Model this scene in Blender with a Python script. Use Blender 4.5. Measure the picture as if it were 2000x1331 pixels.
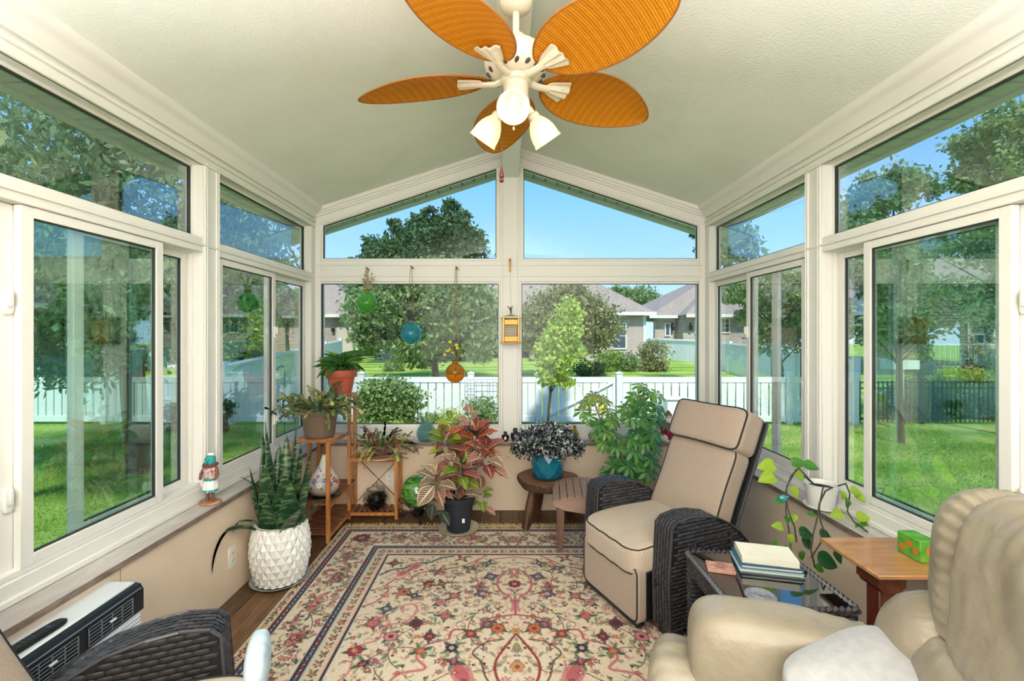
import bpy, bmesh, math, random
import numpy as np
from mathutils import Vector, Matrix, Euler, noise
for o in list(bpy.data.objects): bpy.data.objects.remove(o)
sc = bpy.context.scene
COL = sc.collection
PI = math.pi
R = random.Random(11)
NR = np.random.RandomState(5)

# ------------------------------------------------------------------ camera
# photograph taken as 2000x1331; focal length 890 px; vanishing point (988,655); lens 1.45 m above the floor
F, CX, CY, H = 890.0, 988.0, 655.0, 1.45
cam = bpy.data.cameras.new('camera'); camo = bpy.data.objects.new('camera', cam); COL.objects.link(camo)
camo.location = (0, 0, H); camo.rotation_euler = (PI/2, 0, 0)
cam.sensor_width = 36; cam.lens = F/2000*36; cam.shift_x = (1000-CX)/2000; cam.shift_y = (CY-665.5)/2000
cam.clip_start = 0.05; cam.clip_end = 300
sc.camera = camo
# ------------------------------------------------------------------ light
sc.view_settings.view_transform = 'Standard'; sc.view_settings.look = 'None'
sc.view_settings.gamma = 1; sc.view_settings.use_curve_mapping = False
sc.view_settings.exposure = 0.28
sc.cycles.max_bounces = 12; sc.cycles.diffuse_bounces = 4; sc.cycles.glossy_bounces = 3
sc.cycles.transmission_bounces = 10; sc.cycles.transparent_max_bounces = 16
sc.cycles.caustics_reflective = False; sc.cycles.caustics_refractive = False
sc.cycles.sample_clamp_indirect = 6

def C(r, g, b):
    f = lambda c: (c/255/12.92) if c/255 <= .04045 else ((c/255+.055)/1.055)**2.4
    return (f(r), f(g), f(b), 1)

w = bpy.data.worlds.new('sky'); sc.world = w; w.use_nodes = True
nt = w.node_tree; nt.nodes.clear()
tc = nt.nodes.new('ShaderNodeTexCoord'); sp = nt.nodes.new('ShaderNodeSeparateXYZ')
nt.links.new(tc.outputs['Generated'], sp.inputs[0])
cr = nt.nodes.new('ShaderNodeValToRGB'); nt.links.new(sp.outputs['Z'], cr.inputs[0])
e = cr.color_ramp.elements
e[0].position = 0.0; e[0].color = C(188, 217, 246)
e[1].position = 1.0; e[1].color = C(120, 170, 235)
k = cr.color_ramp.elements.new(.14); k.color = C(158, 203, 250)
k = cr.color_ramp.elements.new(.34); k.color = C(112, 180, 250)
bg = nt.nodes.new('ShaderNodeBackground'); bg.inputs[1].default_value = 1.22
ow = nt.nodes.new('ShaderNodeOutputWorld')
nt.links.new(cr.outputs[0], bg.inputs[0]); nt.links.new(bg.outputs[0], ow.inputs[0])

def light(kind, name, loc, energy, col=(1, 1, 1), **k):
    l = bpy.data.lights.new(name, kind); l.energy = energy; l.color = col
    for a, b in k.items(): setattr(l, a, b)
    o = bpy.data.objects.new(name, l); COL.objects.link(o); o.location = loc
    return o
# sun behind the house, high: lights the fences and trees beyond, the house shades the room
sun = light('SUN', 'sun', (0, -10, 20), 3.5, (1.0, .95, .86), angle=math.radians(4))
sun.rotation_euler = Vector((-.02, .68, -.73)).to_track_quat('-Z', 'Y').to_euler()
# added area light to brighten the room, unseen, aimed up and back
fl = light('AREA', 'added_fill', (-.08, -.05, 1.05), 238, (.97, .975, 1.0), shape='RECTANGLE', size=1.9, size_y=1.3)
fl.rotation_euler = Vector((0, -.60, .80)).to_track_quat('-Z', 'Y').to_euler()


# ------------------------------------------------------------------ helpers
def P(px, py, Y): return Vector(((px-CX)*Y/F, Y, H+(CY-py)*Y/F))
def PZ(px, py, Z):
    Y = (H-Z)*F/(py-CY); return Vector(((px-CX)*Y/F, Y, Z))

class MB:
    def __init__(s): s.v = []; s.f = []
    def add(s, vs, fs):
        n = len(s.v); s.v.extend([tuple(p) for p in vs]); s.f.extend([tuple(i+n for i in f) for f in fs]); return s
    def box(s, x0, x1, y0, y1, z0, z1, b=0, M=None):
        if x0 > x1: x0, x1 = x1, x0
        if y0 > y1: y0, y1 = y1, y0
        if z0 > z1: z0, z1 = z1, z0
        c = ((x0+x1)/2, (y0+y1)/2, (z0+z1)/2); h = ((x1-x0)/2, (y1-y0)/2, (z1-z0)/2)
        if b <= 0:
            vs = [(c[0]+sx*h[0], c[1]+sy*h[1], c[2]+sz*h[2]) for sz in (-1, 1) for sy in (-1, 1) for sx in (-1, 1)]
            fs = [(0, 2, 3, 1), (4, 5, 7, 6), (0, 1, 5, 4), (2, 6, 7, 3), (0, 4, 6, 2), (1, 3, 7, 5)]
        else:
            b = min(b, min(h)*.95); vs = []; ix = {}
            for sx in (-1, 1):
                for sy in (-1, 1):
                    for sz in (-1, 1):
                        for k in range(3):
                            hh = [h[i]-(b if i != k else 0) for i in range(3)]
                            ix[(sx, sy, sz, k)] = len(vs)
                            vs.append((c[0]+sx*hh[0], c[1]+sy*hh[1], c[2]+sz*hh[2]))
            fs = []
            S = (-1, 1)
            for q in S:
                fs.append([ix[(q, a, d, 0)] for a, d in ((-1, -1), (1, -1), (1, 1), (-1, 1))][::q])
                fs.append([ix[(a, q, d, 1)] for a, d in ((-1, -1), (-1, 1), (1, 1), (1, -1))][::q])
                fs.append([ix[(a, d, q, 2)] for a, d in ((-1, -1), (1, -1), (1, 1), (-1, 1))][::q])
            for a in S:
                for d in S:
                    fs.append([ix[(a, d, -1, 0)], ix[(a, d, 1, 0)], ix[(a, d, 1, 1)], ix[(a, d, -1, 1)]][::a*d])
                    fs.append([ix[(a, -1, d, 0)], ix[(a, -1, d, 2)], ix[(a, 1, d, 2)], ix[(a, 1, d, 0)]][::-1 if a*d < 0 else 1][::-1])
                    fs.append([ix[(-1, a, d, 1)], ix[(1, a, d, 1)], ix[(1, a, d, 2)], ix[(-1, a, d, 2)]][::a*d])
                    for g in S:
                        fs.append([ix[(a, d, g, 0)], ix[(a, d, g, 1)], ix[(a, d, g, 2)]][::a*d*g])
        if M is not None: vs = [M @ Vector(p) for p in vs]
        return s.add(vs, fs)
    def bar(s, p0, p1, wx, wy, b=0, up=None):
        p0 = Vector(p0); p1 = Vector(p1); d = p1-p0; L = d.length; q = d.to_track_quat('Z', 'Y')
        if up is not None:
            z = d.normalized(); x = Vector(up).cross(z).normalized(); y = z.cross(x)
            M = Matrix.Translation(p0) @ Matrix((x, y, z)).transposed().to_4x4()
        else: M = Matrix.Translation(p0) @ q.to_matrix().to_4x4()
        return s.box(-wx/2, wx/2, -wy/2, wy/2, 0, L, b, M)
    def tube(s, pts, r, seg=8, cap=True, flat=None):
        pts = [Vector(p) for p in pts]; n = len(pts)
        rs = r if isinstance(r, (list, tuple)) else [r]*n
        vs = []; ref = None
        for i, p in enumerate(pts):
            t = (pts[min(i+1, n-1)]-pts[max(i-1, 0)])
            if t.length < 1e-9: t = Vector((0, 0, 1))
            t.normalize()
            if ref is None: ref = Vector((0, 0, 1)) if abs(t.z) < .9 else Vector((1, 0, 0))
            a = (ref-t*ref.dot(t))
            if a.length < 1e-6: a = t.orthogonal()
            a.normalize(); ref = a; bb = t.cross(a)
            for k in range(seg):
                g = 2*PI*k/seg
                vs.append(p+(a*math.cos(g)+bb*math.sin(g)*(flat or 1))*rs[i])
        fs = []
        for i in range(n-1):
            for k in range(seg):
                k2 = (k+1) % seg
                fs.append((i*seg+k, i*seg+k2, (i+1)*seg+k2, (i+1)*seg+k))
        if cap:
            fs.append(tuple(range(seg))[::-1]); fs.append(tuple((n-1)*seg+k for k in range(seg)))
        return s.add(vs, fs)
    def lathe(s, prof, seg=32, c=(0, 0, 0), M=None, fn=None):
        vs = []; n = len(prof)
        for i, (r, z) in enumerate(prof):
            for k in range(seg):
                g = 2*PI*k/seg; rr = max(r, .0004)
                if fn: rr = fn(rr, g, z)
                vs.append(Vector((rr*math.cos(g), rr*math.sin(g), z)))
        if M is not None: vs = [M @ v for v in vs]
        c = Vector(c); vs = [v+c for v in vs]
        fs = []
        for i in range(n-1):
            for k in range(seg):
                k2 = (k+1) % seg
                fs.append((i*seg+k, i*seg+k2, (i+1)*seg+k2, (i+1)*seg+k))
        fs.append(tuple(range(seg))[::-1]); fs.append(tuple((n-1)*seg+k for k in range(seg)))
        return s.add(vs, fs)
    def prism(s, poly, fn, d0, d1):
        n = len(poly); vs = [fn(a, b, d0) for a, b in poly]+[fn(a, b, d1) for a, b in poly]
        fs = [tuple(range(n)), tuple(range(n, 2*n))[::-1]]+[(i, (i+1) % n, n+(i+1) % n, n+i) for i in range(n)]
        return s.add(vs, fs)
    def grid(s, fn, nu, nv, closeu=False, closev=False):
        vs = [fn(i/(nu if closeu else nu-1), j/(nv if closev else nv-1)) for i in range(nu) for j in range(nv)]
        fs = []
        for i in range(nu if closeu else nu-1):
            for j in range(nv if closev else nv-1):
                i2 = (i+1) % nu; j2 = (j+1) % nv
                fs.append((i*nv+j, i2*nv+j, i2*nv+j2, i*nv+j2))
        return s.add(vs, fs)
    def ball(s, c, r, seg=16, rings=10, M=None):
        if not isinstance(r, (tuple, list)): r = (r, r, r)
        c = Vector(c)
        def fn(u, v):
            g = 2*PI*u; h = PI*(v*.998+.001)
            q = Vector((r[0]*math.sin(h)*math.cos(g), r[1]*math.sin(h)*math.sin(g), -r[2]*math.cos(h)))
            return c+(M @ q if M is not None else q)
        return s.grid(fn, seg, rings, closeu=True)
    def cushion(s, c, size, e=.35, n=20, M=None, fn=None):
        # a rounded pillow: cube grid pushed to a superellipsoid, e = roundness
        c = Vector(c); hx, hy, hz = [q/2 for q in size]
        pts = {}; vs = []; fs = []
        def key(p): return (round(p[0], 5), round(p[1], 5), round(p[2], 5))
        for ax in range(3):
            for sg in (-1, 1):
                for i in range(n):
                    for j in range(n):
                        q = []
                        for (a, b) in ((i, j), (i+1, j), (i+1, j+1), (i, j+1)):
                            u = math.sin((a/n-.5)*PI)**1; v = math.sin((b/n-.5)*PI)
                            p = [0, 0, 0]; p[ax] = sg; p[(ax+1) % 3] = u; p[(ax+2) % 3] = v
                            kk = key(p)
                            if kk not in pts:
                                pts[kk] = len(vs)
                                x = Vector(p); pw = 2/e
                                nn = (abs(x.x)**pw+abs(x.y)**pw+abs(x.z)**pw)**(1/pw)
                                x = x/nn
                                w3 = Vector((x.x*hx, x.y*hy, x.z*hz))
                                if fn: w3 = fn(w3, x)
                                vs.append(c+(M @ w3 if M is not None else w3))
                            q.append(pts[kk])
                        fs.append(tuple(q[::sg]))
        return s.add(vs, fs)
    def build(s, name, m, parent=None, smooth=True, fix=True, angle=38):
        me = bpy.data.meshes.new(name); me.from_pydata(s.v, [], s.f)
        if fix:
            bm = bmesh.new(); bm.from_mesh(me); bmesh.ops.recalc_face_normals(bm, faces=bm.faces); bm.to_mesh(me); bm.free()
        return link(name, me, m, parent, smooth, angle)

def link(name, me, m, parent=None, smooth=True, angle=38):
    if m is not None:
        for q in (m if isinstance(m, (list, tuple)) else [m]): me.materials.append(q)
    if smooth:
        me.polygons.foreach_set('use_smooth', [True]*len(me.polygons))
        me.set_sharp_from_angle(angle=math.radians(angle))
    me.update()
    o = bpy.data.objects.new(name, me); COL.objects.link(o)
    if parent is not None:
        o.parent = parent
        o.matrix_parent_inverse = Matrix.Translation(-Vector(WL(parent)))
    return o
_wl = {}
def WL(o):
    return _wl.get(o.name, Vector((0, 0, 0)))
def inst(src, name=None, parent=None, M=None):
    o = src.copy(); COL.objects.link(o)
    if name: o.name = name
    if parent is not None:
        o.parent = parent; o.matrix_parent_inverse = Matrix.Translation(-Vector(WL(parent)))
    if M is not None: o.matrix_basis = M
    return o
def npmesh(name, V, Q, m, parent=None, smooth=False):
    V = np.asarray(V, dtype=np.float32); Q = np.asarray(Q, dtype=np.int32)
    me = bpy.data.meshes.new(name); me.vertices.add(len(V)); me.vertices.foreach_set('co', V.ravel())
    nl = Q.shape[1]; me.loops.add(Q.size); me.loops.foreach_set('vertex_index', Q.ravel())
    me.polygons.add(len(Q)); me.polygons.foreach_set('loop_start', np.arange(0, Q.size, nl, dtype=np.int32))
    me.polygons.foreach_set('loop_total', np.full(len(Q), nl, dtype=np.int32))
    me.update(calc_edges=True); me.validate()
    if m is not None: me.materials.append(m)
    if smooth: me.polygons.foreach_set('use_smooth', [True]*len(me.polygons))
    o = bpy.data.objects.new(name, me); COL.objects.link(o)
    if parent is not None:
        o.parent = parent; o.matrix_parent_inverse = Matrix.Translation(-Vector(WL(parent)))
    return o
def tag(o, label=None, cat=None, group=None, kind=None):
    if label: o['label'] = label
    if cat: o['category'] = cat
    if group: o['group'] = group
    if kind: o['kind'] = kind
    return o
def thing(name, label, cat, loc=(0, 0, 0), group=None):
    # an Empty at the thing's base; its parts are built in world coordinates and parented with the inverse
    o = bpy.data.objects.new(name, None); COL.objects.link(o); o.location = loc; o.empty_display_size = .05
    _wl[o.name] = Vector(loc)
    return tag(o, label, cat, group)
def lthing(name, label, cat, M4, group=None):
    # parts are built in the thing's own coordinates
    o = bpy.data.objects.new(name, None); COL.objects.link(o); o.matrix_basis = M4; o.empty_display_size = .05
    _wl[o.name] = Vector((0, 0, 0))
    return tag(o, label, cat, group)
def struct(name, mb, m, **k):
    o = mb.build(name, m, **k); o['kind'] = 'structure'; return o
def sempty(name, loc=(0, 0, 0)):
    o = bpy.data.objects.new(name, None); COL.objects.link(o); o.location = loc; _wl[o.name] = Vector(loc)
    o['kind'] = 'structure'; return o
def stuff(o): o['kind'] = 'stuff'; return o

# ------------------------------------------------------------------ materials
def mat(name, col, rough=.5, metal=0, spec=.5, col2=None, ns=8, nd=4, nr=.5, bump=None, island=None, emit=None,
        coat=0, sheen=0, trans=0, ior=1.45, sss=0, stretch=None, space='Object', alpha=1, thin=None):
    m = bpy.data.materials.new(name); m.use_nodes = True; t = m.node_tree; b = t.nodes['Principled BSDF']
    b.inputs['Base Color'].default_value = col; b.inputs['Roughness'].default_value = rough
    b.inputs['Metallic'].default_value = metal; b.inputs['Specular IOR Level'].default_value = spec
    b.inputs['Coat Weight'].default_value = coat; b.inputs['Sheen Weight'].default_value = sheen
    b.inputs['Transmission Weight'].default_value = trans; b.inputs['IOR'].default_value = ior
    b.inputs['Alpha'].default_value = alpha
    if sss:
        b.inputs['Subsurface Weight'].default_value = sss; b.inputs['Subsurface Radius'].default_value = (.05, .05, .03)
    if emit: b.inputs['Emission Color'].default_value = emit[0]; b.inputs['Emission Strength'].default_value = emit[1]
    src = None
    if col2 is not None or bump:
        tcn = t.nodes.new('ShaderNodeTexCoord'); mp = t.nodes.new('ShaderNodeMapping')
        t.links.new(tcn.outputs[space], mp.inputs[0])
        if stretch: mp.inputs['Scale'].default_value = stretch
        src = mp.outputs[0]
    last = None
    if col2 is not None:
        n = t.nodes.new('ShaderNodeTexNoise'); n.inputs['Scale'].default_value = ns; n.inputs['Detail'].default_value = nd
        n.inputs['Roughness'].default_value = nr; t.links.new(src, n.inputs['Vector'])
        r = t.nodes.new('ShaderNodeValToRGB'); r.color_ramp.elements[0].position = .32; r.color_ramp.elements[1].position = .68
        r.color_ramp.elements[0].color = col; r.color_ramp.elements[1].color = col2
        t.links.new(n.outputs['Fac'], r.inputs[0]); last = r.outputs[0]
        t.links.new(last, b.inputs['Base Color'])
    if island is not None:
        g = t.nodes.new('ShaderNodeNewGeometry'); mx = t.nodes.new('ShaderNodeMix'); mx.data_type = 'RGBA'
        t.links.new(g.outputs['Random Per Island'], mx.inputs[0])
        if last: t.links.new(last, mx.inputs[6])
        else: mx.inputs[6].default_value = col
        mx.inputs[7].default_value = island; t.links.new(mx.outputs[2], b.inputs['Base Color'])
    if bump:
        n = t.nodes.new('ShaderNodeTexNoise'); n.inputs['Scale'].default_value = bump[0]; n.inputs['Detail'].default_value = 4
        t.links.new(src, n.inputs['Vector'])
        u = t.nodes.new('ShaderNodeBump'); u.inputs['Strength'].default_value = bump[1]; u.inputs['Distance'].default_value = bump[2]
        t.links.new(n.outputs['Fac'], u.inputs['Height']); t.links.new(u.outputs[0], b.inputs['Normal'])
    return m
def leafmat(name, c1, c2, trans=.35, rough=.45, ns=None, spec=.4):
    # leaf: principled mixed with translucency, colour varies leaf by leaf
    m = mat(name, c1, rough, spec=spec, island=c2); t = m.node_tree
    b = t.nodes['Principled BSDF']; out = t.nodes['Material Output']
    tr = t.nodes.new('ShaderNodeBsdfTranslucent'); mx = t.nodes.new('ShaderNodeMixShader'); mx.inputs[0].default_value = trans
    l = b.inputs['Base Color'].links
    if l: t.links.new(l[0].from_socket, tr.inputs[0])
    else: tr.inputs[0].default_value = c1
    t.links.new(b.outputs[0], mx.inputs[1]); t.links.new(tr.outputs[0], mx.inputs[2]); t.links.new(mx.outputs[0], out.inputs[0])
    return m
def paneglass(name, tint, refl=1.0):
    # flat window glass: light passes straight through, tinted; mirror reflection by Fresnel
    m = bpy.data.materials.new(name); m.use_nodes = True; t = m.node_tree; t.nodes.clear()
    out = t.nodes.new('ShaderNodeOutputMaterial'); tr = t.nodes.new('ShaderNodeBsdfTransparent'); tr.inputs[0].default_value = tint
    gl = t.nodes.new('ShaderNodeBsdfGlossy'); gl.inputs['Roughness'].default_value = 0; gl.inputs[0].default_value = (.95, 1, .97, 1)
    fr = t.nodes.new('ShaderNodeFresnel'); fr.inputs[0].default_value = 1.5
    mu = t.nodes.new('ShaderNodeMath'); mu.operation = 'MULTIPLY'; mu.inputs[1].default_value = refl
    mx = t.nodes.new('ShaderNodeMixShader')
    t.links.new(fr.outputs[0], mu.inputs[0]); t.links.new(mu.outputs[0], mx.inputs[0])
    t.links.new(tr.outputs[0], mx.inputs[1]); t.links.new(gl.outputs[0], mx.inputs[2]); t.links.new(mx.outputs[0], out.inputs[0])
    return m
M_white = mat('white_vinyl', C(231, 227, 218), .38, spec=.4)
M_ceil = mat('ceiling_stucco', C(240, 240, 230), .9, spec=.1, col2=C(234, 234, 222), ns=3, bump=(95, .35, .006))
M_beam = mat('beam_white', C(244, 244, 240), .7)
M_wall = mat('beige_wall', C(234, 211, 184), .85, spec=.15, col2=C(228, 204, 176), ns=4, bump=(60, .1, .002))
M_sill = mat('stone_sill', C(208, 200, 192), .3, spec=.5, col2=C(168, 158, 150), ns=9, nd=8, nr=.68, stretch=(1, .35, 1))
M_silledge = mat('stone_sill_edge', C(150, 130, 115), .5, col2=C(105, 88, 76), ns=60, nd=5, stretch=(1, .25, 1))
M_gasket = mat('window_gasket', C(52, 54, 50), .5)
M_glass = paneglass('clear_pane', (.982, .992, .987, 1), .28)
M_glassg = paneglass('green_low_e_pane', (.875, .97, .935, 1), .32)
M_alum = mat('soffit_sage', C(170, 190, 176), .5, col2=C(160, 180, 168), ns=2)
M_alum2 = mat('soffit_sage_fascia', C(180, 196, 184), .5)
M_shadowgap = mat('soffit_joint', C(40, 44, 40), .7)
# ------------------------------------------------------------------ the room
XC = .036
YB = 3.87           # interior face of the back window wall
HW = 1.658          # half width to the face of the side window walls
SL = .325           # roof slope
def sx(s, t): return XC + s*(HW+t)
def zc(x): return 3.05 - SL*abs(x-XC)     # ceiling height

# floor sub base and planks
fb = sempty('floor', (0, 1.3, 0))
mb = MB().box(-1.70, 1.77, -1.2, 3.95, -.10, -.012); mb.build('subfloor', mat('subfloor', C(60, 45, 35), .9), fb)
M_plank = []
for i, (a, b) in enumerate([((118, 84, 58), (72, 48, 33)), ((134, 98, 68), (84, 58, 40)), ((104, 76, 55), (62, 43, 31))]):
    M_plank.append(mat('plank_wood_%s' % 'abc'[i], C(*a), .42, col2=C(*b), ns=5, nd=7, nr=.65, stretch=(9, .8, 9), bump=(40, .12, .002)))
pw = .152; x = XC-1.60; i = 0
while x < XC+1.58:
    y = -1.2+R.random()*-.9
    while y < 3.79:
        L = 1.22; y0, y1 = max(y, -1.2), min(y+L, 3.79)
        if y1-y0 > .02:
            z = R.uniform(-.0012, 0)
            MB().box(x+.0012, x+pw-.0012, y0+.0012, y1-.0012, -.012, z, .0015).build('plank', M_plank[R.randrange(3)], fb, smooth=False)
        y += L
    x += pw

# lower walls
LW = 1.558
struct('wall_left', MB().box(XC-1.86, XC-LW, -1.2, 4.0, -.1, .535), M_wall, smooth=False)
struct('wall_right', MB().box(XC+LW, XC+1.86, -1.2, 4.0, -.1, .535), M_wall, smooth=False)
struct('wall_back', MB().box(XC-LW, XC+LW, 3.773, 4.02, -.1, .535), M_wall, smooth=False)
# house wall behind the camera
struct('wall_front', MB().box(-1.83, 1.90, -1.35, -1.2, -.1, 3.4), M_white, smooth=False)
# door in the wall behind the camera
dn = sempty('door_1', (.1, -1.2, 0))
MB().box(-.35, .55, -1.215, -1.165, 0.0, 2.05, .004).build('door_leaf', M_white, dn)
MB().box(-.43, -.35, -1.2, -1.17, 0, 2.13, .004).box(.55, .63, -1.2, -1.17, 0, 2.13, .004).box(-.35, .55, -1.2, -1.17, 2.05, 2.13, .004).build('door_frame', M_white, dn)
MB().ball((.48, -1.12, .98), .028).tube([(.48, -1.17, .98), (.48, -1.12, .98)], .012).build('door_knob', mat('brass_knob', C(180, 140, 70), .25, 1), dn)

# stone sills (top slab + rough edge)
sl = sempty('trim_1', (0, 1.5, .55))
for s, nm in ((-1, 'l'), (1, 'r')):
    xa, xb = XC+s*1.538, XC+s*1.72
    MB().box(xa, xb, -1.2, 3.90, .537, .565, .003).build('sill_slab', [M_sill], sl)
    MB().box(XC+s*1.5365, XC+s*1.540, -1.2, 3.75, .538, .5625).build('sill_edge', M_silledge, sl)
MB().box(XC-1.538, XC+1.538, 3.750, 3.90, .537, .565, .003).build('sill_slab', M_sill, sl)
MB().box(XC-1.536, XC+1.536, 3.7485, 3.752, .538, .5625).build('sill_edge', M_silledge, sl)

# side window walls: posts, bands, header, with stepped profiles
trim_n = 2
def trim(mb, m=M_white, **k):
    global trim_n
    o = struct('trim_%d' % trim_n, mb, m, **k); trim_n += 1; return o
POST = [(-1.2, -1.05), (.40, .55), (2.44, 2.585), (3.80, 4.02)]
OPEN = [(-1.05, .40), (.55, 2.44), (2.585, 3.80)]
for s in (-1, 1):
    # header with ribs
    b = MB().box(sx(s, -.0015), sx(s, .085), -1.199, 3.962, 2.361, 2.62, .003)
    b.box(sx(s, -.012), sx(s, .01), -1.2, YB, 2.405, 2.425, .003)
    b.box(sx(s, -.010), sx(s, .01), -1.2, YB, 2.361, 2.372, .003)
    trim(b)
    # crown moulding under the ceiling: stepped cove
    prof = [(.03, 2.44), (-.018, 2.44), (-.024, 2.452), (-.034, 2.462), (-.040, 2.478), (-.052, 2.492), (-.066, 2.500), (-.078, 2.512), (-.082, 2.54), (.03, 2.60)]
    b = MB().prism([(sx(s, t), z) for t, z in prof], lambda a, c, d: (a, d, c), -1.2, YB-.04)
    trim(b)
    # middle band between transoms and sliders
    b = MB().box(sx(s, .0015), sx(s, .100), -1.198, 3.95, 1.893, 1.973, .003)
    b.box(sx(s, -.006), sx(s, .01), -1.2, YB-.03, 1.926, 1.938, .002)
    trim(b)
    # bottom rail above the sill
    b = MB().box(sx(s, -.0015), sx(s, .099), -1.197, 3.948, .563, .640, .003)
    b.box(sx(s, -.012), sx(s, .02), -1.2, YB-.02, .565, .590, .004)
    b.box(sx(s, .012), sx(s, .098), -1.196, 3.946, .64, .662, .003)
    trim(b)
    for (y0, y1) in POST:
        b = MB().box(sx(s, 0), sx(s, .097), y0, y1, .563, 2.40, .003)
        w = y1-y0
        if w < .2:
            for yy in (y0+.010, y0+.028, y1-.036, y1-.018):
                b.box(sx(s, -.007), sx(s, .01), yy, yy+.008, .60, 2.38, .002)
        trim(b)

# back window wall
b = MB()
XL, XR = XC-HW, XC+HW
b.box(XL, XL+.050, YB+.001, 3.960, .563, 2.46, .003)            # left jamb
b.box(XR-.050, XR, YB+.001, 3.960, .563, 2.46, .003)
b.box(XL+.002, XR-.002, YB+.0025, 3.961, .564, .665, .003)                  # bottom rail
b.box(XL, XR, YB-.008, YB+.01, .565, .59, .003)
trim(b)
b = MB().box(XL+.049, XR-.049, YB+.0015, 3.963, 1.905, 2.085, .003)   # band
b.box(XL+.02, XR-.02, YB-.006, YB+.01, 1.945, 1.955, .002).box(XL+.02, XR-.02, YB-.006, YB+.01, 2.04, 2.05, .002)
trim(b)
b = MB().box(-.048, .120, YB+.0005, 3.962, .5645, 3.0, .003)        # king post
b.box(-.030, -.024, YB-.006, YB+.01, .6, 2.9, .002).box(.096, .102, YB-.006, YB+.01, .6, 2.9, .002)
trim(b)
# raking band over the gable windows (two prisms)
def zt(x): return 2.915 - .331*abs(x-XC)      # top line of the gable glass opening
for s in (-1, 1):
    xo = XC+s*HW; poly = [(XC, zt(XC)), (xo, zt(xo)), (xo, zc(xo)+.08), (XC, zc(XC)+.08)]
    trim(MB().prism(poly, lambda a, c, d: (a, d, c), YB, 3.964))
    # rake crown
    for (o0, o1, yy) in ((.0, .030, YB-.045), (.026, .050, YB-.032), (.046, .066, YB-.018)):
        poly = [(XC, zc(XC)-o1), (xo, zc(xo)-o1), (xo, zc(xo)-o0+.02), (XC, zc(XC)-o0+.02)]
        trim(MB().prism(poly, lambda a, c, d: (a, d, c), yy, YB+.01))
    # bead near the glass
    poly = [(XC, zt(XC)+.018), (xo, zt(xo)+.018), (xo, zt(xo)+.028), (XC, zt(XC)+.028)]
    trim(MB().prism(poly, lambda a, c, d: (a, d, c), YB-.006, YB+.01))

# ceiling: two slopes, one structure
b = MB()
for s in (-1, 1):
    xo = XC+s*1.75
    b.prism([(XC, zc(XC)), (xo, zc(xo)), (xo, zc(xo)+.12), (XC, zc(XC)+.12)], lambda a, c, d: (a, d, c), -1.2, 4.0)
ceil = struct('ceiling', b, M_ceil, smooth=False)
trim(MB().box(XC-.072, XC+.072, -1.2, YB+.01, 2.790, 3.06, .004), M_beam)     # ridge beam

# windows
win_n = 1
def new_window(loc):
    global win_n
    o = sempty('window_%d' % win_n, loc); win_n += 1; return o
def frame_rect(b, s, y0, y1, z0, z1, t0, t1, w, wz=None, c=.002):
    wz = wz or w
    b.box(sx(s, t0), sx(s, t1), y0, y0+w, z0, z1, c); b.box(sx(s, t0), sx(s, t1), y1-w, y1, z0, z1, c)
    b.box(sx(s, t0), sx(s, t1), y0+w, y1-w, z0, z0+wz, c); b.box(sx(s, t0), sx(s, t1), y0+w, y1-w, z1-wz, z1, c)
def sash(win, s, y0, y1, z0, z1, t, glass, w=.042, latch=()):
    b = MB(); frame_rect(b, s, y0, y1, z0, z1, t, t+.028, w, .036)
    o = b.build('sash', M_white, win)
    g = MB(); frame_rect(g, s, y0+w-.001, y1-w+.001, z0+.035, z1-.035, t+.006, t+.022, .005)
    g.build('glazing_bead', M_gasket, o)
    MB().box(sx(s, t+.012), sx(s, t+.016), y0+w, y1-w, z0+.036, z1-.036).build('pane', glass, o, smooth=False)
    for (ly, lz) in latch:
        m = MB().cushion((sx(s, t-.006), ly, lz), (.016, .032, .085), .5, 8)
        m.cushion((sx(s, t-.020), ly-.004, lz+.012), (.014, .014, .055), .5, 6)
        m.build('latch', M_white, o)
    return o
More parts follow.
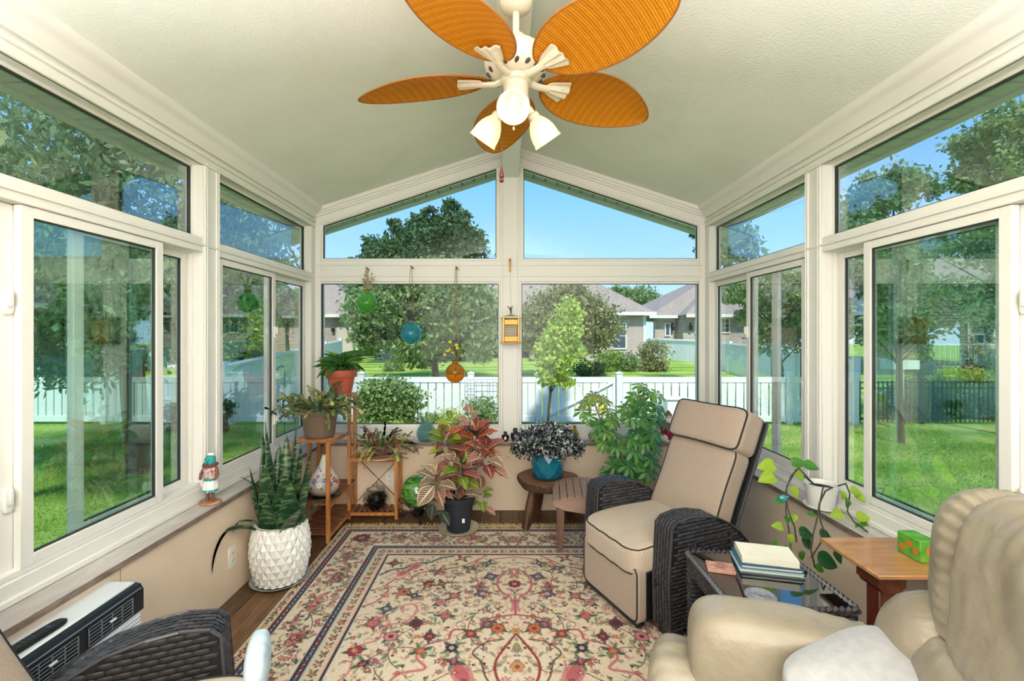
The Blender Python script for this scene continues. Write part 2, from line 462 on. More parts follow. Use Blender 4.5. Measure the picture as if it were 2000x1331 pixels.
for s in (-1, 1):
    # transoms
    for (y0, y1) in OPEN:
        wn = new_window((sx(s, .07), (y0+y1)/2, 1.973))
        b = MB(); frame_rect(b, s, y0-.004, y1+.004, 1.969, 2.366, .05, .075, .018)
        b.build('frame', M_white, wn)
        b = MB(); frame_rect(b, s, y0+.013, y1-.013, 1.986, 2.349, .056, .075, .006)
        b.build('gasket', M_gasket, wn)
        MB().box(sx(s, .064), sx(s, .069), y0+.016, y1-.016, 1.989, 2.346).build('pane', M_glass, wn, smooth=False)
    # near slider (two out of view halves kept simple), main slider, far slider
    z0, z1 = .655, 1.895
    for (y0, y1) in OPEN:
        wn = new_window((sx(s, .06), (y0+y1)/2, .655))
        b = MB(); frame_rect(b, s, y0-.003, y1+.003, z0-.01, z1+.003, .05, .098, .018, .012)
        frame_rect(b, s, y0-.003, y1+.003, z0-.01, z1+.003, .066, .070, .026, .018)
        b.build('frame', M_white, wn)
        if y0 > 2:
            sash(wn, s, y0+.005, 3.235, z0+.005, z1-.005, .012, M_glass if s < 0 else M_glass, latch=((3.216, 1.47), (3.216, .86)))
            sash(wn, s, 3.19, y1-.012, z0+.008, z1-.008, .046, M_glass, w=.036)
            if s > 0:
                MB().box(sx(s, .095), sx(s, .12), 3.0, 3.07, z0, z1, .003).build('screen_stile', M_white, wn)
        elif y0 > 0:
            sash(wn, s, 1.535, 2.172, z0+.005, z1-.004, .010, M_glassg)
            sash(wn, s, .56, 1.545, z0+.005, z1-.006, .040, M_glassg, w=.055, latch=((1.515, 1.56), (1.515, .90)))
            o = sash(wn, s, 1.785 if s < 0 else 1.60, 2.425, z0+.005, z1-.008, .071, M_glass, w=.045)
            if s > 0:
                MB().box(sx(s, .105), sx(s, .125), 1.50, 1.60, z0, z1, .003).build('screen_stile', M_white, wn)
        else:
            sash(wn, s, y0+.01, -.30, z0+.005, z1-.005, .012, M_glass)
            sash(wn, s, -.35, y1-.01, z0+.005, z1-.005, .046, M_glass)
# back windows
GX = [(-1.572, -.063), (.135, 1.643)]
for (x0, x1) in GX:
    wn = new_window(((x0+x1)/2, 3.9, .665))
    b = MB()
    for (a0, a1) in (((XL+.045 if x0 < 0 else .11), x0), (x1, (-.04 if x0 < 0 else XR-.045))):
        b.box(a0, a1, YB+.012, YB+.06, .66, 1.91, .002)
    b.box(x0, x1, YB+.012, YB+.06, .665, .69, .002).box(x0, x1, YB+.012, YB+.06, 1.888, 1.91, .002)
    b.build('frame', M_white, wn)
    g = MB()
    for q in ((x0, x0+.005, .69, 1.888), (x1-.005, x1, .69, 1.888), (x0, x1, .69, .695), (x0, x1, 1.883, 1.888)):
        g.box(q[0], q[1], YB+.022, YB+.032, q[2], q[3])
    g.build('gasket', M_gasket, wn, smooth=False)
    MB().box(x0, x1, YB+.026, YB+.030, .69, 1.888).build('pane', M_glass, wn, smooth=False)
for (x0, x1) in ((-1.557, -.082), (.150, 1.633)):
    wn = new_window(((x0+x1)/2, 3.9, 2.1))
    b = MB()
    xa, xb = (XL+.045, -.04) if x0 < 0 else (.11, XR-.045)
    f3 = lambda a, c, d: (a, d, c)
    b.prism([(xa, 2.08), (x0, 2.08), (x0, zt(x0)+.02), (xa, zt(xa)+.02)], f3, YB+.012, YB+.06)
    b.prism([(x1, 2.08), (xb, 2.08), (xb, zt(xb)+.02), (x1, zt(x1)+.02)], f3, YB+.012, YB+.06)
    b.prism([(x0, 2.08), (x1, 2.08), (x1, 2.102), (x0, 2.102)], f3, YB+.012, YB+.06)
    b.prism([(x0, zt(x0)-.006), (x1, zt(x1)-.006), (x1, zt(x1)+.02), (x0, zt(x0)+.02)], f3, YB+.012, YB+.06)
    b.build('frame', M_white, wn)
    g = MB()
    g.prism([(x0, 2.102), (x0+.006, 2.102), (x0+.006, zt(x0)-.006), (x0, zt(x0)-.006)], f3, YB+.02, YB+.034)
    g.prism([(x1-.006, 2.102), (x1, 2.102), (x1, zt(x1)-.006), (x1-.006, zt(x1)-.006)], f3, YB+.02, YB+.034)
    g.prism([(x0, 2.102), (x1, 2.102), (x1, 2.107), (x0, 2.107)], f3, YB+.02, YB+.034)
    g.prism([(x0, zt(x0)-.013), (x1, zt(x1)-.013), (x1, zt(x1)-.005), (x0, zt(x0)-.005)], f3, YB+.02, YB+.034)
    g.build('gasket', M_gasket, wn, smooth=False)
    MB().prism([(x0, 2.102), (x1, 2.102), (x1, zt(x1)-.006), (x0, zt(x0)-.006)], f3, YB+.026, YB+.030).build('pane', M_glass, wn, smooth=False)

# roof, soffits and fascia outside
rf = sempty('roof', (0, 1.5, 3))
b = MB()
for s in (-1, 1):
    xo = XC+s*2.14; z0 = zc(XC)+.10
    zo = z0-SL*2.14
    b.prism([(XC, z0+.02), (xo, zo+.03), (xo, zo+.09), (XC, z0+.16)], lambda a, c, d: (a, d, c), -1.3, 4.36)
b.build('roof_deck', mat('roof_shingle_near', C(95, 88, 80), .9, col2=C(70, 64, 60), ns=30), rf, smooth=False)
bd = MB().box(0, 1, 0, 1, 0, 1)
for s in (-1, 1):
    y = -1.2
    while y < 4.3:
        x0, x1 = sx(s, .086), XC+s*2.07
        MB().box(x0, x1, y+.006, y+.104-.006, 2.458, 2.468, .0015).build('soffit_board', M_alum, rf, smooth=False)
        y += .104
    MB().box(sx(s, .08), XC+s*2.08, -1.2, 4.34, 2.469, 2.476).build('soffit_backing', M_shadowgap, rf, smooth=False)
    MB().box(XC+s*2.05, XC+s*2.10, -1.2, 4.36, 2.445, 2.56, .003).build('fascia', M_alum2, rf)
    MB().box(sx(s, .085), sx(s, .10), -1.2, 3.96, 2.43, 2.458, .003).build('frieze_board', M_alum, rf)
    # gable soffit boards follow the slope
    n = 19
    for i in range(n):
        xa, xb = XC+s*(i*.110+.006), XC+s*((i+1)*.110-.006)
        za, zb = 2.985-SL*abs(xa-XC), 2.985-SL*abs(xb-XC)
        MB().prism([(xa, za), (xb, zb), (xb, zb+.01), (xa, za+.01)], lambda a, c, d: (a, d, c), 3.965, 4.26).build('soffit_board', M_alum, rf, smooth=False)
    xa, xb = XC, XC+s*2.10
    for (dz0, dz1, ya, yb2, mm, nm) in ((.011, .02, 3.966, 4.3, M_shadowgap, 'soffit_backing'), (-.02, .10, 4.26, 4.32, M_alum2, 'fascia')):
        za, zb = 2.985, 2.985-SL*abs(xb-XC)
        MB().prism([(xa, za+dz0), (xb, zb+dz0), (xb, zb+dz1), (xa, za+dz1)], lambda a, c, d: (a, d, c), ya, yb2).build(nm, mm, rf, smooth=False)
# unseen house the room is built on to, sized to block the sun
struct('wall_unseen_house', MB().box(-7, -1.83, -6, -1.35, -.6, 2.9).box(1.90, 7, -6, -1.35, -.6, 2.9).box(-1.83, 1.90, -6, -1.36, 2.2, 2.9), mat('house_siding_near', C(190, 182, 170), .8), smooth=False)
b = MB().add([(-7.5, -.9, 2.85), (7.5, -.9, 2.85), (7.5, -7, 2.85), (-7.5, -7, 2.85), (-4, -4.0, 5.2), (4, -4.0, 5.2)], [(0, 1, 5, 4), (1, 2, 5), (2, 3, 4, 5), (3, 0, 4), (0, 3, 2, 1)])
b.build('unseen_house_roof', mat('house_roof_near', C(100, 92, 86), .9), rf, smooth=False)
struct('wall_foundation', MB().box(XC-1.86, XC+1.86, -1.2, 4.02, -.62, -.1), mat('foundation', C(150, 148, 142), .9), smooth=False)
# ------------------------------------------------------------------ the garden
def gz(x, y):
    # lawn height: level by the room, rising gently beyond the fence
    t = min(max((y-11)/16, 0), 1); return -.5+.62*t*t*(3-2*t)
def grass_mat():
    m = mat('lawn_grass', C(112, 150, 50), .9, spec=.1); t = m.node_tree; b = t.nodes['Principled BSDF']
    tcn = t.nodes.new('ShaderNodeTexCoord')
    n1 = t.nodes.new('ShaderNodeTexNoise'); n1.inputs['Scale'].default_value = .55; n1.inputs['Detail'].default_value = 5
    n2 = t.nodes.new('ShaderNodeTexNoise'); n2.inputs['Scale'].default_value = 28; n2.inputs['Detail'].default_value = 6
    wv = t.nodes.new('ShaderNodeTexWave'); wv.bands_direction = 'Y'; wv.inputs['Scale'].default_value = .28; wv.inputs['Distortion'].default_value = 1.2
    wv.inputs['Detail'].default_value = 2
    for n in (n1, n2, wv): t.links.new(tcn.outputs['Object'], n.inputs['Vector'])
    a = t.nodes.new('ShaderNodeMath'); a.operation = 'MULTIPLY_ADD'; a.inputs[1].default_value = .45
    t.links.new(n1.outputs['Fac'], a.inputs[0])
    a2 = t.nodes.new('ShaderNodeMath'); a2.operation = 'MULTIPLY_ADD'; a2.inputs[1].default_value = .5; a2.inputs[2].default_value = 0
    t.links.new(n2.outputs['Fac'], a2.inputs[0]); t.links.new(a2.outputs[0], a.inputs[2])
    a3 = t.nodes.new('ShaderNodeMath'); a3.operation = 'MULTIPLY_ADD'; a3.inputs[1].default_value = .13
    t.links.new(wv.outputs['Fac'], a3.inputs[0]); t.links.new(a.outputs[0], a3.inputs[2])
    r = t.nodes.new('ShaderNodeValToRGB'); e = r.color_ramp.elements
    e[0].position = .36; e[0].color = C(92, 136, 48); e[1].position = .70; e[1].color = C(200, 208, 116)
    k = e.new(.52); k.color = C(148, 182, 74)
    t.links.new(a3.outputs[0], r.inputs[0]); t.links.new(r.outputs[0], b.inputs['Base Color'])
    u = t.nodes.new('ShaderNodeBump'); u.inputs['Strength'].default_value = .8; u.inputs['Distance'].default_value = .03
    t.links.new(n2.outputs['Fac'], u.inputs['Height']); t.links.new(u.outputs[0], b.inputs['Normal'])
    return m
M_lawn = grass_mat()
def gfn(u, v):
    x = -60+120*u; y = -12+82*v; return Vector((x, y, gz(x, y)))
lawn = MB().grid(gfn, 61, 120).build('ground', M_lawn, fix=False); lawn['kind'] = 'structure'
# grass blades near the windows
def blades(n, x0, x1, y0, y1, name, lab):
    X = NR.uniform(x0, x1, n); Y = NR.uniform(y0, y1, n); a = NR.uniform(0, 2*PI, n); h = NR.uniform(.025, .06, n); w = .006
    z = np.array([gz(0, q) for q in Y]); lean = NR.normal(0, .022, (n, 2))
    V = np.zeros((n, 3, 3)); V[:, 0] = np.c_[X-w*np.cos(a), Y-w*np.sin(a), z-.005]; V[:, 1] = np.c_[X+w*np.cos(a), Y+w*np.sin(a), z-.005]
    V[:, 2] = np.c_[X+lean[:, 0], Y+lean[:, 1], z+h]
    o = npmesh(name, V.reshape(-1, 3), np.arange(3*n).reshape(-1, 3), M_blade)
    tag(o, lab, 'grass', kind='stuff'); return o
M_blade = leafmat('grass_blade', C(120, 164, 60), C(190, 206, 104), .35, .6)
blades(42000, -8, -1.95, 1.8, 9.6, 'lawn_grass', 'mown green grass blades outside the left windows')
blades(34000, 2.0, 8.6, 1.8, 9.6, 'lawn_grass', 'mown green grass blades outside the right windows')
M_dirt = mat('garden_soil', C(92, 74, 58), .95, col2=C(60, 48, 38), ns=20, bump=(30, .6, .03))
b = MB().grid(lambda u, v: Vector((-4.2+8.7*u, 8.6+1.3*v+.15*math.sin(u*40), -.475+.02*math.sin(v*PI))), 60, 5)
o = b.build('garden_bed', M_dirt, fix=False); tag(o, 'strip of dark soil along the foot of the white fence', 'soil', kind='stuff')

# ---- white board fence, frontal, about ten metres away
M_fence = mat('white_vinyl_fence', C(236, 240, 240), .4, spec=.4)
D = 10.0
def fx(px): return (px-CX)*D/F
fence = thing('board_fence', 'white vinyl board fence with thin gaps running behind the flower bed', 'fence', (fx(700), D, -.5))
zt_f, zb_f = .52, -.44
board = MB().box(-.077, .077, -.012, .012, -.39, .40, .003)
bm0 = None
gate0, gate1 = fx(1052), fx(1201)
xs = fx(-60)
posts_px = [-40, 206, 451, 706, 920, 1052, 1209, 1365, 1540, 1668]
px_ = [fx(p) for p in posts_px]
def add_board(xc, par, nm='board'):
    global bm0
    if bm0 is None:
        o = board.build(nm, M_fence, par, smooth=False); bm0 = o
    else:
        o = bm0.copy(); COL.objects.link(o); o.name = nm; o.parent = par
    o.matrix_parent_inverse = Matrix.Translation(-Vector(WL(par))); o.matrix_basis = Matrix.Translation((xc, D, .015))
gate = thing('garden_gate', 'white board gate with a diagonal brace in the white fence', 'gate', ((gate0+gate1)/2, D, -.5))
for i in range(len(px_)-1):
    a, c = px_[i]+.07, px_[i+1]-.07
    par = gate if i == 5 else fence
    if i == 5: a += .02; c -= .02
    MB().box(a, c, D-.03, D+.03, .41, .53, .006).build('rail', M_fence, par)
    MB().box(a, c, D-.03, D+.03, -.45, -.32, .006).build('rail', M_fence, par)
    n = max(int(round((c-a)/.175)), 1); st = (c-a)/n
    for k in range(n): add_board(a+st*(k+.5), par)
    if i == 5:
        MB().bar((a+.05, D-.028, -.36), (c-.05, D-.028, .42), .035, .09, .004, up=(0, 1, 0)).build('diagonal_brace', M_fence, par)
        for q in (a, c-.06): MB().box(q, q+.06, D-.045, D-.01, -.42, .5, .004).build('gate_stile', M_fence, par)
for i, x in enumerate(px_):
    o = MB().box(x-.065, x+.065, D-.065, D+.065, -.52, .60, .006).build('post', M_fence, fence)
    MB().box(x-.08, x+.08, D-.08, D+.08, .60, .62, .004).add([(x-.065, D-.065, .62), (x+.065, D-.065, .62), (x+.065, D+.065, .62), (x-.065, D+.065, .62), (x, D, .66)], [(0, 1, 4), (1, 2, 4), (2, 3, 4), (3, 0, 4), (3, 2, 1, 0)]).build('post_cap', M_fence, o)

# ---- black metal fence on the right
M_iron = mat('black_iron', C(28, 30, 30), .45, .3)
x0, x1 = fx(1680), fx(1680)+6.2
ifn = thing('iron_fence', 'black metal picket fence beside the white fence on the right', 'fence', (x0, D, -.5))
pk = None
MB().box(x0, x1, D-.015, D+.015, .40, .43).build('rail', M_iron, ifn, smooth=False)
MB().box(x0, x1, D-.015, D+.015, .27, .30).build('rail', M_iron, ifn, smooth=False)
MB().box(x0, x1, D-.015, D+.015, -.40, -.37).build('rail', M_iron, ifn, smooth=False)
x = x0
while x < x1:
    if pk is None:
        pk = MB().box(-.009, .009, -.009, .009, -.46, .45).build('picket', M_iron, ifn, smooth=False); o = pk
    else:
        o = pk.copy(); COL.objects.link(o); o.parent = ifn
    o.matrix_parent_inverse = Matrix.Translation(-Vector(WL(ifn))); o.matrix_basis = Matrix.Translation((x, D, 0)); x += .1
for k in range(3):
    xx = x0+.05+k*2.0+1.3
    MB().box(xx-.035, xx+.035, D-.035, D+.035, -.5, .5, .004).build('post', M_iron, ifn)

# ---- farther privacy fences (boards too fine to pick apart: grooves joined in one mesh per run)
def runfence(name, label, pts, h=1.6, bw=.18):
    t = thing(name, label, 'fence', Vector(pts[0])-Vector((0, 0, h)))
    for a, c in zip(pts[:-1], pts[1:]):
        a = Vector(a); c = Vector(c); d = c-a; L = Vector((d.x, d.y, 0)).length; n = int(L/bw)
        dx = Vector((d.x, d.y, 0)).normalized(); b = MB()
        nn = Vector((-dx.y, dx.x, 0))
        for i in range(n):
            p = a+d*(i/n); q = a+d*((i+1)/n); q = p+(q-p)*.93
            b.add([p-nn*.02, q-nn*.02, q-nn*.02-Vector((0, 0, h)), p-nn*.02-Vector((0, 0, h)), p+nn*.02, q+nn*.02, q+nn*.02-Vector((0, 0, h)), p+nn*.02-Vector((0, 0, h))],
                  [(0, 1, 2, 3), (7, 6, 5, 4), (0, 4, 5, 1), (1, 5, 6, 2), (3, 2, 6, 7), (0, 3, 7, 4)])
        stuff(b.build('boards', M_fence, t, smooth=False))
        MB().bar(a-Vector((0, 0, .07)), c-Vector((0, 0, .07)), .14, .07, .004, up=(0, 0, 1)).build('top_rail', M_fence, t)
        m = max(int(L/2.4), 1)
        for i in range(m+1):
            p = a+d*(i/m)
            MB().box(p.x-.07, p.x+.07, p.y-.07, p.y+.07, p.z-h, p.z+.07, .006).build('post', M_fence, t)
        # backing strip so the gaps read dark
        b = MB().bar(a-Vector((0, 0, h*.55)), c-Vector((0, 0, h*.55)), .03, h*.85, 0, up=(0, 0, 1))
    return t
runfence('privacy_fence', 'tall white privacy fence running away beyond the left side of the garden', [P(60, 716, 11.5), P(250, 694, 15), P(436, 712, 11), P(598, 678, 17), P(665, 664, 22)][2:], 1.7)
runfence('privacy_fence', 'low white fence slanting away behind the big tree on the left', [P(40, 717, 12), P(235, 691, 17.8)], 1.5)
runfence('privacy_fence', 'tall white privacy fence below the brick house on the right', [P(1262, 661, 27), P(1366, 664, 23), P(1512, 679, 16), P(1570, 691, 13.5), P(1672, 704, 12)], 1.75)

# ---- trees
M_bark = mat('tree_bark', C(96, 84, 72), .95, col2=C(58, 50, 42), ns=14, stretch=(1, 1, .25), bump=(20, .8, .03))
LM = {
 'dark': leafmat('leaf_dark_green', C(60, 92, 54), C(112, 142, 86), .35),
 'mid': leafmat('leaf_mid_green', C(96, 134, 72), C(178, 196, 128), .4),
 'bright': leafmat('leaf_bright_green', C(120, 158, 70), C(200, 214, 128), .45),
 'lime': leafmat('leaf_lime', C(158, 190, 72), C(222, 230, 132), .45),
 'deep': leafmat('leaf_deep_shade', C(84, 124, 80), C(168, 196, 140), .45),
 'olive': leafmat('leaf_olive', C(118, 128, 82), C(190, 184, 124), .35),
 'spruce': leafmat('needle_green', C(58, 86, 64), C(108, 132, 100), .2),
}
def leafcloud(name, C3, size, m, parent, aspect=.5, droop=0.0, fold=.12):
    n = len(C3); A = NR.normal(0, 1, (n, 3)); A[:, 2] -= droop; A /= np.linalg.norm(A, axis=1)[:, None]
    B = np.cross(A, NR.normal(0, 1, (n, 3))); B /= np.linalg.norm(B, axis=1)[:, None]+1e-9; N = np.cross(A, B)
    s = size*NR.uniform(.6, 1.25, n)[:, None]
    V = np.zeros((n, 4, 3)); V[:, 0] = C3-A*s*.5; V[:, 1] = C3+B*s*aspect*.5+N*s*fold; V[:, 2] = C3+A*s*.5; V[:, 3] = C3-B*s*aspect*.5+N*s*fold
    o = npmesh(name, V.reshape(-1, 3), np.arange(4*n).reshape(-1, 4), m, parent); return stuff(o)
def blob_pts(n, c, r, clump, seed=0, fill=.55):
    nc = max(int(n/clump), 3)
    d = NR.normal(0, 1, (nc, 3)); d /= np.linalg.norm(d, axis=1)[:, None]
    rad = (fill+(1-fill)*NR.uniform(0, 1, nc)**.6)*NR.uniform(.82, 1.12, nc)
    cc = np.array(c)+d*rad[:, None]*np.array(r)
    k = NR.randint(0, nc, n)
    sg = np.array(r).mean()*.16+.02
    return cc[k]+NR.normal(0, 1, (n, 3))*sg*np.array([1, 1, .75]), cc
def tree(name, label, base, blobs, leaf, lm, trunk=.1, group=None, droop=.2, aspect=.5, cat='tree', clump=26, branches=True, topz=None, part='foliage'):
    base = Vector(base); base.z = gz(base.x, base.y)-.02; t = thing(name, label, cat, base, group)
    allp = []; allc = []
    for (c, r, n) in blobs:
        p, cc = blob_pts(n, c, r, clump); allp.append(p); allc.append(cc)
    p = np.vstack(allp); leafcloud(part, p, leaf, LM[lm], t, aspect, droop)
    if branches:
        cen = np.mean(np.vstack(allc), axis=0)
        top = Vector((cen[0]*.8+base.x*.2, cen[1]*.8+base.y*.2, topz if topz else cen[2]+.3*(max(b[1][2] for b in blobs))))
        pts = [base, base.lerp(top, .35)+Vector((.03*trunk*10, 0, 0)), base.lerp(top, .7), top]
        MB().tube(pts, [trunk, trunk*.8, trunk*.55, trunk*.2], 8).build('trunk', M_bark, t)
        b = MB(); cc = np.vstack(allc)
        for q in cc[NR.permutation(len(cc))[:min(28, len(cc))]]:
            q = Vector(q); f = min(max((q.z-base.z)/(top.z-base.z+.01)*.7, .3), .92); s0 = base.lerp(top, f)
            b.tube([s0, s0.lerp(q, .5)+Vector((0, 0, .05)), q], [trunk*.28, trunk*.18, trunk*.06], 5, cap=False)
        stuff(b.build('branches', M_bark, t, fix=False))
    return t
def B(px, py, Y, rx, ry, rz, n):   # rx, rz in photo pixels at that depth, ry in metres
    c = P(px, py, Y); return (tuple(c), (rx*Y/F, ry, rz*Y/F), n)
# behind the left back window
tree('maple_tree', 'tall dark green tree rising into the left gable window', P(826, 712, 21), [
    B(760, 505, 21, 46, 1.6, 40, 3800), B(826, 496, 21, 60, 1.8, 54, 5600), B(885, 468, 21, 34, 1.2, 48, 3200), B(856, 440, 21, 12, .5, 26, 400), B(812, 432, 21, 9, .4, 22, 260), B(790, 446, 21, 9, .4, 20, 220), B(905, 432, 21, 12, .4, 22, 320), B(908, 495, 21, 40, 1.3, 42, 2600), B(735, 545, 21, 60, 1.5, 50, 2000), B(880, 405, 21, 14, .5, 18, 500), B(835, 425, 21, 16, .5, 22, 500), B(768, 440, 21, 12, .4, 16, 300), B(726, 478, 21, 16, .5, 18, 300), B(925, 470, 21, 18, .5, 22, 400)], .24, 'dark', .16)
tree('shade_tree', 'broad leafy green tree beyond the white fence behind the glass globes', P(853, 712, 15.5), [
    B(740, 610, 15.5, 60, 1.3, 46, 5200), B(800, 590, 15.5, 70, 1.4, 60, 5200), B(880, 600, 15.5, 80, 1.4, 70, 7000), B(935, 640, 15.5, 45, 1.1, 60, 3600), B(820, 670, 15.5, 60, 1.2, 42, 3200), B(720, 660, 15.5, 32, .8, 26, 1400), B(840, 555, 15.5, 100, 1.2, 40, 3500)], .19, 'mid', .13)
tree('ornamental_tree', 'round reddish green tree in front of the grey sided house', P(1102, 722, 17), [
    B(1105, 618, 17, 75, 1.3, 52, 6200), B(1050, 640, 17, 42, 1.0, 50, 2600), B(1160, 640, 17, 46, 1.0, 48, 3400), B(1110, 575, 17, 34, .8, 22, 1300), B(1100, 668, 17, 55, 1.0, 30, 2000)], .17, 'olive', .1)
tree('sapling', 'thin young tree with bright lime leaves inside the white fence', P(1066, 866, 8.4), [
    B(1112, 612, 8.4, 20, .2, 26, 700), B(1098, 650, 8.4, 34, .3, 30, 1300), B(1086, 690, 8.4, 34, .3, 34, 1300), B(1076, 725, 8.4, 26, .25, 26, 800), B(1100, 741, 8.4, 20, .2, 14, 350), B(1132, 690, 8.4, 12, .15, 10, 160)], .085, 'lime', .028, aspect=.75, clump=14, topz=1.9)
tree('maple_tree', 'green treetop showing above the grey roof, right back window', P(1243, 712, 46), [
    B(1243, 590, 46, 46, 2, 26, 3200), B(1210, 580, 46, 26, 1.4, 20, 1400), B(1275, 600, 46, 26, 1.4, 26, 1400)], .34, 'mid', .2)
# big ash close outside the left windows
tree('ash_tree', 'large dark green ash tree close outside the left windows', (-5.2, 6.5, -.5), [
    ((-6.9, 6.2, 3.3), (1.7, 1.5, 1.1), 5200), ((-5.0, 6.4, 3.9), (1.7, 1.3, 1.2), 5200), ((-4.4, 6.9, 2.7), (1.1, .9, .9), 3600),
    ((-5.9, 6.3, 2.2), (1.3, 1.1, .8), 3600), ((-7.8, 6.3, 2.0), (1.5, 1.2, 1.0), 3600), ((-4.6, 6.6, 1.75), (.7, .6, .55), 1800), ((-7.6, 6.9, 4.6), (2.4, 1.4, 1.4), 4500), ((-6.4, 6.6, 1.35), (1.6, .8, .6), 3000), ((-5.2, 5.6, 2.1), (1.1, .7, .7), 2200), ((-6.9, 5.4, 1.9), (1.2, .7, .8), 2400), ((-4.6, 6.9, 5.2), (1.9, 1.1, 1.2), 3200)], .145, 'deep', .17, aspect=.36, droop=.8, topz=5.5)
tree('ash_tree', 'leafy ash branches just outside the upper left window', (-6.2, 3.9, -.5), [
    ((-4.1, 3.15, 2.75), (.55, .45, .35), 900), ((-4.9, 3.3, 2.5), (.7, .5, .42), 1300), ((-5.6, 3.4, 3.2), (.9, .6, .5), 1300), ((-3.7, 3.5, 2.35), (.3, .25, .18), 400)], .12, 'mid', .15, aspect=.33, droop=.8, topz=4.2)
tree('shrub_tree', 'bright green small tree beside the tall white privacy fence', P(470, 740, 12.6), [
    B(455, 560, 12.6, 42, .8, 60, 3200), B(500, 545, 12.6, 34, .7, 44, 2000), B(465, 640, 12.6, 42, .8, 46, 2600), B(445, 690, 12.6, 22, .6, 24, 900)], .15, 'bright', .09)
tree('ash_tree', 'soft green treetop showing in the second upper left window', P(470, 740, 15), [
    B(470, 470, 15, 42, 1.0, 60, 1800), B(510, 450, 15, 28, .8, 34, 900), B(445, 420, 15, 30, .8, 40, 900)], .2, 'mid', .12)
tree('pear_tree', 'hazy round tree in front of the tan house, far left slider', P(562, 740, 19), [
    B(566, 600, 19, 34, .8, 32, 1300), B(540, 570, 19, 24, .7, 26, 700)], .2, 'olive', .1)
# right side
tree('maple_tree', 'leafy green tree outside the far right slider beside the brick house', P(1530, 730, 11.5), [
    B(1510, 560, 11.5, 60, .9, 46, 2800), B(1545, 620, 11.5, 34, .8, 60, 2600), B(1445, 565, 11.5, 44, .7, 26, 1500), B(1440, 480, 11.5, 34, .6, 40, 1300), B(1500, 660, 11.5, 24, .5, 36, 700), B(1455, 620, 11.5, 14, .3, 18, 250)], .15, 'mid', .1)
tree('maple_tree', 'dark branching tree outside the main right window', P(1760, 760, 8.2), [
    B(1740, 360, 8.2, 50, .6, 30, 1300), B(1700, 400, 8.2, 40, .6, 34, 1400), B(1800, 375, 8.2, 24, .4, 18, 300), B(1720, 520, 8.2, 60, .7, 60, 2600), B(1790, 600, 8.2, 66, .8, 66, 3400), B(1700, 620, 8.2, 36, .6, 60, 1700), B(1660, 440, 8.2, 30, .5, 30, 700), B(1770, 490, 8.2, 60, .6, 22, 900)], .12, 'deep', .055, topz=3.9)
tree('maple_tree', 'light green leafy tree at the far right edge of the garden', P(2010, 760, 8.5), [
    B(1960, 270, 8.5, 70, .7, 56, 2600), B(1925, 340, 8.5, 44, .6, 28, 1100), B(1975, 470, 8.5, 60, .7, 52, 2400), B(2020, 560, 8.5, 60, .7, 60, 2200), B(1960, 620, 8.5, 26, .5, 20, 400), B(1880, 470, 8.5, 40, .6, 26, 700), B(2030, 380, 8.5, 60, .6, 60, 1800)], .13, 'mid', .08, topz=5.0)
tree('maple_tree', 'small treetop tip behind the right end of the gable window', P(1385, 700, 14), [
    B(1362, 462, 14, 12, .3, 24, 260), B(1415, 470, 14, 34, .5, 50, 1500)], .14, 'dark', .08)
def spruce(px, ptop, pbot, Y, hw, label, n=5200):
    base = P(px, pbot, Y); base.z = gz(0, Y); top = P(px, ptop, Y); t = thing('spruce_tree', label, 'tree', base); h = top.z-base.z; w = hw*Y/F
    MB().tube([base, top], [.07, .015], 8).build('trunk', M_bark, t)
    k = NR.uniform(0, 1, n)**.65; tier = np.floor((1-k)*11)/11; g = NR.uniform(0, 2*PI, n)
    zz = 1-k; fr = NR.uniform(.25, 1, n)**.6; rr = w*(k)*fr*(.8+.25*np.sin(g*7+tier*9)); z = base.z+h*(zz)-.12*fr*k*h*.35+.03*np.sin(zz*60)
    Cc = np.c_[base.x+rr*np.cos(g), base.y+rr*np.sin(g), z]
    leafcloud('needles', Cc, .12, LM['spruce'], t, .25, .5)
spruce(1915, 560, 735, 12.2, 46, 'dark green spruce tree behind the black metal fence')
spruce(1800, 600, 738, 12.8, 40, 'dim spruce seen through the green main right pane', 3000)

# ---- shrubs and flower bed
def shrub(name, label, px, py, Y, rx, rz, n, leaf, lm, cat='shrub', ry=.35, **k):
    c = P(px, py, Y); base = (c.x, c.y, gz(c.x, c.y))
    zg = gz(c.x, c.y); zl = max(zg+.06, c.z-.75*rz*Y/F)
    return tree(name, label, base, [((c.x, c.y, c.z), (rx*Y/F, ry, rz*Y/F), n), ((c.x, c.y, (zg+zl)/2+.04), (rx*Y/F*.85, ry*.9, max((zl-zg)*.65, .10)), n//2)], leaf, lm, .02, cat=cat, clump=16, **k)
shrub('vine_shrub', 'dense green vine mounded on a black trellis by the white fence', 758, 784, 8.9, 62, 44, 5200, .075, 'mid', 'vine', ry=.3, aspect=.8)
t = thing('garden_trellis', 'black square garden trellis standing under the green vine', 'trellis', P(797, 826, 9.1))
b = MB(); a = P(775, 765, 9.1); c = P(816, 826, 9.1)
for q in (0, .5, 1): b.bar((a.x+(c.x-a.x)*q, 9.1, a.z), (a.x+(c.x-a.x)*q, 9.1, -.5), .02, .02)
for q in (0, .33, .66): b.bar((a.x, 9.1, a.z+(c.z-a.z)*q), (c.x, 9.1, a.z+(c.z-a.z)*q), .015, .015, up=(0, 0, 1))
b.build('lattice', M_iron, t, smooth=False)
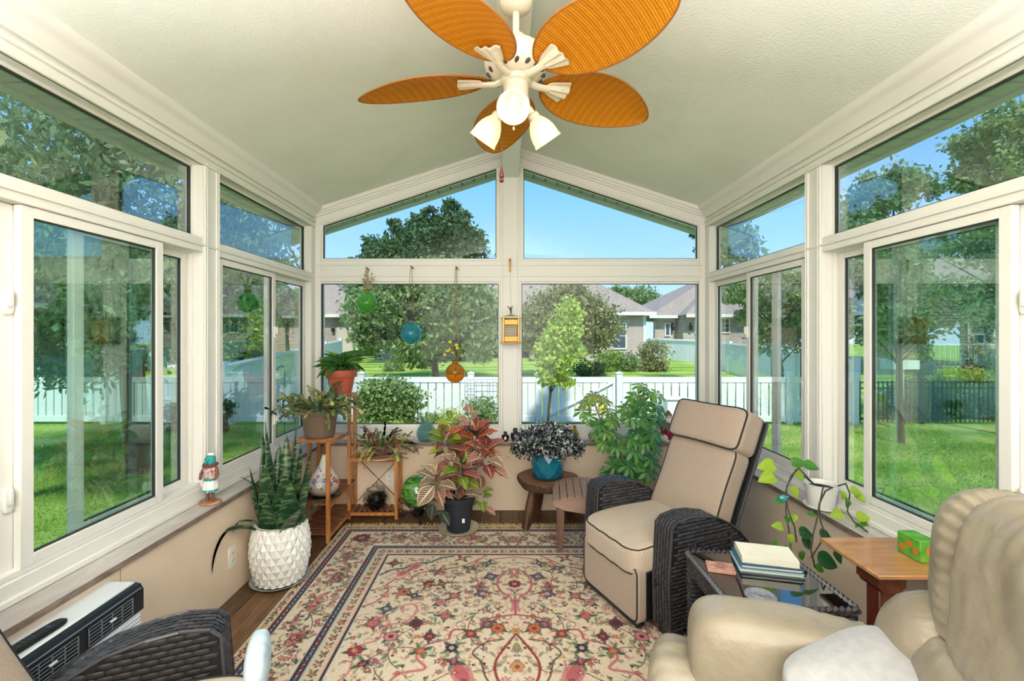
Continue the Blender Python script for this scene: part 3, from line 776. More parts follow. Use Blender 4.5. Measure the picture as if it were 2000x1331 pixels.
for (px, py, rx, rz, n, lf, lm, lab) in (
    (938, 805, 34, 26, 1300, .07, 'mid', 'rounded green shrub at the right end of the flower bed'),
    (880, 818, 26, 14, 700, .06, 'lime', 'low yellow green shrub in the middle of the flower bed'),
    (722, 822, 30, 16, 800, .06, 'bright', 'low light green plant at the left end of the flower bed'),
    (1200, 815, 22, 26, 420, .06, 'olive', 'thin pale bush before the white gate')):
    shrub('bed_shrub', lab, px, py, 8.8, rx, rz, n, lf, lm)
def grass_clump(px, py, Y, w, h, n, label, lm='lime'):
    c = P(px, py, Y); V = []; Q = []; t = thing('ornamental_grass', label, 'grass', (c.x, c.y, gz(c.x, c.y)))
    z0 = gz(c.x, c.y); b = MB()
    for i in range(n):
        g = R.uniform(0, 2*PI); L = R.uniform(.6, 1)*h*Y/F; r = R.uniform(.3, 1)*w*Y/F
        d = Vector((math.cos(g), math.sin(g)*.6, 0)); p = Vector((c.x, c.y, z0))+d*R.uniform(0, .12)
        s = Vector((-d.y, d.x, 0)).normalized()*.010
        q0, q1, q2 = p, p+d*r*.45+Vector((0, 0, L*.85)), p+d*r+Vector((0, 0, L*R.uniform(.5, 1)))
        b.add([q0-s, q0+s, q1+s, q1-s, q2], [(0, 1, 2, 3), (3, 2, 4)])
    o = b.build('blades', LM[lm], t, smooth=False, fix=False); stuff(o)
grass_clump(775, 820, 8.7, 34, 44, 160, 'arching pale green ornamental grass left of the spiky clump')
grass_clump(840, 815, 8.7, 34, 58, 170, 'spiky green grass clump in the middle of the flower bed', 'mid')
grass_clump(820, 826, 8.5, 44, 36, 160, 'low arching yellow green grass at the front of the bed')
shrub('lawn_shrub', 'airy tall green bush right of the grey house', 1276, 694, 20, 30, 28, 1500, .14, 'olive', ry=.6)
shrub('lawn_shrub', 'low dark bush left of the tall airy bush', 1226, 706, 20, 22, 14, 800, .13, 'mid', ry=.5)
shrub('lawn_shrub', 'bright green bush under the grey house window', 1190, 700, 20, 26, 16, 900, .15, 'bright', ry=.5)
shrub('lawn_shrub', 'dark green bush at the corner of the porch', 1150, 720, 18, 34, 14, 900, .12, 'dark', ry=.5)
shrub('lawn_shrub', 'low green bush on the far lawn behind the vine', 768, 716, 20, 22, 10, 500, .12, 'mid', ry=.5)
shrub('lawn_shrub', 'small dark bush at the foot of the fence outside the main left window', 338, 806, 9.2, 16, 14, 400, .08, 'dark', ry=.2)
shrub('lawn_shrub', 'little dark bush by the fence outside the far left slider', 443, 800, 9.2, 9, 16, 260, .08, 'dark', ry=.2)
shrub('lawn_shrub', 'thin bush below the left privacy fence seen through the second slider', 590, 800, 9.2, 18, 22, 360, .07, 'olive', ry=.2)
for i, (px, py, rx, rz, lm, lab) in enumerate(((1880, 738, 50, 14, 'lime', 'yellow green hedge row behind the black fence under the spruce'), (1970, 738, 44, 16, 'bright', 'bright green hedge behind the black fence at the far right'),
        (1945, 785, 90, 26, 'deep', 'dark green undergrowth just behind the black metal fence'), (1790, 780, 70, 28, 'deep', 'dark undergrowth behind the black fence seen through green glass'))):
    shrub('hedge', lab, px, py, 11.8 if i < 2 else 10.7, rx, rz, 2200, .1, lm, 'hedge', ry=.4)
# shepherd's hook with a glass ball
t = thing('garden_hook', 'thin black shepherd hook holding a clear globe outside the left slider', 'hook', (P(556, 800, 6.2).x, 6.2, -.5))
c = P(556, 800, 6.2)
top = P(556, 722, 6.2); pts = [Vector((c.x, 6.2, -.5)), top]+[top+Vector((-.045+.045*math.cos(a), 0, .045*math.sin(a)+.0)) for a in [k*PI/8 for k in range(1, 10)]]
pts += [top+Vector((-.12, 0, .0))]
MB().tube(pts, .006, 6).build('rod', M_iron, t)
M_clear = mat('clear_glass_ball', (.95, .97, .97, 1), .03, trans=1, ior=1.2)
o = MB().ball(top+Vector((-.11, 0, -.11)), .065, 20, 12).build('hanging_globe', mat('pale_glass_globe', C(225, 228, 228), .08, trans=.6, ior=1.2)); tag(o, 'clear glass globe hanging from the shepherd hook', 'globe')

# ---- houses
M_shingle = mat('roof_shingles', C(180, 163, 146), .95, col2=C(140, 126, 112), ns=7, nd=8, nr=.75, bump=(12, .5, .04))
def siding_mat(nm, c): return mat(nm, c, .6, col2=tuple(q*.94 for q in c[:3])+(1,), ns=2)
M_sid1 = siding_mat('siding_mauve_grey', C(188, 172, 162)); M_sid2 = siding_mat('siding_tan', C(164, 148, 134)); M_trimw = mat('house_trim', C(232, 232, 228), .5)
def brick_mat():
    m = mat('brick_wall_far', C(188, 170, 158), .9); t = m.node_tree; b = t.nodes['Principled BSDF']
    tcn = t.nodes.new('ShaderNodeTexCoord'); mp = t.nodes.new('ShaderNodeMapping'); mp.inputs['Rotation'].default_value = (PI/2, 0, 0)
    br = t.nodes.new('ShaderNodeTexBrick'); br.inputs['Color1'].default_value = C(196, 178, 166); br.inputs['Color2'].default_value = C(168, 148, 138); br.inputs['Mortar'].default_value = C(206, 198, 190)
    br.inputs['Scale'].default_value = 1; br.inputs['Brick Width'].default_value = .22; br.inputs['Row Height'].default_value = .075; br.inputs['Mortar Size'].default_value = .008
    t.links.new(tcn.outputs['Object'], mp.inputs[0]); t.links.new(mp.outputs[0], br.inputs['Vector']); t.links.new(br.outputs[0], b.inputs['Base Color'])
    return m
M_brick = brick_mat()
M_winglass = mat('far_window_glass', C(70, 84, 92), .08, spec=.8)
M_dark = mat('porch_painted_shade', C(48, 48, 50), .8)
def lapwall(par, a, c, z0, z1, m, lap=.11, name='siding'):
    # horizontal lap siding as real overlapping strips between ground points a and c, facing -Y side
    a = Vector((a[0], a[1], 0)); c = Vector((c[0], c[1], 0)); d = (c-a).normalized(); n = Vector((d.y, -d.x, 0))
    b = MB(); z = z0
    while z < z1-.01:
        zz = min(z+lap, z1)
        p = [a+n*.025+Vector((0, 0, z)), c+n*.025+Vector((0, 0, z)), c+Vector((0, 0, zz)), a+Vector((0, 0, zz)), a+Vector((0, 0, z)), c+Vector((0, 0, z))]
        b.add(p, [(0, 1, 2, 3), (0, 4, 5, 1)]); z += lap
    stuff(b.build(name, m, par, smooth=False, fix=False))
    MB().prism([(0, 0), (1, 0), (1, 1), (0, 1)], lambda u, v, t: a+(c-a)*u-n*(.01+t)+Vector((0, 0, z0+(z1-z0)*v)), 0, .15).build('wall', m, par, smooth=False)
def house_window(par, px0, px1, py0, py1, Y, cols=2, rows=3, m=None):
    a = P(px0, py1, Y-.03); c = P(px1, py0, Y-.03)
    w = .07
    b = MB().box(a.x-w, c.x+w, Y-.10, Y, a.z-w, a.z).box(a.x-w, c.x+w, Y-.10, Y, c.z, c.z+w).box(a.x-w, a.x, Y-.10, Y, a.z, c.z).box(c.x, c.x+w, Y-.10, Y, a.z, c.z)
    for i in range(1, cols): x = a.x+(c.x-a.x)*i/cols; b.box(x-.015, x+.015, Y-.08, Y-.03, a.z, c.z)
    for i in range(1, rows): z = a.z+(c.z-a.z)*i/rows; b.box(a.x, c.x, Y-.08, Y-.03, z-.015, z+.015)
    f = b.build('window', M_trimw, par, smooth=False)
    MB().box(a.x, c.x, Y-.05, Y-.03, a.z, c.z).build('pane', M_winglass, f, smooth=False)
# grey sided house behind the right back window
YA = 25.0
hA = thing('neighbor_house', 'grey sided house with brown hip roof behind the right back window', 'house', P(1140, 706, YA))
x0, x1 = P(700, 0, YA).x, P(1260, 0, YA).x; zE = P(0, 613, YA).z; zG = gz(0, YA)
lapwall(hA, (P(1020+40, 0, YA).x, YA), (x1, YA), zG, zE, M_sid1)
lapwall(hA, (P(735, 0, YA).x, YA), (P(905, 0, YA).x, YA), zG, zE-.35, M_sid1)
MB().box(P(905, 0, YA).x, P(1060, 0, YA).x, YA+1.6, YA+1.8, zG, zE).build('porch_wall', M_dark, hA, smooth=False)  # dark colour stands in for the shade inside the porch
for px in (912, 1041): MB().box(P(px-4, 0, YA).x, P(px+4, 0, YA).x, YA-.1, YA+.15, zG, zE, .01).build('porch_post', M_trimw, hA, smooth=False)
MB().box(x1-.12, x1+.03, YA-.08, YA+.05, zG, zE, 0).box(x1-.05, x1+.0, YA, YA+8, zG, zE, 0).build('corner_trim', M_trimw, hA, smooth=False)
rz = P(0, 530, YA).z
RA = [P(690, 607, YA-.5), P(1281, 607, YA-.5)]; ri = [P(800, 0, YA+4.5), P(1080, 0, YA+4.5)]
b = MB(); za = zE+.05; zr = P(0, 520, YA+4.5).z+.2
vs = [(RA[0].x, YA-.5, za), (RA[1].x, YA-.5, za), (RA[1].x, YA+10, za), (RA[0].x, YA+10, za), (P(800, 0, YA+4.5).x, YA+4.7, zr), (P(1092, 0, YA+4.5).x, YA+4.7, zr)]
b.add(vs, [(0, 1, 5, 4), (1, 2, 5), (2, 3, 4, 5), (3, 0, 4), (3, 2, 1, 0)]); b.build('roof', M_shingle, hA, smooth=False)
MB().box(RA[0].x-.02, RA[1].x+.02, YA-.58, YA-.5, za-.16, za+.02).build('gutter', M_trimw, hA, smooth=False)
house_window(hA, 1197, 1221, 633, 680, YA, 1, 2)
# tan house on the left
YL = 27.0
hB = thing('neighbor_house', 'tan sided house with garage at the left edge of the back window', 'house', P(640, 690, YL))
zE2 = P(0, 616, YL).z
lapwall(hB, (P(400, 0, YL).x, YL), (P(692, 0, YL).x, YL), gz(0, YL)-.1, zE2, M_sid2)
b = MB(); xa, xb = P(440, 0, YL-.5).x, P(706, 0, YL-.5).x; zr = P(0, 520, YL+5).z
b.add([(xa, YL-.5, zE2), (xb, YL-.5, zE2), (xb, YL+11, zE2), (xa, YL+11, zE2), (P(520, 0, YL+5).x, YL+5, zr), (P(628, 0, YL+5).x, YL+5, zr)], [(0, 1, 5, 4), (1, 2, 5), (2, 3, 4, 5), (3, 0, 4), (3, 2, 1, 0)])
b.build('roof', M_shingle, hB, smooth=False)
MB().box(xa, xb, YL-.58, YL-.5, zE2-.14, zE2+.03).build('gutter', M_trimw, hB, smooth=False)
a = P(658, 700, YL); c = P(690, 640, YL); MB().box(a.x, c.x, YL-.06, YL-.01, gz(0, YL), c.z).build('garage_door', mat('garage_cream', C(196, 184, 168), .6), hB, smooth=False)
a = P(652, 645, YL); MB().box(a.x-.08, a.x+.08, YL-.25, YL-.03, a.z-.1, a.z+.12, .02).build('wall_lamp', M_iron, hB)
# pale house far left
YC = 20.8
hC = thing('neighbor_house', 'pale two storey house glimpsed behind the big left tree', 'house', P(250, 720, YC))
zE3 = P(0, 560, YC).z
lapwall(hC, (P(60, 0, YC).x, YC), (P(392, 0, YC).x, YC), -.3, zE3, M_sid2, .14)
for (q0, q1) in ((205, 222), (232, 248), (340, 356)): house_window(hC, q0, q1, 695, 712, YC, 1, 1)
house_window(hC, 205, 222, 655, 670, YC, 1, 1)
b = MB(); xa, xb = P(40, 0, YC).x, P(402, 0, YC).x
b.add([(xa, YC-.4, zE3), (xb, YC-.4, zE3), (xb, YC+5.5, zE3), (xa, YC+5.5, zE3), (xa+3, YC+2.6, zE3+2.2), (xb-3, YC+2.6, zE3+2.2)], [(0, 1, 5, 4), (1, 2, 5), (2, 3, 4, 5), (3, 0, 4), (3, 2, 1, 0)])
b.build('roof', M_shingle, hC, smooth=False)
a = P(190, 718, YC-2); c = P(380, 718, YC-2); b = MB().box(a.x, c.x, YC-2.05, YC-2, a.z+.9, a.z+.98).box(a.x, c.x, YC-2.05, YC-2, a.z, a.z+.07)
x = a.x
while x < c.x: b.box(x, x+.05, YC-2.05, YC-2, a.z, a.z+.9); x += .22
stuff(b.build('deck_railing', M_trimw, hC, smooth=False))
# brick house on the right
YD = 30.0
hD = thing('neighbor_house', 'pinkish brick house with lamps above the right privacy fence', 'house', P(1380, 690, YD))
zE4 = P(0, 620, YD).z
def bwall(par, xa, xb, Y, z0, z1, Yb=None):
    MB().box(xa, xb, Y, Yb or Y+.3, z0, z1).build('brick_wall', M_brick, par, smooth=False)
bwall(hD, P(1279, 0, YD).x, P(1334, 0, YD).x, YD, -.2, zE4); bwall(hD, P(1334, 0, YD-1.2).x, P(1560, 0, YD-1.2).x, YD-1.2, -.2, zE4+.15, YD+.2)
b = MB(); xa, xb = P(1268, 0, YD-.6).x, P(1600, 0, YD-.6).x
za = P(0, 617, YD-.6).z; zr = P(0, 520, YD+5).z
b.add([(xa, YD-.6, za), (P(1340, 0, YD-2).x, YD-.6, za), (P(1340, 0, YD-2).x, YD-2, za+.02), (xb, YD-2, za+.02), (xb, YD+12, za), (xa, YD+12, za), (P(1420, 0, YD+5).x, YD+5, zr), (P(1530, 0, YD+5).x, YD+5, zr)],
      [(0, 1, 6), (1, 2, 6), (2, 3, 7, 6), (3, 4, 7), (4, 5, 6, 7), (5, 0, 6), (5, 4, 3, 2, 1, 0)])
b.build('roof', M_shingle, hD, smooth=False)
MB().box(xa, P(1340, 0, YD-2).x, YD-.68, YD-.6, za-.16, za+.02).box(P(1340, 0, YD-2).x, xb, YD-2.1, YD-2, za-.16, za+.04).build('gutter', M_trimw, hD, smooth=False)
house_window(hD, 1300, 1307, 633, 655, YD, 1, 1); house_window(hD, 1409, 1423, 624, 649, YD-1.2, 2, 3)
a = P(1302, 650, YD-.05); house_window(hD, 1358, 1366, 628, 650, YD-1.2, 1, 3)
for (px, Y) in ((1312, YD), (1347, YD-1.2), (1437, YD-1.2)):
    a = P(px, 640 if px < 1400 else 618, Y); m = MB().box(a.x-.09, a.x+.09, Y-.3, Y-.06, a.z-.18, a.z+.14, .03).tube([(a.x, Y-.02, a.z+.2), (a.x, Y-.18, a.z+.3), (a.x, Y-.18, a.z+.14)], .03, 6)
    m.build('wall_lamp', M_iron, hD)
YE = 17.0
hE = thing('neighbor_house', 'mauve brick house with a white gridded window at the far right', 'house', P(1960, 730, YE))
a, c = P(1890, 0, YE).x, P(2150, 0, YE).x
bwall(hE, a, c, YE, -.3, P(0, 592, YE).z)
b = MB(); xa, xb = P(1700, 0, YE-.4).x, P(2260, 0, YE-.4).x; za = P(0, 594, YE-.4).z; zr = P(0, 500, YE+4).z
b.add([(xa, YE-.4, za), (xb, YE-.4, za), (xb, YE+9, za), (xa, YE+9, za), (xa+2, YE+4, zr), (xb-3, YE+4, zr)], [(0, 1, 5, 4), (1, 2, 5), (2, 3, 4, 5), (3, 0, 4), (3, 2, 1, 0)])
b.build('roof', mat('roof_shingles_pink', C(168, 146, 140), .95, col2=C(140, 122, 118), ns=8, nd=8), hE, smooth=False)
MB().box(xa, xb, YE-.5, YE-.4, za-.15, za+.02).build('gutter', M_trimw, hE, smooth=False)
bwall(hE, P(1700, 0, YE+2).x, a+.2, YE+2, -.3, za)
house_window(hE, 1941, 1962, 613, 655, YE, 2, 4)

# small things on and beyond the white fence
M_cedar = mat('weathered_cedar', C(150, 120, 90), .8, col2=C(120, 94, 70), ns=6)
for (px, lab) in ((948, 'wooden lawn chair on the porch of the grey house, left of the centre post'), (1046, 'wooden lawn chair on the porch of the grey house, right of the centre post')):
    c = P(px, 706, 24.2); c.z = gz(0, 24.2); t = lthing('lawn_chair', lab, 'chair', Matrix.Translation(c), 'wooden chairs on the far porch')
    MB().box(-.30, .30, -.30, .25, .36, .40, .01).build('seat', M_cedar, t)
    for k in range(5): MB().bar((-.24+.12*k, .22, .36), (-.26+.13*k, .48, 1.0), .09, .02, up=(0, 1, 0)).build('back_slat', M_cedar, t, smooth=False)
    for s in (-1, 1):
        MB().box(s*.34-.06, s*.34+.06, -.36, .34, .56, .59, .006).build('armrest', M_cedar, t)
        MB().box(s*.33-.03, s*.33+.03, -.32, -.24, 0, .56, .004).build('leg', M_cedar, t); MB().box(s*.30-.03, s*.30+.03, .18, .26, 0, .56, .004).build('leg', M_cedar, t)
c = P(895, 700, 24.0); t = lthing('outdoor_condenser', 'dark grey outdoor cooling unit beside the porch of the grey house', 'air conditioner', Matrix.Translation((c.x, 24.2, gz(0, 24.2))))
MB().box(-.38, .38, -.38, .38, .03, .85, .03).build('cabinet', mat('condenser_grey', C(80, 84, 86), .6), t)
b = MB()
for k in range(14): b.box(-.36, .36, -.395, -.38, .10+.05*k, .12+.05*k)
stuff(b.build('side_louvers', M_iron, t, smooth=False)); MB().lathe([(.0, .85), (.33, .85), (.33, .88), (0, .89)], 24).build('top_grille', M_iron, t)
c = P(1315, 785, 9.7); t = lthing('storage_box', 'small white box with overhanging lid in front of the white fence', 'box', Matrix.Translation((c.x, 9.62, -.5)))
MB().box(-.20, .20, -.14, .14, 0, .60, .006).build('box_body', M_fence, t); MB().box(-.24, .24, -.18, .17, .60, .635, .006).build('lid', M_fence, t)
c = P(1176, 797, 8.2); t = lthing('garden_lantern', 'little yellow lantern on a thin stake before the white gate', 'lantern', Matrix.Translation((c.x, 8.2, -.5)))
MB().tube([(0, 0, 0), (0, 0, c.z+.5-.07)], .008, 6).build('stake', M_iron, t)
MB().lathe([(0, -.08), (.05, -.07), (.07, 0), (.05, .06), (.02, .085), (0, .09)], 16, (0, 0, c.z+.5)).build('lantern_body', mat('yellow_lantern', C(240, 196, 70), .4), t)
t = thing('wire_trellis', 'white wire grid trellis standing against the white fence', 'trellis', P(940, 826, 9.86)); a = P(908, 742, 9.86); c = P(974, 826, 9.86); b = MB()
for k in range(7): x = a.x+(c.x-a.x)*k/6; b.box(x-.004, x+.004, 9.856, 9.864, -.45, a.z)
for k in range(8): z = a.z+(-.42-a.z)*k/7; b.box(a.x, c.x, 9.852, 9.860, z-.004, z+.004)
b.build('wire_grid', mat('grey_wire', C(150, 160, 160), .5, .4), t, smooth=False)
c = P(1757, 712, 9.5); t = lthing('planter_box', 'raised white planter box with yellow flowers behind green window glass', 'planter', Matrix.Translation((c.x, 9.5, -.5)))
MB().box(-.05, .05, -.05, .05, 0, c.z+.5-.10, .004).build('post', M_fence, t); MB().box(-.30, .30, -.14, .14, c.z+.5-.10, c.z+.5+.09, .008).build('box_body', M_fence, t)
p_, _ = blob_pts(500, (0, 0, c.z+.5+.13), (.30, .12, .09), 12); o = leafcloud('plants', p_, .06, LM['bright'], t); 
p_, _ = blob_pts(120, (0, -.05, c.z+.5+.17), (.28, .10, .04), 8); leafcloud('yellow_blooms', p_, .035, mat('yellow_bloom', C(240, 200, 60), .7), t, .9)
# ------------------------------------------------------------------ furniture
M_wick = mat('charcoal_wicker', C(44, 42, 45), .30, spec=.6, island=C(66, 64, 67))
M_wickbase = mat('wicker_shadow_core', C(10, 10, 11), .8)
M_wickin = mat('wicker_painted_shade', C(20, 19, 20), .5, island=C(30, 28, 28))  # darker copy of the wicker, shade of the inner arm sides painted in
M_beige = mat('beige_cushion_fabric', C(176, 156, 139), .95, spec=.1, col2=C(163, 144, 128), ns=160, bump=(420, .3, .001), sheen=.15)
M_beige2 = mat('seat_cushion_fabric', C(190, 173, 153), .95, spec=.1, col2=C(178, 161, 142), ns=120, bump=(420, .3, .001), sheen=.15)
M_pipe = mat('black_piping', C(36, 32, 32), .7)
M_black = mat('black_plastic', C(22, 22, 24), .4)

def weave(b, fn, Lu, Lv, cu=.042, cv=.0185, h=.0055, inside=None):
    rows = max(int(round(Lv/cv)), 1); cv = Lv/rows
    us = (0, .14, .5, .86, 1); hs = (.0, .75, 1, .75, .0); ws = (.30, .40, .42, .40, .30)
    for j in range(rows):
        v = (j+.5)*cv; u = -(cu/2 if j % 2 else 0)
        while u < Lu:
            a, c = max(u, 0), min(u+cu, Lu)
            if c-a > cu*.25 and (inside is None or (inside(a, v) and inside(c, v))):
                vs = []
                for k in range(5):
                    uu = a+(c-a)*us[k]; wv = ws[k]*cv
                    for q, hh in ((-1, .15), (0, 1), (1, .15)):
                        p, n = fn(uu, v+q*wv); vs.append(p+n*(h*(hs[k]*hh)-.0006))
                b.add(vs, [(3*k+q, 3*k+q+1, 3*k+q+4, 3*k+q+3) for k in range(4) for q in (0, 1)])
            u += cu
def inpoly(poly, x, y):
    r = False; n = len(poly)
    for i in range(n):
        x1, y1 = poly[i]; x2, y2 = poly[(i+1) % n]
        if (y1 > y) != (y2 > y) and x < (x2-x1)*(y-y1)/(y2-y1)+x1: r = not r
    return r
ARM = [(.0, .05), (-.005, .30), (.012, .535), (.04, .560), (.12, .572), (.20, .566), (.30, .543), (.39, .498), (.45, .455), (.51, .39), (.545, .32), (.56, .05)]
def arm_part(t, yc, outer, dark_inner=False):
    w = .11; y0, y1 = yc-w/2, yc+w/2
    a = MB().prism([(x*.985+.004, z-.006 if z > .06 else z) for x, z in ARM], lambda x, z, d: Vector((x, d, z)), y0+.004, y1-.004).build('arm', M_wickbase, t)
    b = MB()
    ins = lambda u, v: inpoly(ARM, u, v+.05)
    bi = MB()
    for y, s in ((y0, -1), (y1, 1)):
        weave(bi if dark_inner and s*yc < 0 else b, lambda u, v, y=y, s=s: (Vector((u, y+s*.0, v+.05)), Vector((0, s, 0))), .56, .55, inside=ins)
    # front, top and back strip along the outline
    pts = [Vector((x, 0, z)) for x, z in ARM]; L = [0]
    for p, q in zip(pts[:-1], pts[1:]): L.append(L[-1]+(q-p).length)
    def strip(u, v):
        for i in range(len(L)-1):
            if u <= L[i+1] or i == len(L)-2:
                f = min(max((u-L[i])/(L[i+1]-L[i]), 0), 1); p = pts[i].lerp(pts[i+1], f); d = (pts[i+1]-pts[i]).normalized()
                n = Vector((-d.z, 0, d.x)); return p+Vector((0, y0+v, 0)), n
    weave(b, strip, L[-1], w, cu=.037, cv=.0185)
    for y in (y0, y1):
        for i in range(len(pts)-1):
            b.tube([pts[i]+Vector((0, y, 0)), pts[i+1]+Vector((0, y, 0))], .0055, 6, cap=False)
    # braided edge strand
    stuff(b.build('arm_weave', M_wick, a, fix=False, smooth=True, angle=60))
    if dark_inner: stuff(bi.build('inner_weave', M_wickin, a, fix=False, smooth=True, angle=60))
    MB().box(.02, .09, yc-.045, yc+.045, 0, .06, .004).build('foot', M_black, t)
    MB().box(.46, .53, yc-.045, yc+.045, 0, .06, .004).build('foot', M_black, t)
    if outer:
        s = 1 if yc > 0 else -1; yy = yc+s*(w/2+.011)
        pk = [(.14, .14), (.14, .455), (.38, .475), (.38, .14)]
        p = MB().prism(pk, lambda x, z, d: Vector((x, d, z)), yc+s*(w/2), yy).build('side_pocket', M_wickbase, t)
        b = MB(); weave(b, lambda u, v: (Vector((u, yy, v+.14)), Vector((0, s, 0))), .41, .38, inside=lambda u, v: inpoly(pk, u, v+.14))
        q = [Vector((x, yy, z)) for x, z in pk]
        for i in (0, 1, 2): b.tube([q[i], q[i+1]], .006, 6)
        stuff(b.build('pocket_weave', M_wick, p, fix=False, smooth=True, angle=60))
def tilt(x, z, ang): return Matrix.Translation((x, 0, z)) @ Matrix.Rotation(ang, 4, 'Y')
def boxcushion(b, c, size, M, e=.22, n=18, crown=.0):
    return b.cushion(c, size, e, n, M)
def pipe_on(b, size, e, xf, fn, M, r=.0045, axis=0):
    # piping that follows the surface of a cushion at the section xf
    pw = 2/e; rr = (1-abs(xf)**pw)**(1/pw); pts = []
    for k in range(65):
        g = 2*PI*k/64; c_, s_ = math.cos(g), math.sin(g); nn = (abs(c_)**pw+abs(s_)**pw)**(1/pw)
        q = [0, 0, 0]; q[axis] = xf; q[(axis+1) % 3] = rr*c_/nn; q[(axis+2) % 3] = rr*s_/nn
        x = Vector(q); w3 = Vector((x.x*size[0]/2, x.y*size[1]/2, x.z*size[2]/2))
        if fn: w3 = fn(w3, x)
        pts.append(M @ w3)
    b.tube(pts, r, 6, cap=False)
def loop_piping(b, M, x, hy, z0, z1, r=.0045, rc=.04):
    pts = []
    for (cy, cz, a0) in ((hy-rc, z1-rc, 0), (-hy+rc, z1-rc, PI/2), (-hy+rc, z0+rc, PI), (hy-rc, z0+rc, 1.5*PI)):
        for k in range(5): a = a0+k*PI/8; pts.append(M @ Vector((x, cy+rc*math.cos(a), cz+rc*math.sin(a))))
    pts.append(pts[0]); b.tube(pts, r, 6, cap=False)
def wicker_recliner(label, M4, cushions=True, group=None, dark=False):
    t = lthing('wicker_recliner', label, 'armchair', M4, group)
    arm_part(t, .295, True, dark); arm_part(t, -.295, True, dark)
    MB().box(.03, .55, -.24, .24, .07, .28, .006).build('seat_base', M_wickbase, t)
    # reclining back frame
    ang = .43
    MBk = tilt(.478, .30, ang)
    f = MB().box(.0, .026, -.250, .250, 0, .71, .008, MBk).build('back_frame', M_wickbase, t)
    b = MB()
    weave(b, lambda u, v: (MBk @ Vector((.027, u-.25, v)), MBk.to_3x3() @ Vector((1, 0, 0))), .50, .71)
    for s in (-1, 1):
        weave(b, lambda u, v, s=s: (MBk @ Vector((v, s*.251, u)), MBk.to_3x3() @ Vector((0, s, 0))), .71, .026, cu=.03)
    for s in (-1, 1): b.tube([MBk @ Vector((.014, s*.250, 0)), MBk @ Vector((.014, s*.250, .715))], .010, 6)
    b.tube([MBk @ Vector((.014, -.25, .715)), MBk @ Vector((.014, .25, .715))], .010, 6)
    stuff(b.build('back_weave', M_wick, f, fix=False, smooth=True, angle=60))
    if cushions:
        # seat cushion
        sf = lambda p, x: Vector((p.x, p.y, p.z*(1+.10*(1-x.x*x.x)*(1-x.y*x.y))-.012*max(0, -x.x)**3*3+.002*math.sin(p.y*60+p.x*20)*max(0, -x.x)))
        s = MB().cushion((.205, 0, .362), (.63, .485, .145), .26, 24, None, sf).build('seat_cushion', M_beige2, t)
        b = MB(); Ms = Matrix.Translation((.205, 0, .362))
        pipe_on(b, (.634, .489, .149), .26, -.84, sf, Ms, .0045, 2); pipe_on(b, (.634, .489, .149), .26, .80, sf, Ms, .0035, 2)
        b.build('piping', M_pipe, s)
        # footrest panel
        Mf = Matrix.Translation((-.066, 0, .178)); fs_ = (.055, .475, .275)
        fr = MB().cushion((-.066, 0, .178), fs_, .16, 18).build('footrest_panel', M_beige, t)
        b = MB(); pipe_on(b, fs_, .16, -.93, None, Mf, .0048); pipe_on(b, fs_, .16, .90, None, Mf, .0048)
        b.build('piping', M_pipe, fr)
        MB().box(-.035, .02, -.225, .225, .045, .30, .004).build('footrest_board', M_black, t)
        MB().box(-.085, -.04, -.22, .22, .022, .040, .003).build('footrest_bar', M_black, t)
        # back cushion and head pillow
        Mc = tilt(.46, .36, ang)
        def sag(p, x):
            return Vector((p.x*(1+.16*(1-x.y**2)*(1-x.z**2)), p.y*(1-.05*(1-x.z*x.z)), p.z))
        def padded(nm, c, size, e, fn, r=.0045):
            q = MB().cushion((0, 0, 0), size, e, 26, None, fn); M_ = Mc @ Matrix.Translation(c); q.v = [tuple(M_ @ Vector(v)) for v in q.v]
            o = q.build(nm, M_beige, t); b = MB(); g = tuple(k+.002 for k in size)
            pipe_on(b, g, e, -.80, fn, M_, r); pipe_on(b, g, e, .80, fn, M_, r); b.build('piping', M_pipe, o)
        padded('back_cushion', (-.030, 0, .235), (.130, .50, .50), .24, sag)
        def hf(p, x): return Vector((p.x*(1+.12*(1-x.y**2)), p.y, p.z+.016*abs(x.y)**3*(1 if x.z > 0 else -1)+.0025*math.sin(p.y*70+2*math.sin(p.y*23))*abs(x.z)*(1-abs(x.x))))
        padded('head_pillow', (-.045, 0, .575), (.165, .52, .235), .30, hf, .005)
    return t
def frame4(o, ex, ey): 
    return Matrix.Translation(o) @ Matrix((Vector(ex+(0,)), Vector(ey+(0,)), Vector((0, 0, 1)))).transposed().to_4x4()
RZ = .008   # rug thickness
M4 = Matrix.Translation((.625, 2.44, RZ)) @ Matrix.Rotation(math.atan2(.40, .915), 4, 'Z') 
# local +y must point to the near arm: rotate so +x runs backwards, +y = left of it; near arm is on local -y
wicker_recliner('dark wicker recliner with beige cushions and black piping facing the rug', M4)
ang2 = math.atan2(-.37, -.93)
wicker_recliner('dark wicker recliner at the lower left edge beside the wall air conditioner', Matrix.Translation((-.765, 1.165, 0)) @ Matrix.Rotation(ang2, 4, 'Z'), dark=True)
tp = MB().cushion((0, 0, 0), (.07, .20, .15), .7, 14, Matrix.Rotation(.37, 3, 'Z')); tp.v = [tuple(Vector(v)+Vector((-.792, 1.455, .405))) for v in tp.v]
o = tp.build('throw_cushion', mat('pale_blue_cloth', C(206, 220, 226), .95, col2=C(176, 196, 208), ns=26)); tag(o, 'pale blue cushion at the front of the lower left recliner', 'cushion')

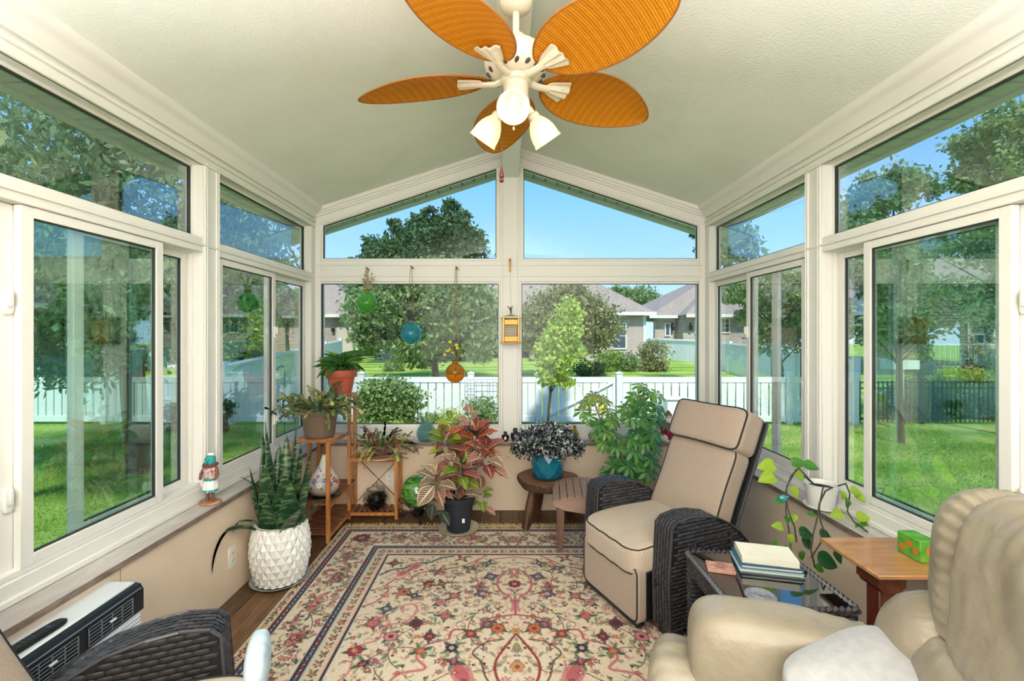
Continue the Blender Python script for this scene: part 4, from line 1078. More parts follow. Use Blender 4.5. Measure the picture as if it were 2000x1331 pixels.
# ---- black wicker side table with a glass top
t = thing('side_table', 'black wicker side table with dark glass top beside the beige recliner', 'table', (1.0, 1.8, 0))
X0, X1, Y0, Y1, ZT = .795, 1.225, 1.585, 2.005, .50
rim = MB()
for (a, c) in (((X0, Y0), (X1, Y0)), ((X1, Y0), (X1, Y1)), ((X1, Y1), (X0, Y1)), ((X0, Y1), (X0, Y0))):
    a = Vector((a[0], a[1], ZT-.012)); c = Vector((c[0], c[1], ZT-.012)); d = c-a; L = d.length; n = int(L/.022)
    for i in range(n):
        p = a+d*(i/n); q = a+d*((i+1.3)/n); o_ = Vector((0, 0, .006))
        rim.tube([p-o_*.6, (p+q)/2+o_, q-o_*.6], [.008, .0135, .008], 6)
o = rim.build('braided_rim', M_wick, t, fix=False); stuff(o)
core = MB()
for (a0, a1, c0, c1) in ((X0, X0+.02, Y0, Y1), (X1-.02, X1, Y0, Y1), (X0+.02, X1-.02, Y0, Y0+.02), (X0+.02, X1-.02, Y1-.02, Y1)):
    core.box(a0, a1, c0, c1, ZT-.085, ZT-.014)
ap = core.build('apron', M_wickbase, t, smooth=False)
b = MB()
weave(b, lambda u, v: (Vector((X0+u, Y0-.001, ZT-.085+v)), Vector((0, -1, 0))), X1-X0, .07)
weave(b, lambda u, v: (Vector((X0-.001, Y0+u, ZT-.085+v)), Vector((-1, 0, 0))), Y1-Y0, .07)
weave(b, lambda u, v: (Vector((X1+.001, Y0+u, ZT-.085+v)), Vector((1, 0, 0))), Y1-Y0, .07)
stuff(b.build('apron_weave', M_wick, ap, fix=False))
for (x, y) in ((X0+.022, Y0+.022), (X1-.022, Y0+.022), (X0+.022, Y1-.022), (X1-.022, Y1-.022)):
    l = MB().box(x-.02, x+.02, y-.02, y+.02, .0, ZT-.085, .003).build('leg', M_wickbase, t)
    b = MB()
    for (ox, oy, nx, ny) in ((-.021, 0, -1, 0), (.021, 0, 1, 0), (0, -.021, 0, -1), (0, .021, 0, 1)):
        weave(b, lambda u, v, ox=ox, oy=oy, nx=nx, ny=ny: (Vector((x+ox+(u-.02)*abs(ny), y+oy+(u-.02)*abs(nx), .01+v)), Vector((nx, ny, 0))), .04, ZT-.1, cu=.04, cv=.0185)
    stuff(b.build('leg_weave', M_wick, l, fix=False))
MB().box(X0+.01, X1-.01, Y0+.01, Y1-.01, ZT-.012, ZT-.003, .002).build('glass_top', mat('black_glass_top', C(10, 11, 13), .03, spec=.9, coat=1), t)
MB().box(X0+.04, X1-.04, Y0+.04, Y1-.04, .14, .16, .002).build('lower_shelf', M_wickbase, t)
zt_ = ZT-.003
# books, coaster tile, round coaster
bk = [((.235, .155, .012), C(170, 196, 206), -.24, 'thin pale blue book at the bottom of the stack on the side table', False),
      ((.225, .150, .014), C(28, 92, 124), -.22, 'teal blue book in the middle of the stack on the side table', True),
      ((.215, .140, .030), C(84, 104, 114), -.26, 'thick cream paged book on top of the stack on the side table', True)]
z = zt_; M_page = mat('book_pages', C(240, 234, 214), .9, col2=C(224, 216, 194), ns=6, stretch=(1, 1, 90))
bc = PZ(1512, 1092, .52); bc.x = 1.065; bc.y = 1.905
bc = Vector((1.075, 1.885, 0))
for (sz, col, rz_, lab, hard) in bk:
    M = Matrix.Translation((bc.x, bc.y, z+.0005)) @ Matrix.Rotation(rz_, 4, 'Z'); t = lthing('book', lab, 'book', M, 'books stacked on the side table')
    w_, d_, h_ = sz; mc = mat('book_cover', col, .5)
    MB().box(-w_/2, w_/2, -d_/2, d_/2, 0, .002, .0006).build('back_cover', mc, t)
    if not (h_ == .030): MB().box(-w_/2, w_/2, -d_/2, d_/2, h_-.002, h_, .0006).build('front_cover', mc, t)
    MB().box(-w_/2, w_/2, d_/2-.002, d_/2, .002, h_-.001, .0006).build('spine', mc, t)
    MB().box(-w_/2+.004, w_/2-.004, -d_/2+.004, d_/2-.003, .002, h_-(0 if h_ == .030 else .002), .001).build('pages', M_page, t)
    z += h_+.001
c = PZ(1407, 1108, .507)
t = lthing('tile_coaster', 'small square pink tile with dark line drawing on the side table', 'coaster', Matrix.Translation((c.x, c.y, zt_)) @ Matrix.Rotation(-.28, 4, 'Z'))
MB().box(-.052, .052, -.038, .038, 0, .014, .002).build('tile', mat('pink_tile', C(206, 158, 138), .6, col2=C(190, 138, 118), ns=30), t)
b = MB()
for r1, r2 in ((.010, .008), (.018, .014), (.026, .020)):
    b.tube([(r1*math.cos(a)+.004*math.sin(3*a), r2*math.sin(a), .0142) for a in [k*PI/12 for k in range(25)]], .0011, 4, cap=False)
for s in (-1, 1): b.tube([(s*(.026+.016*k/6), .010*math.sin(k*1.1), .0142) for k in range(7)], .0011, 4)
b.tube([(-.046, -.032, .0142), (.046, -.032, .0142), (.046, .032, .0142), (-.046, .032, .0142), (-.046, -.032, .0142)], .0009, 4)
b.build('line_drawing', mat('sepia_lines', C(92, 52, 44), .7), t)
c = PZ(1482, 1160, .5)
t = lthing('round_coaster', 'round grey woven coaster on the dark glass top', 'coaster', Matrix.Translation((c.x, c.y-.012, zt_)))
b = MB()
for k in range(7): b.lathe([(.006+k*.0068, 0), (.006+k*.0068, .003), (.0095+k*.0068, .0052), (.0128+k*.0068, .003), (.0128+k*.0068, 0)], 32)
b.build('rings', mat('grey_woven', C(150, 152, 158), .9, col2=C(118, 120, 128), ns=60), t)

# ---- little wooden pedestal table
M_oak = mat('golden_oak', C(196, 142, 88), .3, col2=C(168, 112, 64), ns=5, nd=6, stretch=(1, 7, 1), coat=.3)
M_mahog = mat('red_brown_wood', C(112, 52, 30), .4, col2=C(78, 34, 20), ns=9, stretch=(3, 3, .6))
t = thing('pedestal_table', 'small square wooden table on a red brown post by the right sill', 'table', (1.43, 1.72, 0))
MB().box(1.285, 1.64, 1.570, 1.870, .604, .620, .003).build('table_top', M_oak, t)
MB().box(1.300, 1.56, 1.590, 1.850, .594, .604, .002).build('top_support', M_mahog, t)
m = MB().prism([(-.050, .594), (.050, .594), (.050, .556), (.040, .548), (.034, .536), (-.034, .536), (-.040, .548), (-.050, .556)], lambda a, z, d: Vector((1.365+a, 1.66+d, z)), -.05, .05)
m.build('capital', M_mahog, t); MB().box(1.335, 1.395, 1.628, 1.690, .05, .545, .004).build('post', M_mahog, t)
for s in (-1, 1): MB().box(1.365-.15 if s < 0 else 1.395, 1.335 if s < 0 else 1.365+.15, 1.64, 1.68, 0, .05, .004).build('foot', M_mahog, t)
MB().box(1.34, 1.39, 1.52, 1.82, .0, .05, .004).build('cross_foot', M_mahog, t)
t = thing('tissue_box', 'small green printed box on the wooden pedestal table', 'box', (1.53, 1.70, .620))
MB().box(1.505, 1.575, 1.655, 1.755, .6205, .700, .003).build('carton', mat('green_carton', C(64, 142, 46), .5, col2=C(120, 184, 60), ns=22), t)
M_opr = mat('orange_print', C(220, 110, 40), .6)
for (y, z, r) in ((1.675, .655, .011), (1.70, .672, .012), (1.73, .650, .012)): MB().lathe([(r, 0), (r, .0006)], 14, (0, 0, 0), Matrix.Translation((1.5042, y, z)) @ Matrix.Rotation(PI/2, 4, 'Y')).build('printed_flower', M_opr, t)
MB().lathe([(.014, 0), (.014, .0006)], 14, (0, 0, 0), Matrix.Translation((1.54, 1.6542, .665)) @ Matrix.Rotation(PI/2, 4, 'X')).build('printed_flower', M_opr, t)

# ---- leather recliner
M_leath = mat('cream_leather', C(160, 148, 128), .36, spec=.5, col2=C(138, 125, 104), ns=5, bump=(34, .5, .006), coat=.15)
LO = Vector((.71, .915, RZ)); ex = (.932, -.362); 
M4 = Matrix.Translation(LO) @ Matrix.Rotation(math.atan2(ex[1], ex[0]), 4, 'Z')
t = lthing('leather_recliner', 'puffy cream leather recliner at the lower right corner', 'armchair', M4)
def wrinkle(amp, fx_, fy_, ph=0, ax='x'):
    def fn(p, x):
        n = noise.noise(Vector((p.x*fx_+ph, p.y*fy_, p.z*3+ph)))
        q = x.normalized() if x.length else x
        return p+q*amp*n
    return fn
def puff(name, c, size, e, fn=None, rot=None, n=30, parent=t, m=M_leath):
    b = MB().cushion((0, 0, 0), size, e, n, rot, fn); c = Vector(c)
    b.v = [tuple(Vector(v)+c) for v in b.v]; return b.build(name, m, parent)
def armfn(p, x):
    q = x.normalized(); g = 0
    if p.x > .06: g = .0055*math.sin(p.x*170+1.5*math.sin(p.y*24)+p.z*12)*min((p.x-.06)/.1, 1)*(.4+.6*abs(q.z))
    g -= .006*math.exp(-((p.x-.045)/.006)**2)
    dz = -.10*max(0, p.x+.02)**1.3
    return Vector((p.x, p.y*(1-.25*max(0, p.x)/.3), p.z+dz))+q*(g+.008*noise.noise(p*6))
for s in (1, -1):
    puff('arm', (-.005, s*.365, .475), (.62, .215, .37), .42, armfn, n=48)
    puff('arm_base', (-.02, s*.375, .18), (.60, .20, .34), .3, wrinkle(.012, 8, 8))
puff('seat', (-.10, 0, .36), (.62, .54, .22), .4, wrinkle(.014, 6, 6))
puff('footrest', (-.42, .0, .22), (.14, .58, .34), .4, wrinkle(.012, 6, 6))
def lump(p, x):
    q = x.normalized()
    return p+q*(.020*noise.noise(p*5)+.009*abs(noise.noise(Vector((p.x*16, p.y*22, p.z*6)))))
def padfn(p, x):
    q = x.normalized(); return p+q*(.014*noise.noise(p*6)+.0025*math.sin(p.y*110+5*noise.noise(p*7))*max(0, q.z))
puff('arm_front_pad', (-.335, .375, .30), (.20, .26, .38), .6, padfn, n=36)
puff('lower_back', (.27, 0, .60), (.24, .62, .34), .6, lump, Matrix.Rotation(.12, 3, 'Y'), n=40)
def wingfn(p, x):
    q = x.normalized(); a = math.atan2(x.z, x.y)
    return p+q*(.012*noise.noise(p*7)+.003*math.sin(a*30+3*noise.noise(p*9))*max(0, .9-abs(x.x)))
for s in (1, -1):
    puff('back_wing', (.25, s*.31, .655), (.24, .22, .30), .8, wingfn, Matrix.Rotation(.15, 3, 'Y') @ Matrix.Rotation(s*.35, 3, 'X'), n=44)
def headfn(p, x):
    q = x.normalized(); g = 0; yy = abs(x.y)
    g -= .026*math.exp(-((yy-.50)/.06)**2)*(1 if x.x < .3 else .3)
    a = math.atan2(x.z, x.x)
    g += .0035*math.sin(a*44+2.2*noise.noise(p*8))*math.exp(-((yy-.56)/.12)**2)
    g += .018*noise.noise(p*4.5)
    g += .010*abs(noise.noise(Vector((p.x*8, p.y*24+p.z*6, p.z*7))))*(1 if yy < .45 else .3)
    return p+q*g
puff('headrest', (.33, 0, .895), (.27, .66, .44), .60, headfn, Matrix.Rotation(.10, 3, 'Y'), n=72)
puff('back_shell', (.45, 0, .58), (.12, .60, .80), .3, None)
MB().box(-.3, .4, -.3, .3, 0.0, .06, .01).build('base', M_black, t)
pl = lthing('throw_pillow', 'pale grey pillow resting on the cream leather recliner', 'pillow', Matrix.Translation((.875, 1.005, .60)) @ Matrix.Rotation(.25, 4, 'Z') @ Matrix.Rotation(-.20, 4, 'Y') @ Matrix.Rotation(.25, 4, 'X'))
def pil(p, x):
    return Vector((p.x, p.y, p.z*(1-.72*max(abs(x.x), abs(x.y))**3)))
MB().cushion((0, 0, 0), (.36, .40, .15), .5, 26, None, pil).build('pillow_body', mat('pale_grey_fabric', C(176, 174, 172), .95, col2=C(164, 162, 160), ns=40, sheen=.2), pl)

# ---- round slab stool
M_slab = mat('rustic_slab_wood', C(150, 100, 62), .45, col2=C(88, 54, 34), ns=6, nd=7, stretch=(1, 4, 1), bump=(25, .2, .004))
M_barkw = mat('slab_bark_edge', C(92, 66, 48), .85, col2=C(54, 38, 28), ns=22, bump=(30, .8, .01))
M_legw = mat('dark_stool_leg', C(106, 70, 42), .5, col2=C(54, 34, 22), ns=7, stretch=(2, 2, .5))
sc_ = Vector((.31, 3.50, 0)); ztop = .362
t = thing('slab_stool', 'round rustic wooden slab stool holding the blue pot', 'stool', sc_)
rf_ = lambda r, g, z: r*(1+.035*math.sin(g*3+1)+.02*math.sin(g*7)+(.05 if abs(g-.2) < .25 else 0))
MB().lathe([(.0, ztop-.06), (.205, ztop-.06), (.218, ztop-.045), (.228, ztop-.02), (.226, ztop-.004), (.222, ztop)], 56, sc_, None, rf_).build('bark_edge', M_barkw, t)
MB().lathe([(.0, ztop-.002), (.218, ztop-.002), (.217, ztop+.002), (0, ztop+.0025)], 56, sc_, None, rf_).build('seat', M_slab, t)
for (tx, ty, bx, by) in ((-.10, -.07, -.165, -.12), (.12, -.02, .20, .02), (-.02, .13, -.06, .20)):
    MB().tube([sc_+Vector((bx, by, .012 if by < 0 else 0)), sc_+Vector(((bx+tx)/2, (by+ty)/2, .16)), sc_+Vector((tx, ty, ztop-.055))], [.028, .033, .030], 12, flat=.9).build('leg', M_legw, t)

# ---- slatted footstool
M_taupe = mat('taupe_painted_wood', C(158, 130, 114), .55, col2=C(144, 116, 100), ns=6, stretch=(1, 6, 1))
M_taupe2 = mat('brown_leg_wood', C(112, 84, 68), .5, col2=C(92, 66, 52), ns=8, stretch=(4, 4, 1))
M4 = Matrix.Translation((.315, 2.985, RZ)) @ Matrix.Rotation(-.10, 4, 'Z')
t = lthing('slatted_footstool', 'taupe wooden footstool with curved slatted top beside the recliner', 'footstool', M4)
def arc(u): return .335+.045*math.sin(PI*min(max(u/.44, 0), 1))**.8
n = 9
for i in range(n):
    u0, u1 = i*.44/n+.0025, (i+1)*.44/n-.0025
    MB().prism([(u0, arc(u0)), (u1, arc(u1)), (u1, arc(u1)+.014), (u0, arc(u0)+.014)], lambda a, z, d: Vector((a-.01, d, z)), 0, .40).build('slat', M_taupe, t, smooth=False)
for y in (.02, .365):
    pts = [(u*.44/10, arc(u*.44/10)-.001) for u in range(11)]
    low = [(.43, .285), (.36, .265), (.22, .268), (.08, .285), (.0, .315)]
    MB().prism(pts+low, lambda a, z, d: Vector((a-.005, d, z)), y, y+.02).build('apron', M_taupe, t, smooth=False)
for (x, y) in ((.045, .045), (.365, .045), (.045, .34), (.365, .34)):
    MB().prism([(x-.025, 0), (x+.015, 0), (x+.025, .30), (x-.025, .30)], lambda a, z, d: Vector((a, d, z)), y-.008, y+.017).build('leg', M_taupe2, t, smooth=False)

# ---- wall air conditioner, under the left sill
t = thing('wall_air_conditioner', 'white and black air conditioner set in the wall under the left sill', 'air conditioner', (-1.46, 1.45, .1))
M_acw = mat('ac_white', C(224, 228, 230), .4); M_acb = mat('ac_black', C(26, 29, 33), .35); M_acg = mat('ac_grey_louver', C(120, 130, 138), .35, .3)
XW = XC-LW; xf = -1.385; y0, y1 = 1.10, 1.745
MB().box(XW-.02, xf-.030, y0, y1, .10, .508, .006).build('housing', M_acw, t)
g = MB().box(xf-.034, xf-.010, y0+.004, y1-.004, .112, .402, .004).build('front_panel', M_acw, t)
b = MB(); z = .125
while z < .39: b.box(xf-.012, xf-.003, y0+.01, y1-.01, z, z+.006, .0015); z += .0135
stuff(b.build('grille_ribs', M_acw, g, smooth=False))
tb = MB().prism([(xf-.034, .504), (xf-.014, .500), (xf-.002, .480), (xf-.002, .404), (xf-.034, .404)], lambda a, z, d: Vector((a, d, z)), y0, y1).build('black_bezel', M_acb, t)
MB().box(xf-.012, xf-.0005, y0+.01, y1-.01, .487, .4885, .0005).build('silver_line', M_acg, tb)
for (a, c) in ((1.30, 1.475), (1.51, 1.69)):
    vf = MB().box(xf-.004, xf+.001, a, c, .412, .476).build('vent', mat('vent_dark', C(8, 8, 9), .8), t, smooth=False)
    for z in (.414, .426, .438, .450, .462, .473): MB().box(xf, xf+.004, a, c, z, z+.0022).build('louver', M_acg, vf, smooth=False)
    for q in (0, .27, .5, .73, .985): MB().box(xf, xf+.0045, a+(c-a)*q, a+(c-a)*q+.0022, .414, .475).build('louver', M_acg, vf, smooth=False)
    MB().box(xf+.003, xf+.010, a+(c-a)*.5-.012, a+(c-a)*.5+.014, .4455, .451, .002).build('louver_tab', M_acw, vf)
cp = MB().box(xf-.004, xf+.001, 1.14, 1.275, .412, .476, .001).build('control_panel', mat('control_glass', C(14, 14, 16), .12), t)
for (y, z) in ((1.17, .46), (1.17, .445), (1.17, .43), (1.21, .455), (1.21, .435), (1.245, .462)): MB().lathe([(.004, 0), (.004, .002)], 10, (0, 0, 0), Matrix.Translation((xf+.0, y, z)) @ Matrix.Rotation(PI/2, 4, 'Y')).build('button', M_acg, cp)
t = lthing('remote_control', 'black remote control lying on the air conditioner', 'remote', Matrix.Translation((-1.452, 1.395, .5085)) @ Matrix.Rotation(-.05, 4, 'Z'))
MB().cushion((0, 0, .009), (.042, .20, .018), .45, 14).build('case', M_black, t)
b = MB()
for i in range(2):
    for j in range(4): b.box(-.012+i*.014, -.003+i*.014, -.045+j*.014, -.037+j*.014, .0165, .0195, .001)
stuff(b.build('keys', mat('remote_keys', C(70, 74, 80), .5), t, smooth=False))
MB().box(-.007, .007, .045, .052, .0165, .0192, .001).build('blue_key', mat('blue_key', C(40, 90, 170), .5), t)
# access panel outline on the wall
b = MB()
for q in ((1.05, 1.80, .5255, .528), ): b.box(XW-.0, XW+.0015, q[0], q[1], q[2], q[3])
b.box(XW, XW+.0015, 1.797, 1.80, .08, .5255)
trim(b, mat('panel_joint', C(176, 150, 128), .9), smooth=False)
# outlets
def outlet(M, lab):
    t = lthing('wall_outlet', lab, 'outlet', M)
    MB().box(-.036, .036, -.006, 0, -.058, .058, .002).build('cover_plate', mat('outlet_ivory', C(232, 226, 212), .4), t)
    for z in (-.02, .02):
        s = MB().cushion((0, -.007, z), (.030, .004, .030), .6, 6).build('receptacle', mat('outlet_ivory2', C(224, 216, 200), .4), t)
        for x in (-.006, .006): MB().box(x-.001, x+.001, -.0098, -.0088, z-.002, z+.007).build('slot', M_black, s, smooth=False)
    return t
outlet(Matrix.Translation(((762-CX)*3.773/F, 3.773, 1.45-280*3.773/F)), 'ivory duplex outlet on the beige back wall behind the plant stand')
outlet(Matrix.Translation((XW, 2.53, .22)) @ Matrix.Rotation(PI/2, 4, 'Z'), 'ivory outlet on the left wall behind the snake plant')
# ------------------------------------------------------------------ rug: knotted pile, its colours stored point by point
RX0, RX1, RY0, RY1 = -1.225, 1.325, .10, 3.44
def make_rug():
    st = .0036
    W = RX1-RX0; L = RY1-RY0
    nx = int(W/2/st)+1; ny = int(L/2/st)+1
    xs = np.linspace(0, W/2, nx); ys = np.linspace(0, L/2, ny)       # quadrant: x from the left edge to the middle, y from the far edge to the middle
    Xg, Yg = np.meshgrid(xs, ys)
    c = lambda *a: np.array(C(*a)[:3])
    ivory, cream, red, dred, pink, rose = c(226, 206, 176), c(214, 192, 160), c(150, 50, 54), c(104, 34, 46), c(206, 130, 126), c(186, 96, 96)
    navy, blue, green, dgreen, gold, brown, orange = c(46, 43, 60), c(70, 88, 112), c(120, 138, 104), c(70, 92, 70), c(196, 152, 84), c(108, 66, 50), c(196, 106, 62)
    img = np.tile(ivory, (ny, nx, 1))
    rr = np.random.RandomState(21)
    E = np.minimum(Xg, Yg)
    def win(x, y, r):
        i0, i1 = np.searchsorted(ys, [y-r, y+r]); j0, j1 = np.searchsorted(xs, [x-r, x+r]); return slice(max(i0, 0), i1), slice(max(j0, 0), j1)
    def paint(sl, mask, col, a=1.0):
        m = np.clip(mask, 0, 1)[..., None]*a; img[sl] = img[sl]*(1-m)+col*m
    def dot(x, y, r, col, a=1):
        sl = win(x, y, r+.004)
        if Xg[sl].size: d = np.hypot(Xg[sl]-x, Yg[sl]-y); paint(sl, (r-d)/st+.5, col, a)
    def ell(x, y, rx, ry, th, col, a=1):
        sl = win(x, y, max(rx, ry)+.004)
        if not Xg[sl].size: return
        u = (Xg[sl]-x)*math.cos(th)+(Yg[sl]-y)*math.sin(th); v = -(Xg[sl]-x)*math.sin(th)+(Yg[sl]-y)*math.cos(th)
        d = np.sqrt((u/rx)**2+(v/ry)**2); paint(sl, (1-d)*min(rx, ry)/st+.5, col, a)
    def leafp(x, y, L_, W_, th, col, vein=None):
        cx_, cy_ = x+math.cos(th)*L_/2, y+math.sin(th)*L_/2; sl = win(cx_, cy_, L_/2+.006)
        if not Xg[sl].size: return
        u = ((Xg[sl]-x)*math.cos(th)+(Yg[sl]-y)*math.sin(th))/L_; v = -(Xg[sl]-x)*math.sin(th)+(Yg[sl]-y)*math.cos(th)
        hw = W_*np.sin(np.clip(u, 0, 1)*PI)**.8; paint(sl, np.where((u > 0) & (u < 1), (hw-abs(v))/st+.5, 0), col)
        if vein is not None: paint(sl, np.where((u > 0) & (u < 1), (.0022-abs(v))/st+.5, 0), vein)
    def curve(pts, w_, col, a=1.0):
        n = len(pts)
        for i in range(n-1):
            (x0, y0), (x1, y1) = pts[i], pts[i+1]; r = max(abs(x1-x0), abs(y1-y0))/2+w_+.006; sl = win((x0+x1)/2, (y0+y1)/2, r)
            if not Xg[sl].size: continue
            dx, dy = x1-x0, y1-y0; l2 = dx*dx+dy*dy+1e-12
            t = np.clip(((Xg[sl]-x0)*dx+(Yg[sl]-y0)*dy)/l2, 0, 1); d = np.hypot(Xg[sl]-x0-t*dx, Yg[sl]-y0-t*dy)
            paint(sl, (w_/2-d)/st+.5, col, a)
    def flower(x, y, r, col, cen, n=6, rim=None, th=0):
        for k in range(n):
            a = th+2*PI*k/n
            if rim is not None: ell(x+r*.58*math.cos(a), y+r*.58*math.sin(a), r*.46, r*.36, a, rim)
        for k in range(n):
            a = th+2*PI*k/n; ell(x+r*.55*math.cos(a), y+r*.55*math.sin(a), r*.36, r*.26, a, col)
        dot(x, y, r*.34, cen); dot(x, y, r*.14, rim if rim is not None else col)
    def palmette(x, y, s, th):
        for k in range(-3, 4):
            a = th+k*.42; leafp(x, y, s*(1.5-.12*abs(k)), s*.30, a, green, dgreen)
        for k in range(-2, 3): leafp(x, y, s*1.15, s*.26, th+k*.4, rose if k % 2 else pink, dred)
        dot(x+.35*s*math.cos(th), y+.35*s*math.sin(th), s*.34, dred); dot(x+.35*s*math.cos(th), y+.35*s*math.sin(th), s*.2, pink)
    def vine(x0, y0, th, L_, curl, col=brown, lv=green, fl=None, w_=.005):
        pts = []; x, y = x0, y0; n = int(L_/.012)
        for i in range(n):
            pts.append((x, y)); x += .012*math.cos(th); y += .012*math.sin(th); th += curl/n*(1+i/n)
            if i % 7 == 4:
                s = 1 if (i//7) % 2 else -1; leafp(x, y, rr.uniform(.03, .048), .009, th+s*rr.uniform(.7, 1.1), lv if rr.rand() < .7 else cream*.86, dgreen)
            if i % 9 == 7: 
                q = th-1.1; dot(x+.02*math.cos(q), y+.02*math.sin(q), .0075, rose if rr.rand() < .5 else dred)
        curve(pts, w_, col)
        if fl: fl(x, y, th)
        return x, y
    # outer band, e .0 - .055
    img[E < .055] = cream
    cols = (dred, red, brown, navy, gold, dred, rose)
    def band_flowers(e, r, step, pal):
        # a row along the left edge, a row along the far edge
        k = 0; p = e
        while p < L/2: flower(e, p, r*rr.uniform(.85, 1.15), pal[k % len(pal)], gold if k % 2 else ivory, 5, None, rr.rand()*6); k += 1; p += step
        p = e
        while p < W/2: flower(p, e, r*rr.uniform(.85, 1.15), pal[k % len(pal)], gold if k % 2 else ivory, 5, None, rr.rand()*6); k += 1; p += step
    def stripe(e0, e1, col):
        m = (E >= e0) & (E < e1); img[m] = col
    band_flowers(.028, .021, .046, cols)
    for p in np.arange(.05, L/2, .046): leafp(.012, p, .022, .005, .5, green); leafp(.03, p-.005, .02, .005, 1.9, navy)
    for p in np.arange(.05, W/2, .046): leafp(p, .012, .022, .005, 1.0, green); leafp(p-.005, .03, .02, .005, -.3, navy)
    stripe(.055, .060, rose); stripe(.060, .096, navy); stripe(.096, .100, c(150, 168, 160))
    for p in np.arange(.078, L/2, .032): ell(.078, p, .011, .008, rr.rand()*3, red if rr.rand() < .6 else blue); dot(.078, p+.016, .005, cream)
    for p in np.arange(.078, W/2, .032): ell(p, .078, .011, .008, rr.rand()*3, red if rr.rand() < .6 else blue); dot(p+.016, .078, .005, cream)
    # main border: e .100 - .325
    mid = .2125
    def main(u, e, th):   # along/edge coordinates for both sides
        return ((e, u, th), (u, e, PI/2-th))
    for k, u in enumerate(np.arange(.46, 1.75, .27)):
        for (x, y, th) in main(u, mid+(.03 if k % 2 else -.03), 0 if k % 2 else PI):
            if min(x, y) > .11: palmette(x-(.05*math.cos(th)), y-(.05*math.sin(th)), .064, th)
    pts = [(mid+.055*math.sin(u*2*PI/.54), u) for u in np.arange(.2, L/2, .01)]; curve(pts, .0045, brown); curve([(b_, a_) for a_, b_ in pts if b_ < W/2], .0045, brown)
    for i in range(520):
        u = rr.uniform(.2, L/2); e_ = rr.uniform(.118, .308); q = rr.rand()
        for (x, y, th) in main(u, e_, 0):
            if x > W/2 or y > L/2 or min(x, y) > .31: continue
            if q < .36: flower(x, y, rr.uniform(.013, .021), (dred, red, c(120, 60, 84), rose)[rr.randint(4)], (pink, gold, ivory)[rr.randint(3)], 5, None, rr.rand()*6)
            elif q < .72: leafp(x, y, rr.uniform(.025, .045), .008, rr.rand()*6.3, (green, cream*.8, c(150, 140, 110), dgreen)[rr.randint(4)])
            elif q < .9: dot(x, y, rr.uniform(.005, .009), (gold, dred, orange, navy, rose)[rr.randint(5)])
            else: a = rr.rand()*6.3; curve([(x+.03*t*math.cos(a+t), y+.03*t*math.sin(a+t)) for t in np.linspace(0, 1.6, 9)], .0035, brown)
    flower(.2, .2, .062, dred, pink, 8, brown)
    # inner stripes
    stripe(.318, .323, c(150, 168, 160)); stripe(.323, .360, navy); stripe(.360, .364, c(160, 176, 170))
    for p in np.arange(.3415, L/2, .034): ell(.3415, p, .012, .007, rr.rand()*3, red if rr.rand() < .5 else c(96, 106, 128)); dot(.3415, p+.017, .005, c(190, 180, 170))
    for p in np.arange(.3415, W/2, .034): ell(p, .3415, .012, .007, rr.rand()*3, red if rr.rand() < .5 else c(96, 106, 128)); dot(p+.017, .3415, .005, c(190, 180, 170))
    m = (E >= .364) & (E < .440); img[m] = cream
    band_flowers(.402, .024, .058, (dred, rose, c(92, 62, 90), red, brown))
    for p in np.arange(.43, L/2, .058): leafp(.38, p, .03, .006, .9, green); leafp(.42, p, .03, .006, 2.2, brown)
    for p in np.arange(.43, W/2, .058): leafp(p, .38, .03, .006, .7, green); leafp(p, .42, .03, .006, -.6, brown)
    stripe(.440, .444, rose); stripe(.444, .456, navy); stripe(.456, .459, c(160, 176, 170))
    # field, drawn in quadrant coordinates; axis x = W/2, far field edge y = .46
    ax = W/2; keep = img.copy(); fm = (E >= .459)
    # pink arabesque cartouche lines
    def S(pts, w_, col, n=14, a=1.0):
        out = []; P_ = [pts[0]]+list(pts)+[pts[-1]]
        for i in range(1, len(P_)-2):
            p0, p1, p2, p3 = [np.array(q) for q in P_[i-1:i+3]]
            for k in range(n):
                t = k/n; out.append(tuple(.5*((2*p1)+(-p0+p2)*t+(2*p0-5*p1+4*p2-p3)*t*t+(-p0+3*p1-3*p2+p3)*t**3)))
        out.append(pts[-1]); curve(out, w_, col, a); return out
    for q in range(900):
        x, y = rr.uniform(.48, ax), rr.uniform(.48, L/2); k = rr.rand()
        if k < .45: leafp(x, y, rr.uniform(.025, .05), .008, rr.rand()*6.3, (cream*.86, green*1.05, c(206, 176, 140), c(150, 150, 118))[rr.randint(4)])
        elif k < .8: dot(x, y, rr.uniform(.004, .009), (rose, dred, gold, c(150, 118, 130))[rr.randint(4)])
        else: a = rr.rand()*6.3; curve([(x+.04*t*math.cos(a+1.4*t), y+.04*t*math.sin(a+1.4*t)) for t in np.linspace(0, 1.5, 9)], .0035, (brown, pink, c(150, 140, 110))[rr.randint(3)])
    for (x, y, th, L_, cu) in ((ax-.10, .98, 2.6, .42, -1.3), (ax-.08, .92, 3.6, .46, 1.5), (ax-.55, .95, -1.9, .34, -1.6), (ax-.62, 1.05, 2.2, .36, 1.6), (ax-.30, 1.5, 2.4, .4, 1.4), (ax-.70, 1.50, -1.3, .4, 1.5), (ax-.16, .56, 2.9, .40, -1.2), (ax-.42, 1.16, 2.9, .44, -1.7)):
        vine(x, y, th, L_, cu)
    S([(ax, .475), (ax-.05, .49), (ax-.12, .505), (ax-.16, .54), (ax-.24, .565), (ax-.27, .61), (ax-.25, .65)], .013, pink); S([(ax, .475), (ax-.05, .49), (ax-.12, .505), (ax-.16, .54), (ax-.24, .565), (ax-.27, .61)], .004, rose)
